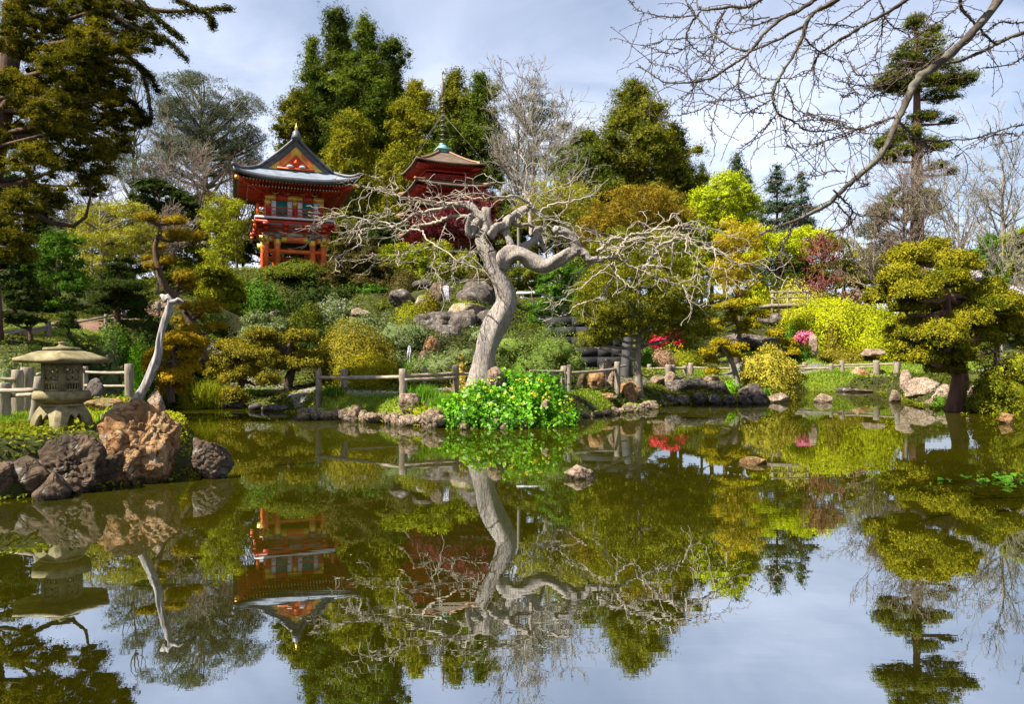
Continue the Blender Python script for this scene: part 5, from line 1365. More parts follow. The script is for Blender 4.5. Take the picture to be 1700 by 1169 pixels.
# ---------------------------------------------------------------- the crooked bare tree on the island
def crooked_tree():
    r = RNG(820, 640, 20); d = 20.6; s = d / F
    foot = W(802, 650, d)
    t = thing('bare_tree', "old crooked bare tree with a thick grey trunk and tangled grey twigs", 'tree', foot)
    def Z(zx, zy): return 730 + zx / 3.247, 300 + zy / 3.247
    def L(pts, dd0=0.0, dd1=0.0, conv=Z):
        k = len(pts); out = []
        for i, p in enumerate(pts):
            x, y = conv(p[0], p[1]); out.append(W(x, y, d + dd0 + (dd1 - dd0) * i / max(1, k - 1)))
        return np.array(out)
    mb = MB()
    tr = [(205, 1160, 78), (220, 1080, 66), (235, 1000, 60), (252, 900, 60), (287, 810, 60), (332, 730, 60), (360, 655, 54), (345, 580, 48), (308, 505, 44), (278, 440, 42), (262, 395, 40)]
    tube(mb, L(tr), [p[2] / 3.247 * s for p in tr], 110, 30, 0.12, 5)
    mb.build('trunk', M['bark_grey'], t, smooth=True)
    thick = [
        ([(330, 470, 44), (345, 425, 48), (385, 395, 44), (440, 398, 38), (505, 435, 38), (570, 458, 38), (635, 430, 36), (695, 392, 33), (742, 375, 31)], 0.0, -0.5),
        ([(742, 378, 30), (722, 330, 27), (690, 292, 26), (655, 272, 24), (628, 264, 22), (618, 262, 14)], -0.5, -0.7),
        ([(740, 372, 28), (785, 395, 22), (805, 425, 19), (840, 425, 16), (885, 425, 14)], -0.5, -0.6),
        ([(262, 400, 40), (238, 372, 37), (225, 335, 33), (228, 300, 30), (252, 262, 27), (245, 215, 27), (250, 168, 27), (256, 150, 18)], 0.0, 0.3),
        ([(238, 205, 24), (205, 178, 22), (180, 150, 21), (135, 126, 19), (60, 130, 16), (0, 124, 13)], 0.2, 0.4),
        ([(225, 205, 22), (195, 235, 22), (175, 285, 21), (155, 285, 18), (152, 240, 15), (164, 195, 13), (162, 180, 8)], 0.2, -0.2),
        ([(262, 300, 30), (300, 255, 27), (350, 240, 25), (372, 205, 22), (420, 178, 21), (468, 150, 18), (486, 118, 11), (470, 85, 7)], 0.1, 0.8),
        ([(345, 250, 22), (362, 300, 19), (382, 340, 19), (400, 390, 24)], 0.4, 0.1),
        ([(440, 370, 22), (485, 340, 21), (520, 310, 21), (520, 268, 20), (545, 262, 17), (572, 262, 12)], 0.6, 1.2),
        ([(530, 300, 12), (550, 340, 11), (565, 385, 8)], 0.9, 1.0),
        ([(500, 300, 14), (490, 240, 12), (485, 180, 9), (495, 130, 6)], 1.0, 1.4),
        ([(370, 210, 14), (420, 240, 11), (470, 235, 9), (520, 255, 9)], 0.5, 1.0),
    ]
    PLs = []
    mb = MB()
    for i, (p, a, b) in enumerate(thick):
        P = L(p, a, b); PLs.append((P, p[-1][2] / 3.247 * s))
        tube(mb, P, [q[2] * 1.0 / 3.247 * s for q in p], len(p) * 8, 16, 0.17, 20 + i)
    mb.build('boughs', M['bark_grey'], t, smooth=True)
    # long twisting twigs, traced
    def A(zx, zy): return 500 + zx / 5.567, 280 + zy / 5.567
    def B(zx, zy): return 900 + zx / 4.03, 330 + zy / 4.03
    left = [
        [(1640, 400), (1540, 340), (1430, 325), (1300, 370), (1100, 400), (990, 460), (910, 520), (830, 540), (700, 550), (640, 500), (560, 460), (420, 440), (340, 420), (280, 385)],
        [(1540, 335), (1420, 322), (1330, 335), (1300, 300), (1220, 330), (1190, 270), (1100, 300)],
        [(1420, 320), (1200, 300), (1050, 270), (920, 260), (800, 215), (720, 190), (650, 210), (590, 260), (520, 275)],
        [(1610, 440), (1400, 440), (1300, 480), (1200, 500), (1050, 540), (980, 580), (900, 560), (830, 530), (760, 490), (640, 490), (540, 500), (380, 520)],
        [(700, 550), (600, 560), (545, 600), (540, 690), (450, 750), (360, 800), (315, 850)],
        [(340, 420), (230, 450), (150, 540), (90, 630)], [(280, 440), (200, 480), (100, 560), (40, 545)], [(420, 440), (300, 450), (190, 450), (120, 480)],
        [(1000, 560), (1120, 570), (1150, 640), (1260, 720), (1380, 800), (1480, 870), (1650, 930)],
        [(1260, 720), (1060, 760), (880, 800), (700, 810), (560, 840)], [(1250, 725), (1215, 870), (1240, 950), (1280, 1040)],
        [(1000, 570), (900, 600), (830, 630), (700, 640), (570, 642)], [(1670, 730), (1560, 780), (1480, 840)], [(1340, 500), (1300, 600), (1260, 720)],
        [(830, 230), (780, 250), (800, 340), (810, 420), (740, 460)], [(900, 250), (840, 200), (900, 180), (880, 190)], [(1190, 480), (1170, 430), (1090, 420), (1000, 340), (920, 330), (860, 350)],
        [(1600, 470), (1640, 540), (1680, 640), (1630, 720)], [(900, 760), (890, 890), (960, 800)], [(1440, 880), (1400, 960), (1440, 1050), (1560, 1030)], [(1640, 900), (1500, 900), (1380, 940), (1240, 960), (1140, 990)],
        [(560, 470), (540, 560), (470, 590), (420, 600)], [(640, 500), (560, 480), (470, 560), (380, 600)], [(1680, 280), (1560, 260), (1480, 240), (1380, 240), (1300, 270), (1220, 270)], [(1520, 240), (1440, 290), (1480, 210), (1580, 150)],
        [(660, 780), (680, 840), (640, 930)], [(720, 190), (620, 170), (540, 150), (430, 140), (330, 130)], [(800, 215), (740, 120), (660, 80), (560, 40)], [(1100, 290), (1040, 330), (980, 300)], [(1290, 380), (1200, 410), (1080, 420), (960, 430), (830, 430), (700, 460), (620, 470)],
    ]
    right = [
        [(395, 405), (440, 388), (500, 400), (560, 430), (620, 465), (690, 488), (740, 520), (830, 545), (900, 575), (960, 580)],
        [(680, 470), (720, 410), (760, 360), (775, 318), (840, 290), (930, 260), (1040, 290), (1140, 325), (1300, 430), (1420, 440), (1520, 470)],
        [(500, 395), (520, 330), (555, 285), (600, 240), (690, 230), (760, 210), (850, 200), (940, 180), (1060, 200)],
        [(372, 350), (430, 300), (480, 265), (560, 280), (640, 275), (700, 290), (800, 300), (880, 275), (930, 260)],
        [(380, 370), (450, 330), (560, 320), (620, 330), (660, 340)], [(350, 420), (300, 460), (215, 510), (170, 590), (155, 640), (60, 660), (0, 645)],
        [(480, 420), (400, 480), (320, 540), (230, 610), (150, 660), (70, 735), (0, 745)], [(485, 420), (500, 500), (550, 560), (610, 590), (680, 545)],
        [(485, 480), (470, 530), (430, 590), (380, 660), (300, 690)], [(70, 660), (60, 720), (75, 790), (0, 820)], [(880, 290), (865, 420), (855, 510), (810, 550), (760, 550)],
        [(930, 260), (1040, 320), (1035, 490), (1060, 520), (1030, 580)], [(1140, 320), (1160, 380), (1150, 470), (1110, 570)], [(1040, 500), (980, 550), (900, 570), (830, 560)],
        [(1150, 460), (1220, 480), (1235, 550)], [(650, 150), (680, 200), (660, 250), (620, 290)], [(840, 150), (880, 100), (920, 150), (900, 190), (960, 170), (1100, 190), (1250, 250)],
        [(690, 220), (790, 170), (850, 140)], [(940, 200), (1040, 210), (1140, 200), (1240, 245)], [(1060, 330), (1190, 350), (1300, 440), (1430, 420), (1530, 480), (1560, 530)], [(660, 340), (690, 320), (780, 350), (860, 350)],
        [(560, 290), (700, 260), (780, 260), (870, 230), (960, 250)], [(960, 260), (970, 360), (1030, 390)], [(940, 580), (970, 650), (985, 690)], [(300, 690), (220, 720), (170, 710)], [(450, 300), (330, 280), (270, 260), (200, 290)],
    ]
    top = [[(486, 118), (520, 175), (600, 130), (700, 110), (800, 90), (840, 60)], [(470, 150), (560, 190), (700, 240), (800, 260), (905, 290)], [(520, 270), (640, 300), (760, 270), (850, 300), (905, 330)],
           [(480, 120), (400, 80), (300, 90), (200, 70), (60, 90)], [(460, 90), (460, 40), (470, -60), (440, -130)], [(345, 185), (290, 240), (250, 330), (180, 390), (110, 430)], [(250, 160), (330, 100), (420, 110)], [(420, 240), (500, 220), (600, 210), (700, 230)],
           [(570, 260), (620, 200), (680, 150), (700, 80)], [(240, 470), (160, 440), (60, 480), (0, 440)], [(110, 430), (60, 470), (90, 540)], [(486, 118), (470, 60), (380, 20), (300, 0), (240, -40)], [(500, 150), (540, 80), (620, 40), (700, 10)]]
    mb = MB(); sp, sd, sl, sr = [], [], [], []
    for fam, conv, dd, r0 in ((left, A, 0.3, 0.052), (right, B, -0.6, 0.052), (top, Z, 0.5, 0.042)):
        for i, p in enumerate(fam):
            far = r.uniform(-2.2, 2.0) if i else r.uniform(-1, 1)
            P = catmull(L(p, dd, dd + far * min(1, len(p) / 7), conv), len(p) * 4)
            P[1:-1] += r.normal(size=(len(P) - 2, 3)) * 0.018
            big = (1.0 if i in (0, 3) else 0.55 if len(p) > 6 else 0.36) if fam is not right else (1.0 if i in (0, 1, 2, 3) else 0.42)
            R = r0 * big * np.linspace(1, 0.26, len(P))
            tubes(mb, P[None], np.maximum(R, 0.0085)[None], 7, lump=0.12, seed=i)
            step = 4 if len(p) > 5 else 3
            for j in range(2, len(P) - 1, step):
                for _ in range(1):
                    sp.append(P[j]); v = nrm(P[min(j + 1, len(P) - 1)] - P[j - 1]); sd.append(nrm(v * 0.7 + r.normal(size=3) * [0.75, 0.55, 0.7])); sl.append(r.uniform(0.22, 0.7)); sr.append(max(0.010, R[j] * 0.5))
            sp.append(P[-1]); sd.append(nrm(P[-1] - P[-3])); sl.append(r.uniform(0.4, 0.9)); sr.append(0.009)
    mb.build('branches', M['bark_twig'], t, smooth=True)
    mb = MB()
    grow(mb, np.array(sp), np.array(sd), np.array(sl), np.array(sr), [dict(n=2, ang=(0.5, 1.1), lr=0.45, rr=0.75, wig=0.30, grav=-0.03, k=7), dict(n=0, ang=(0.5, 1.2), lr=0.6, rr=0.8, wig=0.32, grav=-0.06, k=5)], r, (5, 4, 3), 0.0078)
    mb.build('twigs', M['bark_twig'], t)
crooked_tree()
rock_px("pinkish stone at the foot of the crooked bare tree", 822, 616, 650, 17, 19.9, M['rock_pink'], 151, sub=5)
rock_px("pink boulder at the foot of the tallest island fence post", 680, 652, 690, 17, 20.1, M['rock_pink'], 152, sub=5)
rock_px("tan stone among the leaves of the leafy clump", 905, 664, 678, 6, 18.6, M['rock_pink'], 153)
rock_px("pale rock at the water under the leafy clump", 825, 693, 710, 11, 18.5, M['rock_pink'], 154)
rock_px("brown rock at the water under the leafy clump", 868, 695, 712, 14, 18.6, M['rock_orange'], 155)
rock_px("rusty stone in the shore beside the grass tufts", 742, 676, 702, 12, 19.0, M['rock_orange'], 156)

# ---------------------------------------------------------------- island plants
def leafy_clump():
    r = RNG(850, 660); c = W(850, 697, 19.55); c[2] = 0.0
    t = thing('leafy_plant', "mound of bright green broad leaves with yellow flowers at the shore of the island", 'plant', c)
    mb = MB()
    for (px, top, hw, hh, d, n) in [(868, 618, 66, 60, 20.0, 2400), (800, 640, 50, 46, 19.5, 1600), (905, 634, 44, 50, 20.0, 1400), (850, 658, 90, 44, 19.0, 2600), (775, 668, 50, 32, 19.0, 1300), (925, 668, 34, 30, 19.7, 900), (752, 664, 34, 28, 19.3, 700), (885, 640, 40, 40, 19.3, 900)]:
        s = d / F; R = np.array([hw * s, 0.8, hh * s]); zc = EYE + (HY - top - hh) * s
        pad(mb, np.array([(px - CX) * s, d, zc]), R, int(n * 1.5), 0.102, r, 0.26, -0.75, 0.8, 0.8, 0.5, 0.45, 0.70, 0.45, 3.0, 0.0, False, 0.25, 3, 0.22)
    mb.build('foliage', leaf_mat((0.045, 0.15, 0.004), (0.18, 0.42, 0.014), 0.3, 0.02, 0.4), t)
    k = 60; D = sph(k, r); D[:, 1] = -np.abs(D[:, 1]); D = D[D[:, 2] > -0.5]
    fm = leaf_mat((0.62, 0.46, 0.02), (0.82, 0.68, 0.10))
    for v in D:
        q = W(853, 668, 19.5) + v * np.array([1.5, 1.05, 0.70]); mb = MB(); leaves(mb, q + r.normal(size=(6, 3)) * 0.022, np.tile(v, (6, 1)), 0.05, r, 0.6, 0.8); mb.build('flower', fm, t)
leafy_clump()

def blade_tuft(label, px, foot_py, d, h_px, hw_px, n, col, spread=0.5, width=0.02, name='grass_tuft', cat='grass tuft'):
    r = RNG(px, foot_py, d); s = d / F; c = W(px, foot_py, d); c[2] = max(0.02, min(c[2], gz(c[0], c[1]))); k = 5
    P = c + np.column_stack([r.normal(size=n) * hw_px * s * 0.4, r.normal(size=n) * hw_px * s * 0.35, np.zeros(n)])
    a = r.uniform(0, 6.28, n); out = np.column_stack([np.cos(a), np.sin(a), np.zeros(n)]); H = h_px * s * r.uniform(0.6, 1.05, n); sp = spread * r.uniform(0.2, 1, n)
    side = np.column_stack([-np.sin(a), np.cos(a), np.zeros(n)]); V = []
    for i in range(k):
        u = i / (k - 1); q = P + out * (sp * H * u ** 1.8)[:, None]; q[:, 2] += H * (u - 0.35 * sp * u ** 2.5)
        w = width * (1 - u * 0.9); V.append(q - side * w / 2); V.append(q + side * w / 2)
    V = np.stack(V, 1); b = (np.arange(n) * 2 * k)[:, None, None]; i = np.arange(k - 1)[None, :, None] * 2
    Q = (b + i + np.array([0, 1, 3, 2])[None, None, :]).reshape(-1, 4)
    mb = MB(); mb.add(V.reshape(-1, 3), Q, tint=np.repeat(r.random(n), k - 1))
    return tag(mb.build(name, leaf_mat(*col, trans=0.35), loc=c), label, cat)
DAFF = ((0.06, 0.17, 0.01), (0.17, 0.33, 0.03))
blade_tuft("grassy tuft of bright green leaves beside the pink boulder", 702, 668, 20.4, 34, 30, 420, DAFF, 0.6, 0.03)
blade_tuft("second grassy tuft nearer the broad leaved clump", 738, 690, 19.4, 42, 34, 480, DAFF, 0.6, 0.03)
blade_tuft("thin green tuft between the two posts of the island fence", 552, 655, 22.3, 24, 20, 260, GREEN, 0.6, 0.02)
blade_tuft("upright yellow green reed clump at the shaded shore", 345, 655, 27.0, 52, 34, 520, YGREEN, 0.45, 0.03, 'reeds', 'reeds')
blade_tuft("sword leaved green and yellow plant on the lantern bank", 188, 693, 11.2, 42, 44, 130, ((0.10, 0.26, 0.01), (0.42, 0.42, 0.03)), 0.95, 0.022, 'fern', 'plant')
blade_tuft("bright green fern at the foot of the lower waterfall", 697, 622, 29.5, 32, 26, 260, BRIGHT, 0.9, 0.05, 'fern', 'plant')
mound("yellow leaved thin bush against the base of the crooked trunk", 768, 600, 24, 22.6, ((0.25, 0.20, 0.02), (0.55, 0.38, 0.10)), 3.0, dens=0.55, rough=0.4, low=-0.4, tilt=1.0)
mound("patch of low yellow green leaves on the stone edging by the pink boulder", 712, 680, 36, 19.7, YGREEN, 2.6, dens=0.8, rough=0.4, dep=0.6)
mound("pale yellow twiggy plant at the corner of the leafy clump", 932, 678, 22, 19.6, ((0.30, 0.26, 0.04), (0.60, 0.50, 0.16)), 2.6, dens=0.45, rough=0.5, tilt=1.0)

# ---------------------------------------------------------------- clipped shrubs
mound("large rounded golden shrub clipped into a dome behind the island fence", 590, 534, 73, 29.5, GOLD, 2.7, rough=0.05, dep=0.9, low=-0.3)
mound("smaller yellow clipped dome in front of the large golden dome", 614, 584, 50, 26.5, ((0.08, 0.072, 0.006), (0.34, 0.29, 0.015)), 2.6, rough=0.07, lobes=[(640, 598, 24, 26), (572, 606, 16, 20)], low=-0.4)
mound("fluffy light green pine shrub behind the crooked trunk", 885, 542, 66, 27.5, PINE, 3.2, rough=0.28, lobes=[(850, 556, 34, 26), (925, 562, 36, 26), (945, 585, 26, 24), (890, 580, 50, 30)], low=-0.4, tilt=0.9, aspect=0.3, name='pine_shrub')
mound("grey green spreading shrub under the round grey boulder", 742, 582, 62, 29.5, GREYG, 3.0, rough=0.25, lobes=[(775, 578, 28, 18), (700, 600, 24, 18)], low=-0.4, tilt=0.9, aspect=0.35)
mound("soft grey green pine shrub beside the sloping waterfall rock", 668, 533, 50, 33.5, GREYG, 3.0, rough=0.28, lobes=[(700, 540, 28, 18), (640, 548, 26, 16)], low=-0.3, tilt=0.9, aspect=0.35, name='pine_shrub')
mound("bright mossy clipped mound at the side of the upper waterfall", 683, 501, 36, 37.5, OLIVE, 2.6, rough=0.06)
mound("yellow moss mound leaning on the upper waterfall", 712, 487, 17, 38.3, GOLD, 2.6, rough=0.12)
mound("dark olive round shrub above the waterfall rocks", 672, 447, 29, 43, BROWNG, 2.6, rough=0.08, low=-0.4)
mound("golden mossy mound above the tall brown boulder", 776, 500, 24, 38.5, OLIVE, 2.6, rough=0.2)
mound("small olive clipped mound on the slope below the gate", 516, 501, 22, 39, OLIVE_D, 2.6, rough=0.08)
mound("second small olive mound beside the flowery shrub", 497, 513, 22, 37.5, OLIVE_D, 2.6, rough=0.08)
mound("grey green shrub dotted with white flowers on the slope", 556, 494, 38, 40, GREYG, 2.6, rough=0.2, lobes=[(586, 506, 24, 16)])
mound("dark green shrub sprinkled with tiny white blossoms", 468, 522, 28, 36, DARK, 2.6, rough=0.2)
mound("dull green low shrub behind the golden cloud pruned trees", 424, 524, 30, 35, GREYG, 2.8, rough=0.25)
mound("deep green rounded bush under the corner of the gate", 432, 466, 40, 43, GREEN, 3.0, rough=0.2, lobes=[(410, 486, 24, 22), (455, 490, 24, 24)])
mound("broad dark green clipped bush at the foot of the gate", 497, 434, 56, 47.5, OLIVE_D, 2.8, rough=0.12, lobes=[(455, 446, 26, 26), (535, 444, 26, 26)])
mound("dark green bush between the gate bush and the brown tree", 520, 470, 46, 44, DARK, 3.0, rough=0.25)
mound("low green groundcover mound left of the flowery shrub", 600, 520, 46, 37, GREYG, 2.6, rough=0.3)
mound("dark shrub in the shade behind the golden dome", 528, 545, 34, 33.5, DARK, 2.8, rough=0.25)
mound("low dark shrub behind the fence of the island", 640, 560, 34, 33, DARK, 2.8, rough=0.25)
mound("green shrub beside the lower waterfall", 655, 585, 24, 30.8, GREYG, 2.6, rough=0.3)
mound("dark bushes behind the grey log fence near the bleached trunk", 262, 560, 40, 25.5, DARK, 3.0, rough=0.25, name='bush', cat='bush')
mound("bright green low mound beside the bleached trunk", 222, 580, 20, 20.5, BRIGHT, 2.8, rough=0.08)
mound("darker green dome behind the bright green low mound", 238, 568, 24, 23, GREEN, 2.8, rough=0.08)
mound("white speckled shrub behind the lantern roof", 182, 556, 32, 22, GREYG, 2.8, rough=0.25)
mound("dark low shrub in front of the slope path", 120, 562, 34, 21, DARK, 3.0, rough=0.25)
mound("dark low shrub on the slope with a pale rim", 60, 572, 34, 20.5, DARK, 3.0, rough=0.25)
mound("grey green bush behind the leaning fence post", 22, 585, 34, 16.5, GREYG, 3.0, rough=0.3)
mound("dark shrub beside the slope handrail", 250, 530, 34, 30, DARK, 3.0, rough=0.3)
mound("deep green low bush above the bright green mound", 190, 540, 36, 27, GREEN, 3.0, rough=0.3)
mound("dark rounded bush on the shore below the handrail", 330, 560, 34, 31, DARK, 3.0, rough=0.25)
mound("yellow clipped low shrub beside the reed clump", 305, 632, 32, 26, OLIVE, 2.8, rough=0.15, lobes=[(280, 640, 20, 14)])
mound("green rounded bush under the shaggy brown conifer", 622, 474, 42, 45, GREEN, 3.0, rough=0.25)
mound("olive low bush beside the mossy waterfall mound", 652, 500, 28, 41, OLIVE_D, 2.8, rough=0.2)
mound("dark bush in the middle of the slope below the shaggy conifer", 566, 474, 40, 44.5, DARK, 3.0, rough=0.25)
mound("grey green low bush above the golden dome", 606, 540, 34, 35, GREYG, 2.8, rough=0.25)
mound("grey green bush between the grey rocks and the crooked trunk", 800, 545, 30, 34.5, GREYG, 2.8, rough=0.25)
mound("olive bush on the bare shoulder above the pale green cloud shrub", 388, 458, 40, 44, OLIVE_D, 2.8, rough=0.2)
mound("dark green bush on the shoulder above the reed clump", 345, 505, 40, 36, DARK, 3.0, rough=0.25)
mound("olive bush at the lip of the slope under the pagoda", 716, 452, 40, 50, OLIVE_D, 2.8, rough=0.25)
mound("dark fern bush under the brown rock wall", 806, 505, 26, 39.5, DARK, 2.8, rough=0.3)
# right half
mound("pale gold drooping shrub with an open dark front on the promontory", 1275, 572, 48, 32, VARIEG, 3.0, rough=0.14, low=-0.35, droop=0.8, lobes=[(1302, 592, 24, 34), (1246, 590, 22, 28)], sink=-0.25)
mound("huge yellow green weeping mound on the slope", 1378, 494, 92, 53, LIME, 2.8, rough=0.08, droop=1.2, tilt=0.5, lobes=[(1345, 520, 50, 30)])
mound("second yellow green weeping mound behind the pruned tree", 1448, 500, 64, 51, LIME, 2.8, rough=0.10, droop=1.2, tilt=0.5)
mound("low weeping mound with a pinkish top behind the big lime mound", 1330, 466, 52, 60, ((0.22, 0.20, 0.02), (0.46, 0.40, 0.08)), 2.8, rough=0.15, droop=0.9)
mound("purplish brown twiggy mound behind the lime mounds", 1415, 474, 42, 62, ((0.16, 0.09, 0.05), (0.34, 0.22, 0.14)), 2.6, rough=0.25, dens=0.8)
mound("clipped olive knob in front of the huge lime mound", 1383, 532, 18, 50, GOLD, 2.6, rough=0.14, low=-0.4)
mound("flat golden clipped shrub above the lawn fence", 1400, 577, 50, 48.5, GOLD, 2.6, rough=0.14, lobes=[(1366, 586, 20, 12), (1438, 584, 22, 12)], low=-0.2)
mound("small olive knob at the edge of the pruned tree", 1455, 562, 16, 50, OLIVE, 2.6, rough=0.1)
mound("bushy green fern below the pink blossom", 1330, 574, 24, 47.5, GREEN, 2.8, rough=0.3, tilt=0.9)
mound("reddish brown hedge clipped square beside the lawn", 1098, 579, 26, 41.5, HEDGE_R, 2.4, rough=0.06, low=-0.4)
mound("olive green hedge beside the reddish hedge", 1140, 582, 28, 42.5, OLIVE, 2.6, rough=0.10)
mound("small dark green leafy bush behind the lawn post", 1076, 578, 14, 40.5, GREEN, 2.8, rough=0.2)
mound("dark green azalea bush carrying the red blossom", 1112, 552, 52, 46, DARK, 2.8, rough=0.25)
mound("low lime green shrub on the lawn bank", 1122, 570, 30, 45, LIME, 2.6, rough=0.2)
mound("green bush behind the pale pink rhododendron", 1310, 550, 30, 48, GREEN, 2.8, rough=0.25)
mound("lime green bush behind the wooden deck", 1265, 462, 42, 61, LIME, 2.8, rough=0.25, low=-0.4)
mound("bright lime bush above the wooden deck", 1302, 452, 40, 63, ((0.30, 0.36, 0.006), (0.52, 0.58, 0.02)), 2.8, rough=0.3, low=-0.4)
mound("leafy yellow green bush at the water beside the pruned tree", 1660, 592, 62, 24, OLIVE, 2.8, rough=0.24, lobes=[(1640, 620, 36, 30), (1690, 584, 36, 32), (1625, 650, 26, 22)], low=-0.45, droop=0.4)
mound("low green plants at the foot of the pruned tree", 1560, 655, 20, 28, GREEN, 2.6, rough=0.35)
mound("low green plants on the lawn edge by the big pink boulder", 1455, 634, 30, 43.5, YGREEN, 2.4, rough=0.3, dep=0.5)
mound("small bright green plant on the promontory", 1210, 632, 18, 31.6, BRIGHT, 2.6, rough=0.3)
mound("dark mossy growth hanging over the promontory rocks", 1160, 648, 44, 30.3, OLIVE_D, 2.4, rough=0.3, dep=0.4)
mound("green plants under the drooping golden shrub", 1272, 640, 26, 31, GREEN, 2.6, rough=0.35, dep=0.6)
mound("dark green bush in the shade at the foot of the stone steps", 940, 560, 40, 36, DARK, 3.0, rough=0.25, name='bush', cat='bush')
mound("dark olive bush above the stone steps", 985, 545, 34, 43, OLIVE_D, 3.0, rough=0.25)

def blossom(label, px, py, rx, ry, d, col, n, name='blossom', cat='blossom', R=0.16, kind=None):
    r = RNG(px, py, d); s = d / F; c = W(px, py, d); mb = MB()
    for i in range(n):
        D = sph(1, r)[0]; D[1] = -abs(D[1]); q = c + D * np.array([rx * s, rx * s * 0.5, ry * s]) * r.uniform(0.5, 1)
        pad(mb, q, (R,) * 3, 26, 0.7 * R, r, 0.2, -0.6, 0.6, 0.8, None, 0.3, 0.6, 0.3)
    return tag(mb.build(name, leaf_mat(*col, trans=0.2), loc=c), label, None if kind else cat, None, kind)
blossom("cluster of crimson azalea flowers nearest the fine leaved tree trunk", 1089, 568, 18, 11, 44.4, REDF, 60, R=0.13)
blossom("crimson azalea flowers at the top of the dark bush", 1112, 554, 16, 6, 44.4, REDF, 30, R=0.13)
blossom("sparse crimson azalea flowers at the far end of the dark bush", 1130, 567, 11, 8, 44.4, REDF, 20, R=0.13)
blossom("pale pink rhododendron flowers above the lawn", 1334, 562, 19, 10, 47, PINK, 70, R=0.13)
blossom("white blossom showing behind the pruned tree", 1612, 462, 20, 14, 33, WHITEF, 30, R=0.12)
blossom("pinkish white magnolia blossom beyond the pruned tree", 1682, 490, 22, 12, 33, WHITEF, 40, R=0.12)
blossom("tiny white flowers scattered on the slope shrub", 552, 508, 40, 12, 39.2, WHITEF, 26, R=0.045, kind='stuff')

# ---------------------------------------------------------------- cloud pruned trees
def Zc(ox, oy, k, pads): return [(ox + p[0] / k, oy + p[1] / k, p[2] / k, p[3] / k, *p[4:]) for p in pads]
cloud("big cloud pruned tree with golden topped pads standing at the water", (1588, 686), [(1588, 660), (1594, 630), (1582, 590), (1575, 540), (1570, 490), (1562, 440)],
      Zc(1380, 380, 3.4375, [(455, 165, 150, 80, 0.3), (600, 100, 85, 45, 0.9), (700, 195, 130, 70, -0.2), (820, 215, 66, 45, 0.4), (385, 275, 135, 72, -0.6), (262, 395, 88, 66, 0.2), (640, 300, 150, 62, -1.0), (480, 370, 130, 72, -1.3), (410, 450, 90, 50, -0.6),
          (900, 350, 110, 60, 0.6), (930, 440, 165, 82, -0.2), (780, 520, 130, 62, -1.2), (620, 600, 150, 72, -1.7), (450, 595, 85, 52, -0.8), (650, 655, 120, 56, -1.8), (560, 740, 100, 68, -1.3), (405, 690, 78, 46, -0.6), (740, 735, 100, 52, -1.0), (1010, 560, 95, 80, 0.5), (345, 620, 62, 60, 0.6), (660, 800, 120, 50, -0.4), (860, 620, 120, 60, 0.6), (500, 520, 120, 50, 0.8), (800, 380, 120, 70, 1.0), (420, 740, 60, 40, 0.4), (640, 460, 130, 70, 0.9), (720, 640, 130, 80, 1.0), (480, 640, 110, 70, 0.9), (870, 520, 110, 70, 1.1)]),
      25, ((0.055, 0.07, 0.006), (0.31, 0.262, 0.013)), 2.6, r0=0.30, bark='bark_red', trunk_r=[17, 14, 13, 10, 8, 6, 4], low=-0.15, rough=0.2, dens=1.0, grow_=(1.06, 1.32))
cloud("golden cloud pruned tree crowded with pads nearest the reed clump", (398, 676), [(396, 655), (402, 630), (392, 600), (396, 575)],
      Zc(320, 420, 3.864, [(250, 600, 110, 52), (330, 650, 130, 60), (170, 690, 85, 48), (240, 720, 110, 60), (430, 710, 85, 42), (480, 650, 75, 36), (480, 815, 82, 48, -0.6), (250, 800, 90, 56), (262, 915, 86, 58, -0.8), (350, 760, 100, 60), (140, 760, 70, 44)]), 27.2, GOLD, 2.6, r0=0.16, low=-0.35)
cloud("golden cloud pruned tree with flat pads beside the island fence", (481, 664), [(478, 640), (484, 615), (478, 588), (486, 565)],
      Zc(320, 420, 3.864, [(445, 525, 110, 42), (690, 545, 112, 52), (455, 585, 100, 42), (600, 610, 80, 40), (620, 725, 115, 50, -0.5), (760, 712, 72, 42), (730, 655, 120, 34, 0.5), (560, 680, 70, 36)]), 28.6, GOLD, 2.6, r0=0.20, bark='bark_dark', low=-0.3)
cloud("rusty gold cloud shrub behind the bleached trunk", (285, 655), [(282, 640), (290, 610), (288, 580)], [(300, 566, 34, 15), (270, 590, 26, 14), (318, 588, 22, 13), (310, 612, 26, 14), (262, 612, 24, 13), (290, 628, 30, 16), (248, 600, 14, 12), (330, 570, 16, 10), (285, 648, 24, 12)], 22.5, ((0.20, 0.125, 0.006), (0.44, 0.28, 0.014)), 2.6, r0=0.12)
cloud("dark cloud pruned shrub with gold rimmed pads left of the gate", (372, 520), [(370, 490), (366, 460)], [(356, 452, 32, 13), (344, 472, 18, 10), (384, 472, 18, 12), (350, 490, 26, 16), (385, 495, 24, 18), (370, 512, 30, 16)], 40, OLIVE, 2.6, r0=0.14)
cloud("pale green cloud shrub on the slope behind the golden trees", (440, 545), [(440, 530)], [(425, 532, 24, 10), (455, 538, 24, 10), (440, 548, 34, 10)], 33, GREYG, 2.6, r0=0.1)
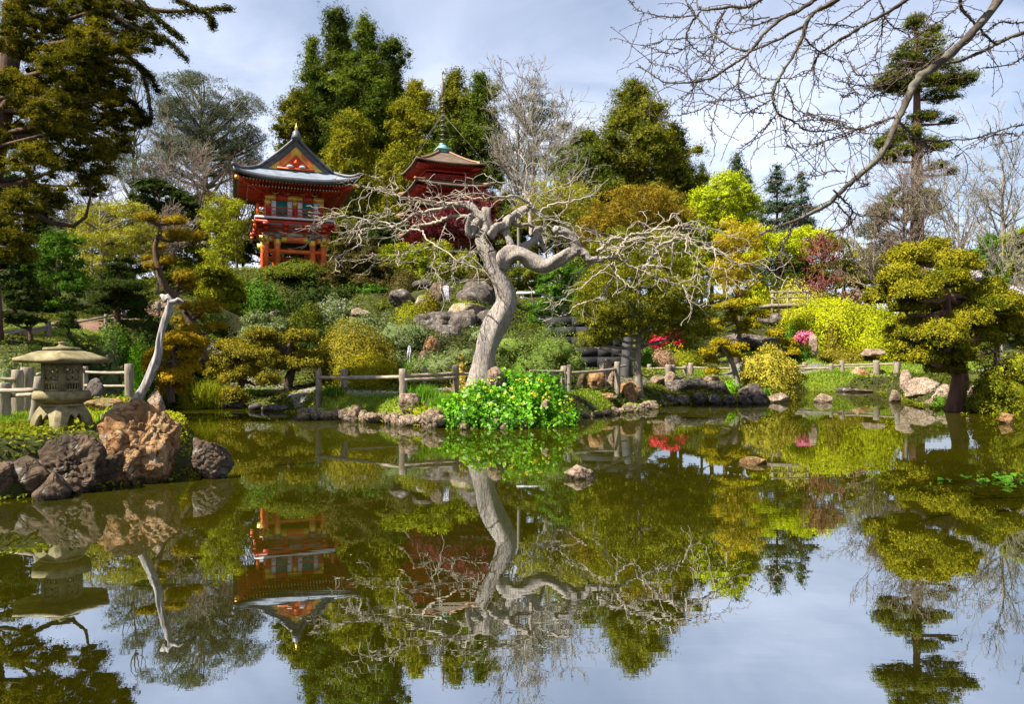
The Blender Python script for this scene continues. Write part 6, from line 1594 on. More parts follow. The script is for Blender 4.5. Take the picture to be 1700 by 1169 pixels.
cloud("upper cloud pruned pine with flat yellow pads behind the fine leaved tree", (1224, 590), [(1222, 575), (1228, 550), (1216, 520), (1206, 500)],
      Zc(900, 480, 3.864, [(1140, 55, 62, 24), (1180, 112, 100, 22), (1330, 92, 72, 18), (1390, 165, 72, 26), (1340, 200, 46, 22), (1350, 238, 52, 28), (1278, 228, 34, 24), (1110, 215, 62, 22), (1120, 258, 52, 22), (1250, 85, 70, 18), (1240, 160, 60, 20), (1200, 200, 46, 18), (1280, 275, 50, 20)]), 42, ((0.15, 0.125, 0.005), (0.36, 0.30, 0.012)), 2.3, r0=0.16, bark='bark_dark')
cloud("lower cloud pruned pine with small round pads on the promontory", (1226, 650), [(1222, 625), (1216, 605), (1206, 588)],
      Zc(900, 480, 3.864, [(1145, 345, 68, 30), (1155, 395, 74, 32), (1262, 376, 62, 26), (1230, 424, 52, 24), (1060, 410, 56, 26), (1080, 462, 56, 22), (1092, 530, 52, 28)]), 32, ((0.17, 0.13, 0.005), (0.40, 0.31, 0.012)), 2.3, r0=0.15, bark='bark_pale')
cloud("small cloud pruned shrub beside the pale pink flowers", (1298, 612), [(1298, 600), (1302, 580)], Zc(900, 480, 3.864, [(1500, 288, 56, 28), (1430, 332, 46, 24), (1520, 350, 52, 28), (1590, 352, 46, 34), (1610, 410, 46, 28), (1345, 300, 30, 18)]), 46.5, ((0.17, 0.13, 0.005), (0.40, 0.31, 0.012)), 2.3, r0=0.12)
PN = ((0.13, 0.09, 0.008), (0.36, 0.25, 0.018))
cloud("tall twisted pine with rusty golden needle pads behind the bleached trunk", (340, 588), [(328, 558), (310, 520), (290, 492), (271, 470), (262, 440), (258, 410), (266, 385), (263, 372)],
      Zc(100, 300, 4.497, [(650, 275, 100, 42, -0.3), (860, 300, 115, 46, 0.3), (880, 410, 120, 58, -0.4), (1000, 420, 80, 52, 0.5), (770, 600, 100, 56, 0.2), (650, 580, 56, 30, 0.4), (670, 640, 56, 32, -0.4), (930, 720, 115, 66, 0.1), (960, 780, 90, 50, 0.4), (1100, 950, 145, 66, -0.2), (1010, 1010, 90, 50, 0.5), (1150, 1090, 110, 46, 0.2), (930, 940, 60, 40, -0.5), (880, 1045, 50, 40, -0.4), (960, 1105, 90, 40, -0.5), (830, 1165, 70, 30, -0.2), (740, 500, 60, 34, 0.5)]),
      24, PN, 2.6, r0=0.17, bark='bark_brown', dens=1.1, rough=0.42, tilt=1.1, aspect=0.26, low=-0.35, up=0.35, name='twisted_pine', grow_=(0.85, 0.95), lump=0.14, trunk_r=[8, 7.5, 7, 6.5, 6, 5, 4, 3, 2])
cloud("dark layered pine standing on the slope path", (195, 562), [(195, 530), (196, 480), (196, 445)],
      Zc(100, 300, 4.497, [(430, 645, 95, 34), (420, 715, 150, 44), (450, 790, 190, 50), (330, 800, 110, 44), (440, 870, 200, 52), (310, 900, 120, 50), (560, 930, 110, 60), (300, 980, 80, 40), (560, 1000, 90, 50), (430, 940, 130, 40)]), 30.5, DARK, 2.8, r0=0.16, bark='bark_red', rough=0.3, tilt=0.9, aspect=0.3, name='dark_pine')
cloud("small dark flat topped pine below the slope handrail", (52, 580), [(51, 560), (48, 545)], Zc(0, 430, 6.154, [(60, 580, 95, 40), (240, 595, 110, 42), (400, 632, 85, 28), (150, 640, 100, 40), (320, 660, 60, 30)]), 21.5, DARK, 2.8, r0=0.09, bark='bark_dark', rough=0.25, tilt=0.9, aspect=0.3, name='dark_pine')
cloud("tiny dark pine leaning beside the lit slope post", (117, 572), [(115, 555), (113, 540)], Zc(0, 430, 6.154, [(710, 590, 95, 48), (750, 690, 90, 44), (640, 680, 80, 40), (690, 640, 80, 40)]), 23, DARK, 2.8, r0=0.07, bark='bark_dark', rough=0.25, tilt=0.9, aspect=0.3, name='dark_pine')

# the bleached dead trunk
def snag():
    d = 11.0; s = d / F; foot = W(212, 692, d)
    t = thing('bleached_snag', "bleached grey dead trunk leaning out of the rocks", 'dead trunk', foot); mb = MB()
    Z = lambda x, y: W(x / 2.205, 330 + y / 2.205, d)
    P = [Z(470, 790), Z(495, 745), Z(530, 690), Z(556, 630), Z(578, 575), Z(584, 520), Z(598, 460), Z(615, 410), Z(622, 375), Z(612, 350)]
    tube(mb, P, np.array([28, 18, 14.5, 14.5, 14, 12, 11, 11.5, 9.5, 5]) / 2.205 * s, 60, 20, 0.22, 4)
    mb.build('trunk', M['bark_snag'], t, smooth=True)
    mb = MB(); tube(mb, [Z(622, 380), Z(640, 375), Z(655, 368), Z(672, 378)], np.array([12, 8, 6, 3]) / 2.205 * s, 16, 8, 0.1, 6)
    tube(mb, [Z(612, 372), Z(600, 360), Z(588, 352)], np.array([14, 11, 5]) / 2.205 * s, 12, 8, 0.1, 7)
    mb.build('stubs', M['bark_snag'], t, smooth=True)
snag()

# ---------------------------------------------------------------- trees with leaves
tree("fine leaved olive tree with a slim straight trunk on the mossy bank", (1061, 648), [(1062, 480, 105, 75), (1000, 500, 55, 55), (1130, 490, 66, 70), (1060, 420, 90, 50), (985, 560, 34, 26), (1150, 545, 40, 40), (1090, 540, 60, 30), (1020, 540, 50, 34)], 27.2, ((0.08, 0.09, 0.008), (0.26, 0.25, 0.018)), 13, 2.7, r0=0.19, bark='bark_pale', n_limbs=22, trunk=[(1058, 610), (1060, 560)], fill=1.15, squash=0.5, dens=0.9, tilt=0.8, rough=0.35, core=0.0)
tree("rusty orange maple crown rising behind the bare twigs", (1060,), [(1062, 352, 92, 44), (1010, 375, 54, 36), (1110, 372, 60, 40), (1060, 330, 54, 26), (970, 395, 34, 30)], 44, RUST, 12, 2.7, r0=0.2, bark='bark_brown', n_limbs=16, squash=0.45, dens=0.9, rough=0.35, core=0.0, tilt=0.8, fill=1.1)
tree("bright yellow green leafy tree beyond the rusty maple", (1205,), [(1200, 335, 62, 44), (1235, 345, 36, 34), (1165, 350, 34, 36), (1210, 302, 30, 22), (1200, 380, 60, 30)], 60, ((0.20, 0.26, 0.008), (0.44, 0.48, 0.02)), 13, 3.0, r0=0.22, squash=0.7, core=0.5)
tree("dark green tree behind the crooked trunk and the pine shrub", (930,), [(928, 470, 44, 44), (950, 520, 46, 44), (905, 510, 34, 40), (960, 470, 34, 34)], 40, GREEN, 13, 3.0, r0=0.25, bark='bark_pale', core=0.6)
tree("dark brown green shaggy conifer beside the gate", (592,), [(592, 425, 46, 38), (570, 455, 52, 36), (620, 460, 50, 40), (590, 490, 66, 34)], 46, BROWNG, 11, 2.7, r0=0.25, core=0.7, squash=0.5, name='shaggy_conifer')
tree("pale yellow green bush tree under the bare twigs", (700,), [(665, 432, 50, 30), (725, 430, 56, 32), (770, 445, 36, 30), (700, 455, 60, 24)], 51, YGREEN, 11, 2.9, r0=0.15, core=0.45, squash=0.6)
tree("maroon leaved bush in front of the pagoda", (765,), [(757, 364, 50, 34), (792, 340, 38, 30), (725, 382, 46, 28), (805, 372, 36, 30), (700, 372, 34, 22)], 55, MAROON, 10, 2.8, r0=0.12, core=0.3, dens=0.8)
tree("pale olive leafed tree behind the crooked tree top", (925,), [(925, 330, 66, 46), (890, 350, 40, 36), (960, 340, 36, 40), (930, 370, 60, 30)], 54, ((0.16, 0.16, 0.02), (0.36, 0.33, 0.05)), 11, 2.5, r0=0.18, core=0.0, dens=0.5, squash=0.5, n_limbs=24)
tree("yellow young tree with orange new leaves on the slope", (1232,), [(1215, 390, 36, 32), (1240, 420, 34, 30), (1210, 440, 40, 26), (1250, 385, 26, 24), (1225, 470, 40, 24)], 49, ((0.28, 0.22, 0.01), (0.52, 0.40, 0.03)), 9, 2.5, r0=0.1, core=0.0, dens=0.7, squash=0.5, bark='bark_red', n_limbs=16)
tree("lime leaved spreading tree above the weeping mounds", (1300,), [(1290, 415, 52, 26), (1335, 400, 56, 28), (1270, 395, 34, 22), (1255, 430, 34, 24)], 66, ((0.28, 0.33, 0.006), (0.52, 0.56, 0.02)), 10, 2.8, r0=0.18, core=0.3, squash=0.5)
tree("green yellow low tree behind the red twigged shrub", (1405,), [(1400, 420, 48, 30), (1430, 440, 40, 32), (1375, 405, 40, 22), (1420, 460, 46, 24)], 66, ((0.18, 0.20, 0.01), (0.42, 0.40, 0.04)), 10, 2.7, r0=0.16, core=0.0, dens=0.7, squash=0.5)
tree("pale yellow airy bush tree behind the dark layered pine", (165,), [(165, 358, 48, 26), (215, 350, 40, 24), (140, 395, 36, 28), (195, 400, 56, 34), (240, 395, 40, 34), (150, 440, 50, 26)], 42, ((0.20, 0.20, 0.02), (0.46, 0.42, 0.06)), 10, 2.6, r0=0.16, core=0.0, dens=0.6, squash=0.45, n_limbs=26, bark='bark_pale')
tree("mid green leafy tree in the shade of the great cypress", (100,), [(100, 420, 50, 40), (60, 460, 50, 36), (125, 470, 40, 30), (90, 500, 46, 22)], 39, GREEN, 12, 2.9, r0=0.2, core=0.5)
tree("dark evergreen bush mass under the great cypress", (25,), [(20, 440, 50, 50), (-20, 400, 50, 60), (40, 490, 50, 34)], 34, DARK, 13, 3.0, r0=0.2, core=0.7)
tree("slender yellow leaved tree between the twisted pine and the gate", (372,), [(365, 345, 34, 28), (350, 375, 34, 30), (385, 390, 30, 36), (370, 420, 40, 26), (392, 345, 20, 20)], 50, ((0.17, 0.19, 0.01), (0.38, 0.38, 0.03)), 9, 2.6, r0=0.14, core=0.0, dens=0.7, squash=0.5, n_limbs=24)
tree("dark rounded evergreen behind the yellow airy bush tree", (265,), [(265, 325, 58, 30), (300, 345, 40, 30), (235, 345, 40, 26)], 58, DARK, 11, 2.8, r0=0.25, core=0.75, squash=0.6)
tree("sunlit broad leaved tree at the edge beyond the pruned tree", (1700,), [(1705, 430, 40, 44), (1690, 400, 30, 30), (1715, 480, 40, 40)], 38, YGREEN, 12, 3.0, r0=0.2)
tree("dark green conical evergreen behind the pruned tree", (1635,), [(1632, 432, 30, 34), (1640, 405, 20, 20), (1655, 460, 34, 34)], 46, GREEN, 10, 2.7, r0=0.2, core=0.7)
tree("grey green bank shrub behind the stone bench", (870,), [(868, 462, 40, 22), (905, 455, 36, 20), (842, 478, 30, 20)], 50, OLIVE_D, 10, 2.7, r0=0.12)
tree("brown leaved bush behind the tall brown boulder", (800,), [(800, 468, 30, 24), (830, 480, 24, 26)], 44, BROWNG, 9, 2.6, r0=0.12, core=0.4)

FILL = 'understory trees behind the garden'
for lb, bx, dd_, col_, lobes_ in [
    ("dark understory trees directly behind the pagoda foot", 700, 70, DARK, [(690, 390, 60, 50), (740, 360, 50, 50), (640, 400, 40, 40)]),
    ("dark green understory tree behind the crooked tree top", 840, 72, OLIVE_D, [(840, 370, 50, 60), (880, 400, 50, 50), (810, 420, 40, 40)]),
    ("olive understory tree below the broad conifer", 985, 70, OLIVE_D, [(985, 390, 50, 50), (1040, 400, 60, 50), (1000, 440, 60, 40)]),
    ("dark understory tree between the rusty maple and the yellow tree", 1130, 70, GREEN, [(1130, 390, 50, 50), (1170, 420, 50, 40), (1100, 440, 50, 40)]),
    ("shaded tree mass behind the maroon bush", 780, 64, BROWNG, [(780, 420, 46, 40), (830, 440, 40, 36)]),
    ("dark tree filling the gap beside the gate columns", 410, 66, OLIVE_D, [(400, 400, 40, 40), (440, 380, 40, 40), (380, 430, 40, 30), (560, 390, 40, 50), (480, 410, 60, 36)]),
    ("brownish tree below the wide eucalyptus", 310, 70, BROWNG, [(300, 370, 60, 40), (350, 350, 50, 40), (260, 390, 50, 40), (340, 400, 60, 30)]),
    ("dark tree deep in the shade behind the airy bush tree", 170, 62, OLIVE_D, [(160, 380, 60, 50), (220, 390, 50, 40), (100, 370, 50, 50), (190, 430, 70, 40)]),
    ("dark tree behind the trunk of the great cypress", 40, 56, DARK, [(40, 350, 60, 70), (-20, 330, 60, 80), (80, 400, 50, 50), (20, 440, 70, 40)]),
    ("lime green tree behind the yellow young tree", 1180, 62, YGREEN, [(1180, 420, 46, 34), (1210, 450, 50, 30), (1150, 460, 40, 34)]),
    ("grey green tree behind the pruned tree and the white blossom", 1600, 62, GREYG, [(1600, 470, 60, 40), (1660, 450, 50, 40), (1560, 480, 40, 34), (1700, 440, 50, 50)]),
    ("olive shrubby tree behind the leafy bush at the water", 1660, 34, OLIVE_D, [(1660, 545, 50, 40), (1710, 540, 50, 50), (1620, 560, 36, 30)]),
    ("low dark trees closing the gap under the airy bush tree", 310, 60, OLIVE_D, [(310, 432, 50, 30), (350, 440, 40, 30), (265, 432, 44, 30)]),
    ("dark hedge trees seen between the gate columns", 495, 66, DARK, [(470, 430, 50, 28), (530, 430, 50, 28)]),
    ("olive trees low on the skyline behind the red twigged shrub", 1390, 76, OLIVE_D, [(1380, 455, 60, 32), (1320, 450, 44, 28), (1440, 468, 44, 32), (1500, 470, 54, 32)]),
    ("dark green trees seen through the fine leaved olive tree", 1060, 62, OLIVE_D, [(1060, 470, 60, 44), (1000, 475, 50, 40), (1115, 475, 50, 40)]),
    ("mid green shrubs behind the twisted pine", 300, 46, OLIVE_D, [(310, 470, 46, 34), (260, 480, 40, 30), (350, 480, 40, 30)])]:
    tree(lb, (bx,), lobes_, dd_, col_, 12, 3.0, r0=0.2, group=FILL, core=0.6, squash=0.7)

# eucalypts: airy grey green crowns on long pale limbs
EK = dict(core=0.0, dens=1.0, squash=0.5, rough=0.4, tilt=0.9, aspect=0.34, droop=1.0, shell=0.3)
tree("wide grey green eucalyptus with see through crown beyond the gate", (335,), [(330, 175, 88, 52), (285, 215, 58, 58), (380, 210, 66, 52), (415, 175, 38, 24), (340, 255, 90, 50), (270, 280, 50, 50), (400, 265, 56, 42), (310, 130, 42, 18), (425, 230, 26, 22)], 76, EUC, 11, 2.5, r0=0.55, bark='bark_pale', name='eucalyptus', n_limbs=46, fill=1.0, **EK)
tree("thin grey eucalyptus top behind the pale bare tree", (895,), [(885, 165, 26, 14), (915, 180, 30, 20), (930, 210, 20, 24), (880, 195, 34, 22), (900, 240, 40, 36), (850, 180, 22, 16), (860, 270, 40, 40)], 86, EUC, 9, 2.4, r0=0.35, bark='bark_pale', name='eucalyptus', n_limbs=30, fill=0.8, **EK)
tree("small hazy eucalyptus between the great cypress and the gate", (215,), [(225, 190, 26, 30), (205, 240, 36, 40), (240, 130, 20, 20), (215, 290, 50, 40)], 84, EUC, 9, 2.4, r0=0.3, bark='bark_pale', name='eucalyptus', n_limbs=26, fill=0.7, **EK)

# tall conifers on the skyline
CY = ((0.05, 0.065, 0.008), (0.19, 0.18, 0.018)); CYD = ((0.022, 0.04, 0.009), (0.10, 0.12, 0.018)); CYG = ((0.09, 0.10, 0.008), (0.28, 0.25, 0.018)); CYB = ((0.04, 0.068, 0.009), (0.15, 0.185, 0.02))
GR = 'tall conifers on the skyline'
conifer("tallest dark conifer with a rounded spire above the gate roof", 560, 16, 84, [(16, 8), (40, 28), (72, 20), (110, 44), (160, 52), (220, 60), (280, 62), (330, 60)], CYD, 13, 2.7, 0.5, group=GR)
conifer("twin conifer spire close beside the tallest one", 607, 30, 82, [(30, 6), (60, 22), (85, 20), (110, 40), (150, 50), (200, 54), (260, 54), (330, 54)], CYB, 13, 2.7, 0.5, group=GR)
conifer("dark conifer leaning out toward the pagoda spire", 648, 70, 86, [(70, 12), (95, 30), (120, 22), (150, 36), (200, 38), (260, 40), (320, 40)], CYD, 12, 2.7, 0.45, group=GR)
conifer("slim conifer at the outer edge of the tallest group", 520, 60, 86, [(60, 5), (95, 12), (140, 26), (190, 36), (240, 40), (300, 40)], CYB, 11, 2.7, 0.4, group=GR)
conifer("lower conifer edge reaching over the gate ridge", 492, 150, 82, [(150, 12), (185, 26), (215, 34), (260, 34), (310, 30)], CY, 11, 2.7, 0.4, group=GR)
conifer("sunlit golden conifer between the gate and the pagoda", 580, 188, 72, [(188, 8), (210, 30), (240, 42), (270, 46), (310, 50), (350, 44)], CYG, 11, 2.7, 0.35, group=GR)
conifer("golden conifer just left of the pagoda spire", 692, 136, 78, [(136, 10), (165, 32), (200, 44), (250, 48), (300, 50), (350, 48)], CYG, 12, 2.7, 0.4, group=GR)
conifer("conifer with a pointed top behind the pagoda spire", 757, 116, 82, [(116, 6), (145, 24), (180, 34), (230, 40), (290, 42), (340, 42)], CY, 12, 2.7, 0.4, group=GR)
conifer("green conifer next to the pale bare tree", 800, 124, 80, [(124, 10), (150, 26), (190, 32), (240, 36), (300, 40), (350, 40)], CYB, 12, 2.7, 0.4, group=GR)
conifer("small green conifer filling the gap below the pagoda spire", 735, 200, 76, [(200, 12), (240, 28), (290, 34), (340, 34)], CYB, 10, 2.7, 0.3, group=GR)
conifer("low golden conifer hiding the pagoda flank", 655, 245, 70, [(245, 10), (270, 24), (310, 30), (360, 30)], CYG, 10, 2.7, 0.3, group=GR)
conifer("broad conifer with a tall blunt top behind the rusty maple", 1053, 136, 84, [(136, 12), (165, 32), (200, 54), (240, 80), (280, 102), (320, 110), (350, 105)], CY, 16, 2.8, 0.55, group=GR)
conifer("wide low shoulder of conifer beside the pale bare tree", 968, 225, 82, [(222, 14), (250, 42), (290, 58), (330, 62), (370, 56)], CYB, 14, 2.8, 0.45, group=GR)
conifer("dark conifer shoulder above the yellow green tree", 1118, 205, 86, [(205, 8), (240, 28), (280, 36), (330, 38)], CYD, 12, 2.8, 0.45, group=GR)
conifer("thin tipped blue green conifer beside the yellow green tree", 1224, 255, 88, [(255, 3), (280, 14), (310, 26), (350, 30)], BLUEG, 9, 2.6, 0.25, group=GR, dens=0.7)
conifer("feathery blue green conifer with a pale sky behind", 1290, 275, 76, [(275, 3), (300, 16), (335, 36), (370, 46), (400, 48)], BLUEG, 9, 2.5, 0.25, group=GR, dens=0.6, gap=0.22, squash=0.5)
conifer("second feathery blue green conifer nearer the arching branch", 1330, 285, 80, [(285, 3), (310, 12), (345, 26), (385, 32)], BLUEG, 9, 2.5, 0.25, group=GR, dens=0.5, gap=0.22, squash=0.5)
conifer("thin dark spire showing above the rusty maple", 1165, 270, 90, [(270, 2), (300, 10), (340, 16)], BLUEG, 7, 2.5, 0.2, group=GR, dens=0.7)

def redwood():
    d = 72; r = RNG(1522, 20, d); s = d / F; foot = on_ground(1522, d)
    t = thing('redwood', "tall thin redwood with a bare reddish trunk and ragged tiers of foliage", 'tree', foot, GR); mb = MB()
    stem(mb, [foot - [0, 0, 0.3], W(1522, 300, d), W(1522, 160, d), W(1519, 18, d)], 0.72, 0.10, 9)
    tiers = [(1518, 40, 20, 16), (1550, 50, 16, 8), (1530, 75, 40, 14), (1500, 100, 30, 14), (1540, 100, 34, 18), (1490, 132, 36, 16), (1560, 120, 44, 16), (1590, 135, 32, 14), (1475, 140, 26, 12), (1520, 140, 50, 16), (1565, 158, 34, 12), (1545, 190, 18, 8), (1575, 200, 18, 5), (1530, 195, 26, 10), (1500, 222, 34, 16), (1470, 235, 24, 14), (1480, 262, 28, 12), (1550, 245, 30, 8), (1535, 235, 20, 12), (1560, 275, 20, 8), (1490, 250, 34, 14), (1575, 285, 14, 6)]
    m_ = MB(); PL, RR = [], []
    for px, py, rx, ry in tiers:
        crown(m_, [(px, py, rx * 1.12, ry * 1.15)], d, 9.5, 2.7, r, dens=1.2, fill=1.5, squash=0.6, core=0.35, rough=0.4, tilt=0.9, aspect=0.4)
        a, b = W(1522, min(py + 8, 300), d), W(px + (px - 1522) * 0.3, py + 4, d); u = np.linspace(0, 1, 5)[:, None]; PL.append(a * (1 - u) + b * u); RR.append(np.linspace(0.16, 0.04, 5))
    tubes(mb, PL, RR, 5, caps=False); mb.build('trunk', M['bark_red'], t, smooth=True); m_.build('crown', leaf_mat((0.04, 0.055, 0.012), (0.17, 0.175, 0.025)), t)
redwood()
tree("dark bushy tree at the foot of the tall redwood", (1505,), [(1500, 325, 40, 18), (1530, 330, 36, 18), (1470, 345, 26, 18), (1510, 350, 60, 20), (1460, 360, 30, 24)], 70, ((0.045, 0.06, 0.012), (0.13, 0.14, 0.025)), 9, 2.6, r0=0.25, core=0.5, squash=0.55)
tree("blue dark conifer behind the brown twigs and the pruned tree", (1495,), [(1500, 400, 46, 26), (1460, 420, 36, 26), (1530, 420, 34, 26), (1440, 385, 26, 20)], 74, BLUEG, 9, 2.6, r0=0.25, core=0.4, squash=0.5)

# ---------------------------------------------------------------- leafless trees
def bare_tree(label, px, d, top, hw, bark, seed, n0=7, levels=None, foot=None, r0=0.14, up=0.06, lo=0.011, name='bare_tree', cat='tree', lean=0.0, ang=(0.35, 0.8), fork=0.3, group=None):
    r = np.random.default_rng(seed); s = d / F; f = on_ground(px, d) if foot is None else W(px, foot, d)
    t = thing(name, label, cat, f, group); H_ = EYE + (HY - top) * s - f[2]
    mb = MB(); tip = f + np.array([lean * s, 0, H_ * 0.98]); stem(mb, [f - [0, 0, 0.2], f * 0.5 + tip * 0.5 + r.normal(size=3) * 0.1, tip], r0, lo, 8); mb.build('trunk', M[bark], t, smooth=True)
    mb = MB(); u = r.uniform(fork, 0.92, n0 * 4); P = f + (tip - f) * u[:, None]; a = r.uniform(0, 6.28, len(u)); el = r.uniform(0.5, 1.1, len(u))
    D = np.column_stack([np.cos(a) * np.cos(el), np.sin(a) * np.cos(el), np.sin(el)])
    L = np.minimum(hw * s * 1.15 / np.cos(el) * 0.75, H_ * (1.02 - u) * 1.3 + 0.5) * r.uniform(0.6, 1.1, len(u)); R = r0 * (1 - u) * 0.6 + lo
    lv = levels or [dict(n=5, ang=(0.4, 0.9), lr=0.55, rr=0.6, wig=0.10, grav=up, k=7), dict(n=4, ang=(0.4, 0.9), lr=0.6, rr=0.65, wig=0.14, grav=up, k=6), dict(n=3, ang=(0.4, 0.9), lr=0.6, rr=0.7, wig=0.16, grav=up * 0.5, k=5), dict(n=0, ang=(0, 1), lr=1, rr=1, wig=0.18, k=4)]
    grow(mb, P, D, L, R, lv, r, (5, 4, 3, 3), lo); mb.build('branches', M[bark], t)
    return t
bare_tree("pale leafless tree in front of the thin eucalyptus", 862, 62, 128, 62, 'bark_pale', 5, 10, r0=0.17, lo=0.016, up=0.07)
bare_tree("second pale leafless tree low behind the crooked tree", 905, 58, 215, 66, 'bark_pale', 6, 8, r0=0.12, lo=0.015, up=0.05)
bare_tree("grey leafless tree with upright limbs beyond the pruned tree", 1665, 52, 232, 62, 'bark_pale', 7, 8, r0=0.20, lo=0.013, up=0.06)
bare_tree("pale grey leafless tree between the redwood and the upright one", 1592, 56, 290, 60, 'bark_pale', 8, 8, r0=0.14, lo=0.013, up=0.04)
bare_tree("brown twiggy leafless tree under the redwood", 1505, 60, 300, 78, 'twig_brown', 9, 9, r0=0.14, lo=0.014, up=0.03)
bare_tree("low brown leafless tree reaching over the lime mounds", 1452, 62, 352, 60, 'twig_brown', 10, 7, r0=0.12, lo=0.014, up=0.02)
bare_tree("grey leafless bush behind the white blossom", 1665, 36, 405, 44, 'bark_pale', 12, 7, r0=0.08, lo=0.010, up=0.04)
bare_tree("red twigged leafless shrub on the slope above the lime mounds", 1362, 60, 412, 32, 'twig_red', 13, 7, r0=0.06, lo=0.022, up=0.05, fork=0.08, name='red_shrub', cat='shrub')
bare_tree("pinkish twiggy leafless tree behind the yellow airy bush tree", 262, 44, 375, 52, 'twig_brown', 14, 8, r0=0.09, lo=0.012, up=0.02)
bare_tree("thin leafless saplings in front of the wide eucalyptus", 395, 56, 300, 50, 'bark_brown', 15, 8, r0=0.12, lo=0.014, up=0.10)
bare_tree("fine brown leafless trees below the wide eucalyptus", 300, 66, 270, 64, 'twig_brown', 16, 8, r0=0.12, lo=0.016, up=0.08)
bare_tree("pale leafless twigs between the great cypress and the eucalyptus", 150, 52, 300, 50, 'bark_pale', 17, 7, r0=0.10, lo=0.014, up=0.04)

# ---------------------------------------------------------------- the great cypress that frames the view
def great_cypress():
    d = 19.5; r = RNG(60, 120, d); s = d / F; foot = np.array([-14.4, 20.5, gz(-14.4, 20.5)])
    t = thing('great_cypress', "great spreading cypress with dark hanging boughs and sunlit golden sprays", 'tree', foot); mb = MB()
    tip = np.array([-13.6, 20.2, 17.0]); stem(mb, [foot - [0, 0, 0.3], np.array([-14.3, 20.4, 6.0]), np.array([-13.4, 20.2, 10.5]), tip], 0.48, 0.10, 14, 0.06)
    lit = [(175, 75, 60, 40, -1.2), (120, 110, 66, 46, -1.4), (180, 130, 50, 46, -0.6), (100, 190, 60, 46, -1.2), (30, 60, 50, 50, -0.8), (30, 150, 44, 40, -1.2), (120, 235, 66, 36, -0.6), (60, 270, 50, 40, -1.0), (150, 275, 56, 32, 0.0), (30, 350, 46, 36, -0.8), (90, 330, 40, 30, -0.2), (70, 20, 70, 40, -0.5), (190, 15, 70, 26, -0.6), (-40, 240, 60, 60, -0.5), (20, 410, 44, 36, 0)]
    darkl = [(205, 190, 44, 40, 1.2), (190, 240, 44, 36, 1.0), (230, 60, 50, 40, 1.0), (150, 180, 70, 60, 1.6), (100, 140, 80, 80, 1.8), (60, 220, 70, 70, 1.6), (150, 310, 40, 26, 1.2), (130, 50, 80, 60, 1.5), (100, -80, 120, 70, 0.5), (20, -190, 110, 80, 0.6), (185, -150, 90, 70, 0.2), (215, -50, 70, 34, 0.4), (110, -270, 120, 70, 0.5), (40, -40, 90, 60, 1.2)]
    m_ = MB()
    crown(m_, lit, d, 15, 3.0, r, dens=1.15, squash=0.5, core=0.5, rough=0.4, tilt=0.9, aspect=0.42, rdepth=0.8, fill=1.15)
    crown(m_, darkl, d, 16, 3.0, r, dens=1.0, squash=0.55, core=0.55, rough=0.4, tilt=0.9, aspect=0.42, rdepth=0.8, fill=1.15)
    # long hanging boughs across the sky, their shade put into a low leaf tint
    PL, RR = [], []
    H = [([(150, -40), (230, 10), (300, 18), (350, 14), (378, 12)], 26, -1.5), ([(140, -20), (210, 40), (270, 60), (305, 92)], 26, -0.8), ([(160, 60), (215, 95), (245, 120), (262, 150)], 18, 0.2), ([(250, -30), (300, 0), (345, 24), (352, 42)], 18, -2.0), ([(150, 150), (215, 165), (245, 200)], 18, 0.4), ([(170, 100), (230, 110), (250, 190), (232, 205)], 18, 0.5), ([(200, -30), (262, 30), (300, 62)], 20, -1.8)]
    for pts, w, dd in H:
        P = catmull(np.array([W(x, y, d + dd) for x, y in pts]), 16); PL.append(P); RR.append(np.linspace(0.085, 0.012, 16))
        for j in range(3, 16):
            for _ in range(5):
                L = w * s * r.uniform(0.35, 1.0) * (1.15 - j / 22); a = r.uniform(-0.9, 0.9)
                v = nrm(P[min(j + 1, 15)] - P[j - 1]); dr = nrm(v * 0.9 + np.array([0.25 * math.cos(a), math.sin(a) * 0.8, -0.55 + 0.3 * r.normal()]))
                k = 26; u = r.random(k); q = P[j] + dr * (u * L)[:, None] + r.normal(size=(k, 3)) * 0.05 * [1, 1, 0.6]; q[:, 2] -= 0.25 * L * u ** 2
                leaves(m_, q, np.tile([0.1, -0.4, 0.9], (k, 1)), 0.075, r, 0.5, 0.30, np.clip(r.normal(0.12, 0.12, k), 0, 1), lean=np.tile(dr * 1.5 + [0, 0, -0.4], (k, 1)))
                if _ < 2:
                    PL.append(catmull(np.array([P[j], P[j] + dr * L * 0.5 - [0, 0, 0.06 * L], P[j] + dr * L - [0, 0, 0.25 * L]]), 16)); RR.append(np.linspace(0.016, 0.005, 16))
    tubes(mb, PL, RR, 4, caps=False)
    TT = catmull(np.array([foot, [-14.3, 20.4, 6.0], [-13.4, 20.2, 10.5], tip]), 20)
    for px, py, rx, ry, dd in lit + darkl:
        c = W(px, py, d + dd); ok = TT[TT[:, 2] < c[2] + 0.3]; ok = ok if len(ok) else TT[:3]; a = ok[np.argmin(((ok - c) ** 2).sum(1))]
        limbs(mb, a, [c, c + r.normal(size=3) * [0.6, 0.4, 0.3]], 0.10, r)
    mb.build('trunk', M['bark_brown'], t, smooth=True); m_.build('crown', leaf_mat((0.022, 0.030, 0.006), (0.21, 0.175, 0.013)), t)
great_cypress()

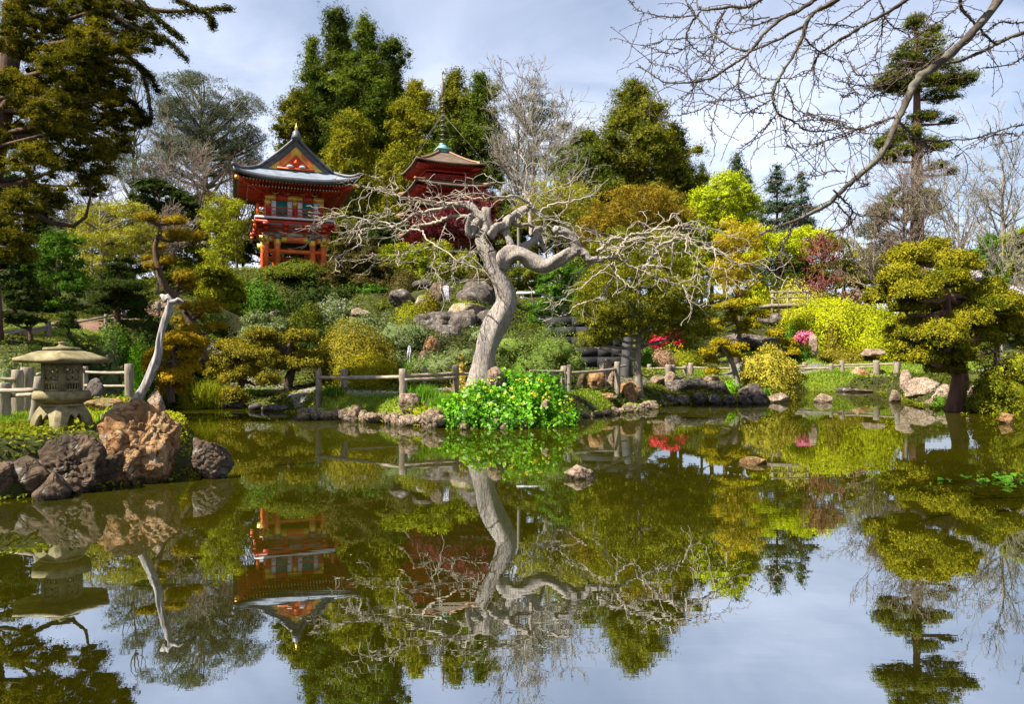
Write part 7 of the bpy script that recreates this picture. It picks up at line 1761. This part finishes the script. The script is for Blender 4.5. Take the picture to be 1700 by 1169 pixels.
# ---------------------------------------------------------------- the bare branch that arches in from above
def arching_branches():
    d = 7.2; s = d / F; r = RNG(1500, 100, 7); foot = np.array([9.2, 5.0, gz(9.2, 5.0)])
    t = thing('overhanging_tree', "lichened bare branches with knobby spurs arching across the sky", 'tree', foot)
    mb = MB(); crotch = np.array([8.6, 5.6, 5.6]); stem(mb, [foot - [0, 0, 0.3], np.array([9.2, 5.1, 2.6]), crotch], 0.22, 0.13, 12, 0.06); mb.build('trunk', M['bark_lichen'], t, smooth=True)
    Z4 = lambda q: [(1040 + x / 4.675, y / 4.675) for x, y in q]
    Z5 = lambda q: [(1340 + x / 4.675, y / 4.675) for x, y in q]
    Z8 = lambda q: [(1240 + x / 3.696, 180 + y / 3.696) for x, y in q]
    S = [  # (polyline in photo pixels, start radius px, end radius px, depth at start, depth at end)
        ([(1668, -12), (1630, 35), (1592, 75), (1548, 112), (1522, 132), (1506, 165), (1490, 198), (1478, 228), (1464, 255), (1445, 275), (1420, 296), (1392, 322), (1372, 340), (1345, 354), (1318, 368), (1288, 378), (1262, 388)], 9.5, 2.0, 0.0, -0.5),
        ([(1318, 368), (1306, 395), (1297, 420), (1302, 452)], 2.4, 1.0, -0.4, -0.6),
        ([(1382, 330), (1402, 352), (1412, 368), (1395, 386)], 2.0, 0.9, -0.2, 0.1),
        ([(1720, 44), (1665, 67), (1640, 80), (1600, 97), (1560, 107), (1525, 114), (1495, 130), (1460, 143), (1435, 147)], 4.4, 1.2, 0.6, 0.2),
        ([(1590, -12), (1597, 16), (1615, 35), (1640, 62), (1652, 72)], 3.6, 2.2, 0.2, 0.5),
        ([(1518, -10), (1470, 22), (1432, 42), (1400, 62), (1366, 84), (1352, 102), (1348, 118)], 4.0, 1.2, 0.3, 0.8),
        (Z4([(1680, -40), (1560, 40), (1470, 80), (1400, 170), (1370, 280), (1290, 430), (1200, 580), (1150, 680), (1140, 780), (1180, 880), (1290, 940), (1400, 1010), (1560, 1015), (1680, 990)]), 5.0, 1.0, -0.3, 0.2),
        (Z4([(1480, -20), (1380, 50), (1200, 150), (1060, 270), (980, 380), (900, 450), (760, 540), (650, 610), (520, 630), (310, 635), (160, 545), (90, 515)]), 4.6, 0.9, 0.0, 0.6),
        (Z4([(1380, 200), (1200, 290), (1060, 355), (960, 382), (830, 370), (690, 270), (550, 140), (470, 20), (440, -40)]), 3.2, 1.1, 0.3, 0.9),
        (Z4([(1060, -20), (1000, 20), (930, 50), (800, 50), (640, 75), (560, 60), (540, 10)]), 4.4, 1.8, 0.6, 0.9),
        (Z4([(580, 85), (510, 170), (470, 260), (490, 335), (570, 400), (650, 440)]), 2.4, 0.8, 0.8, 1.0),
        (Z4([(530, 118), (400, 128), (330, 130), (150, 100), (60, 50), (20, -10)]), 1.8, 0.8, 0.8, 1.1),
        (Z4([(1140, 710), (960, 750), (800, 775), (690, 760), (560, 670), (500, 620)]), 1.8, 0.8, 0.0, 0.6),
        (Z4([(930, 450), (875, 560), (865, 650), (740, 740), (680, 900), (650, 1050)]), 1.8, 0.7, 0.4, 0.2),
        (Z4([(870, 650), (880, 720), (960, 850), (1080, 880)]), 1.3, 0.6, 0.4, 0.5), (Z4([(935, 450), (1000, 550), (1100, 610), (1290, 600), (1450, 540)]), 1.6, 0.7, 0.4, -0.3),
        (Z4([(1140, 770), (1050, 810), (960, 860), (850, 880)]), 1.3, 0.6, 0.0, 0.3), (Z4([(1170, 880), (1110, 950), (1000, 1060), (870, 1165)]), 1.4, 0.6, 0.1, 0.3), (Z4([(1230, 930), (1235, 1060), (1250, 1150)]), 1.1, 0.6, 0.1, 0.1),
        (Z4([(1300, 940), (1460, 930), (1620, 930), (1700, 970)]), 1.2, 0.6, 0.1, 0.2), (Z4([(790, 370), (700, 440), (620, 560), (520, 680), (440, 780), (420, 990)]), 1.4, 0.6, 0.6, 0.9), (Z4([(700, 260), (620, 290), (440, 300), (290, 310), (190, 335)]), 1.3, 0.6, 0.9, 1.1),
        (Z4([(500, 340), (400, 400), (320, 415), (200, 370), (110, 350)]), 1.3, 0.6, 1.0, 1.3), (Z4([(510, 620), (400, 540), (290, 510), (170, 480)]), 1.2, 0.6, 0.7, 0.9), (Z4([(700, 770), (560, 850), (420, 890), (240, 910)]), 1.2, 0.6, 0.5, 0.9),
        (Z4([(1380, 290), (1450, 360), (1540, 420), (1640, 460), (1700, 480)]), 2.0, 0.9, 0.2, 0.5), (Z4([(1220, 640), (1260, 720), (1320, 850), (1460, 890), (1600, 940)]), 1.4, 0.6, 0.1, 0.3),
        (Z4([(1110, 130), (930, 150), (870, 80), (800, 30)]), 1.8, 0.8, 0.5, 0.9), (Z4([(1300, 90), (1100, 160), (960, 210), (820, 250), (690, 270)]), 1.9, 0.9, 0.4, 0.9), (Z4([(770, 80), (710, 180), (690, 260), (660, 380), (640, 480)]), 2.0, 0.7, 0.7, 0.8),
        (Z8([(918, 68), (960, 100), (1000, 150), (1060, 185), (1150, 200), (1240, 195), (1400, 180), (1500, 150), (1640, 110), (1720, 90)]), 2.6, 1.0, -0.2, 0.3),
        (Z8([(900, 50), (800, 90), (700, 125), (640, 125), (540, 95), (430, 60), (350, 30)]), 1.8, 0.7, -0.2, 0.2), (Z8([(660, 130), (560, 170), (430, 215), (260, 245)]), 1.4, 0.6, -0.1, 0.1), (Z8([(600, 390), (520, 380), (440, 410), (340, 400)]), 1.3, 0.6, -0.4, -0.6),
        (Z8([(650, 390), (690, 450), (740, 470), (640, 490)]), 1.2, 0.6, -0.4, -0.2), (Z8([(530, 500), (600, 570), (640, 640), (580, 740), (480, 750)]), 2.2, 0.8, -0.4, -0.1), (Z8([(640, 625), (700, 660), (820, 660), (900, 640)]), 1.3, 0.6, -0.3, 0.0),
        (Z8([(1080, 190), (1110, 250), (1060, 290)]), 1.2, 0.6, 0, 0.1), (Z8([(1720, 130), (1660, 170), (1620, 150), (1500, 170), (1360, 240), (1240, 320)]), 1.6, 0.6, 0.6, 0.2),
        (Z5([(1700, 160), (1600, 180), (1500, 170), (1380, 240), (1200, 290), (1100, 270)]), 2.0, 0.8, 0.5, 0.2), (Z5([(1700, 410), (1600, 490), (1440, 520), (1320, 530)]), 1.8, 0.8, 0.7, 0.4), (Z5([(1140, 330), (900, 520), (700, 620), (500, 665), (350, 650), (200, 600)]), 1.8, 0.7, 0.2, 0.6),
        (Z5([(880, 540), (720, 530), (600, 565), (450, 580), (390, 575), (330, 490), (290, 380)]), 1.6, 0.7, 0.1, 0.6), (Z5([(900, 480), (760, 480), (640, 490)]), 1.5, 0.8, 0.0, 0.2), (Z5([(1060, 310), (900, 300), (740, 300)]), 1.6, 0.8, 0.0, 0.3),
        (Z5([(800, -20), (720, 40), (600, 100), (440, 190), (350, 260), (200, 340), (80, 440), (50, 540), (90, 650)]), 3.0, 0.8, 0.4, 0.8), (Z5([(560, -20), (600, 110), (650, 190), (780, 250), (900, 240)]), 1.8, 0.7, 0.4, 0.6), (Z5([(600, 120), (570, 260), (530, 440), (560, 540)]), 1.5, 0.6, 0.5, 0.7),
        (Z5([(1240, -10), (1100, 110), (980, 190), (860, 280)]), 1.6, 0.7, 0.2, 0.4), (Z5([(500, -10), (380, 80), (220, 190), (60, 320), (0, 350)]), 1.8, 0.8, 0.5, 0.8), (Z5([(60, 180), (220, 190), (400, 205), (450, 190)]), 1.4, 0.8, 0.6, 0.6), (Z5([(680, 910), (560, 940), (470, 990), (390, 1000), (200, 940), (80, 900), (0, 880)]), 1.7, 0.7, -0.2, 0.3),
        (Z5([(400, 1000), (300, 1050), (150, 1090), (0, 1130)]), 1.4, 0.6, 0.0, 0.3), (Z5([(330, 570), (320, 640), (380, 710), (500, 750), (620, 730)]), 1.6, 0.7, 0.5, 0.3), (Z5([(500, 750), (400, 830), (330, 880)]), 1.2, 0.6, 0.4, 0.5), (Z5([(380, 715), (290, 740), (270, 750)]), 1.2, 0.6, 0.4, 0.5)]
    mb, sm = MB(), MB(); sp, sd, sl, sr = [], [], [], []
    for i, (pts, r0, r1, d0, d1) in enumerate(S):
        k = len(pts); P = catmull(np.array([W(x, y, d + d0 + (d1 - d0) * j / (k - 1)) for j, (x, y) in enumerate(pts)]), k * 5)
        P[1:-1] += r.normal(size=(len(P) - 2, 3)) * 0.004
        R = np.linspace(r0, r1, len(P)) ** 1.0 * s * 0.8; R = R * (1 + 0.10 * np.sin(np.arange(len(P)) * 1.7 + i))
        tubes(mb if r0 > 2.2 else sm, P[None], R[None], 8 if r0 > 3 else 6, lump=0.12, seed=i)
        if r0 > 3 and pts[0][1] < 0 or pts[0][0] > 1700:                  # carry the bough on out of the frame to the crotch
            Q = catmull(np.array([P[0], P[0] * 0.5 + crotch * 0.5 + [0, 0, 0.7], crotch]), 14); tubes(mb, Q[None], np.linspace(R[0], max(R[0] * 1.3, 0.04), 14)[None], 8)
        for j in range(2, len(P) - 1):
            v = nrm(P[min(j + 1, len(P) - 1)] - P[j - 1])
            for _ in range(2):                                           # knobby spurs
                sp.append(P[j]); sd.append(nrm(v * 0.5 + r.normal(size=3))); sl.append(r.uniform(0.02, 0.06)); sr.append(0.0042)
        
        for j in range(4, len(P) - 1, 7):
            v = nrm(P[min(j + 1, len(P) - 1)] - P[j - 1]); tw = [P[j]]; dv = nrm(v * 0.8 + r.normal(size=3) * 0.7)
            for q in range(9): dv = nrm(dv + r.normal(size=3) * 0.22 + [0, 0, -0.04]); tw.append(tw[-1] + dv * r.uniform(0.05, 0.085))
            tw = np.array(tw); tubes(sm, tw[None], np.linspace(0.0042, 0.0026, len(tw))[None], 4)
            for q in range(1, len(tw)):
                sp.append(tw[q]); sd.append(nrm(dv * 0.3 + r.normal(size=3))); sl.append(r.uniform(0.015, 0.045)); sr.append(0.0034)
    mb.build('boughs', M['bark_lichen'], t, smooth=True); sm.build('twigs', M['bark_dark'], t, smooth=True)
    mb = MB(); grow(mb, np.array(sp), np.array(sd), np.array(sl), np.array(sr), [dict(n=0, ang=(0, 1), lr=1, rr=1, wig=0.1, k=3, tap=0.8)], r, (4,), 0.0022); mb.build('spurs', M['bark_dark'], t)
arching_branches()

# a tree beyond the frame that shades the bank by the lantern
tree("broad dark evergreen beyond the lantern bank that shades the slope", (-330,), [(-330, 250, 200, 130), (-250, 330, 120, 90), (-380, 380, 140, 90)], 22, DARK, 24, 6.0, r0=0.4, core=0.8, dens=0.8)

tree("tall dark evergreen added behind the broad one beyond the lantern bank to shade the slope", (-620,), [(-620, 60, 200, 190), (-560, 260, 160, 120)], 22, DARK, 26, 7.0, r0=0.4, core=0.8, dens=0.7)  # unseen second evergreen, added to deepen the shade on the slope

# ---------------------------------------------------------------- grass, ground cover, floating leaves
def grass():
    r = RNG(1, 2, 3); mb = MB()
    for (cx, cy, rx, ry), n in zip(LAWN, [26000, 9000, 8000, 9000, 6000, 4000, 9000, 6000, 6000, 3500, 4500, 4500, 2600, 8000]):
        x = cx + rx * 1.15 * r.uniform(-1, 1, n); y = cy + ry * 1.15 * r.uniform(-1, 1, n)
        keep = (lawn_mask(x, y) > 0.35) & (pond_sd(x, y) > 0.25); x, y = x[keep], y[keep]; k = len(x)
        if not k: continue
        z = ground(x, y); h = (0.045 + 0.0016 * y) * r.uniform(0.5, 1.3, k); w = (0.006 + 0.0011 * y); a = r.uniform(0, 6.28, k)
        bx, by = np.cos(a) * w / 2, np.sin(a) * w / 2; lx, ly = r.normal(size=k) * h * 0.4, r.normal(size=k) * h * 0.4
        V = np.stack([np.column_stack([x - bx, y - by, z - 0.01]), np.column_stack([x + bx, y + by, z - 0.01]), np.column_stack([x + lx, y + ly, z + h])], 1)
        mb.add(V.reshape(-1, 3), T=np.arange(3 * k).reshape(k, 3), tint=np.clip(0.5 + 0.5 * snoise(np.column_stack([x, y, z]), 9, 0.8, 3) + 0.2 * r.normal(size=k), 0, 1))
    tag(mb.build('grass', leaf_mat((0.10, 0.20, 0.010), (0.27, 0.34, 0.02), 0.35, 0.02)), "short bright green and mossy yellow grass on the banks and lawns", None, None, 'stuff')
grass()
def groundcover():
    r = RNG(4, 5, 6); mb = MB(); bank = MB()
    for x0, x1, y0, y1, n, sz, h in [(-26, 4, 24, 58, 90000, 0.13, 0.30), (2, 30, 33, 66, 50000, 0.14, 0.25), (-17, -8, 10, 24, 16000, 0.08, 0.15), (-8, 6, 21, 31, 12000, 0.08, 0.12), (12, 26, 24, 40, 10000, 0.09, 0.15), (-40, 40, 58, 90, 40000, 0.25, 0.5), (4, 13, 28, 34, 9000, 0.08, 0.12)]:
        x = r.uniform(x0, x1, n); y = r.uniform(y0, y1, n); P = np.column_stack([x, y, 0 * x])
        m = snoise(P, 31, 0.5, 3); keep = (m > -0.75) & (pond_sd(x, y) > 0.3) & (lawn_mask(x, y) < 0.4); P = P[keep]; m = m[keep]; k = len(P)
        z = ground(P[:, 0], P[:, 1]); P[:, 2] = z + h * np.clip(m + 0.45, 0.1, 1) * r.random(k)
        leaves(mb, P, np.tile([0, -0.2, 1.0], (k, 1)), sz, r, 0.6, 0.6, np.clip(0.45 + 0.6 * snoise(P, 8, 0.35, 3) + 0.2 * r.normal(size=k), 0, 1))
    A = POND; B = np.roll(POND, -1, 0)                                  # moss and low plants hanging over the shore
    for a_, b_ in zip(A, B):
        if a_[1] < 6 and b_[1] < 6: continue
        L = np.linalg.norm(b_ - a_); k = int(L * (1500 if a_[1] < 14 else 420 if a_[1] < 26 else 240)); u = r.random(k)[:, None]; e = (b_ - a_) / L; nr = np.array([e[1], -e[0]])
        P = a_ + (b_ - a_) * u + nr * r.uniform(-2.2, 2.2, (k, 1)); sd = pond_sd(P[:, 0], P[:, 1]); P3 = np.column_stack([P, 0 * sd]); m = snoise(P3, 12, 0.9, 3)
        keep = (sd > -0.05) & (sd < 1.8) & (m > np.where(P3[:, 1] < 14, -0.8, -0.25)); P3 = P3[keep]; m = m[keep]
        if not len(P3): continue
        P3[:, 2] = np.maximum(ground(P3[:, 0], P3[:, 1]), 0.02) + 0.10 * np.clip(m + 0.3, 0, 1) * r.random(len(P3))
        leaves(bank, P3, np.tile([0, -0.3, 1.0], (len(P3), 1)), 0.045 + 0.0018 * P3[:, 1], r, 0.7, 0.5, np.clip(0.5 + 0.7 * snoise(P3, 8, 0.5, 3) + 0.2 * r.normal(size=len(P3)), 0, 1))
    tag(bank.build('moss', leaf_mat((0.07, 0.085, 0.008), (0.27, 0.27, 0.014))), "yellow green moss and low weeds growing along the pond banks", None, None, 'stuff')
    tag(mb.build('ground_cover', leaf_mat((0.028, 0.045, 0.009), (0.15, 0.165, 0.022))), "low leafy ground cover spread over the garden slopes", None, None, 'stuff')
groundcover()
def floating():
    r = RNG(7, 8, 9); n = 70; d = WD(r.uniform(690, 960, n)); px = r.uniform(0, 1700, n); x = (px - CX) * d / F
    k = pond_sd(x, d) < -0.4; P = np.column_stack([x[k], d[k], np.full(k.sum(), 0.006)]); mb = MB()
    leaves(mb, P, np.tile([0, 0, 1.0], (len(P), 1)), 0.012 + 0.0009 * P[:, 1], r, 0.04, 0.7, bend=0.02)
    tag(mb.build('floating_leaves', leaf_mat((0.16, 0.13, 0.05), (0.40, 0.34, 0.22), 0.1)), "small pale fallen leaves and petals floating on the pond", None, None, 'stuff')
floating()
def water_plant():
    r = RNG(1660, 800); mb = MB(); c = W(1655, 800, 10.15); c[2] = 0.0
    for i in range(15):
        q = c + np.array([r.normal() * 0.30, r.normal() * 0.18, r.uniform(0.01, 0.07)]); leaves(mb, q[None] + r.normal(size=(3, 3)) * [0.03, 0.03, 0.01], np.tile([0, -0.3, 1], (3, 1)), 0.085, r, 0.35, 0.8)
    tag(mb.build('water_plants', leaf_mat((0.03, 0.10, 0.01), (0.08, 0.19, 0.015)), loc=c), "green leaved water plants floating near the edge of the open water", None, None, 'stuff')
water_plant()

# ---------------------------------------------------------------- a walker on the slope path
def walker():
    c = on_ground(201, 33.0); c[2] = EYE + (HY - 547) * 33.0 / F
    t = thing('person', "person in blue jeans and a pale top walking behind the dark layered pine", 'person', c)
    def skin(name, verts, edges, radii, mat):
        me = bpy.data.meshes.new(name); me.from_pydata([list(v) for v in verts], edges, []); o = bpy.data.objects.new(name, me); COL.objects.link(o); o.parent = t; o['_org'] = list(t['_org'])
        sk = o.modifiers.new('skin', 'SKIN'); 
        for i, rr in enumerate(radii): me.skin_vertices[0].data[i].radius = (rr, rr * 0.85)
        me.skin_vertices[0].data[0].use_root = True
        o.modifiers.new('sub', 'SUBSURF').levels = 1; o.modifiers['sub'].render_levels = 2; me.materials.append(mat); return o
    flesh = plain_mat("skin", (0.42, 0.26, 0.19), 0.6, 0.1); jeans = plain_mat("blue_denim", (0.03, 0.06, 0.20), 0.8, 0.2); top = plain_mat("pale_cotton", (0.52, 0.50, 0.48), 0.8, 0.1); hair = plain_mat("brown_hair", (0.05, 0.03, 0.02), 0.6, 0.2)
    body = skin('body', [(0, 0, .94), (0, 0, 1.16), (0, 0, 1.38), (0, -.01, 1.50), (0, -.03, 1.62), (0, -.03, 1.72), (-.19, 0, 1.40), (-.26, .02, 1.14), (-.22, -.10, .92), (.19, 0, 1.40), (.26, -.02, 1.14), (.22, .08, .92), (-.10, 0, .88), (-.11, -.10, .48), (-.11, .02, .08), (-.12, -.14, .03), (.10, 0, .88), (.10, .10, .48), (.10, .22, .10), (.10, .10, .03), (-.02, -.12, 1.62)],
         [(0, 1), (1, 2), (2, 3), (3, 4), (4, 5), (2, 6), (6, 7), (7, 8), (2, 9), (9, 10), (10, 11), (0, 12), (12, 13), (13, 14), (14, 15), (0, 16), (16, 17), (17, 18), (18, 19), (4, 20)], [.14, .13, .15, .055, .10, .085, .06, .042, .03, .06, .042, .03, .085, .06, .042, .035, .085, .06, .042, .035, .025], flesh)
    skin('jeans', [(0, 0, .96), (-.10, 0, .86), (-.11, -.10, .48), (-.11, .02, .10), (.10, 0, .86), (.10, .10, .48), (.10, .22, .12)], [(0, 1), (1, 2), (2, 3), (0, 4), (4, 5), (5, 6)], [.155, .10, .078, .062, .10, .078, .062], jeans)
    skin('shirt', [(0, 0, 1.0), (0, 0, 1.18), (0, 0, 1.38), (-.19, 0, 1.41), (-.26, .02, 1.14), (.19, 0, 1.41), (.26, -.02, 1.14)], [(0, 1), (1, 2), (2, 3), (3, 4), (2, 5), (5, 6)], [.16, .15, .165, .075, .055, .075, .055], top)
    mb = MB(); V, Q = uvs(14, 9); mb.add(np.array(t['_org']) + V * [.108, .112, .10] + [0, .01, 1.70], Q); mb.build('hair', hair, t, smooth=True)
walker()
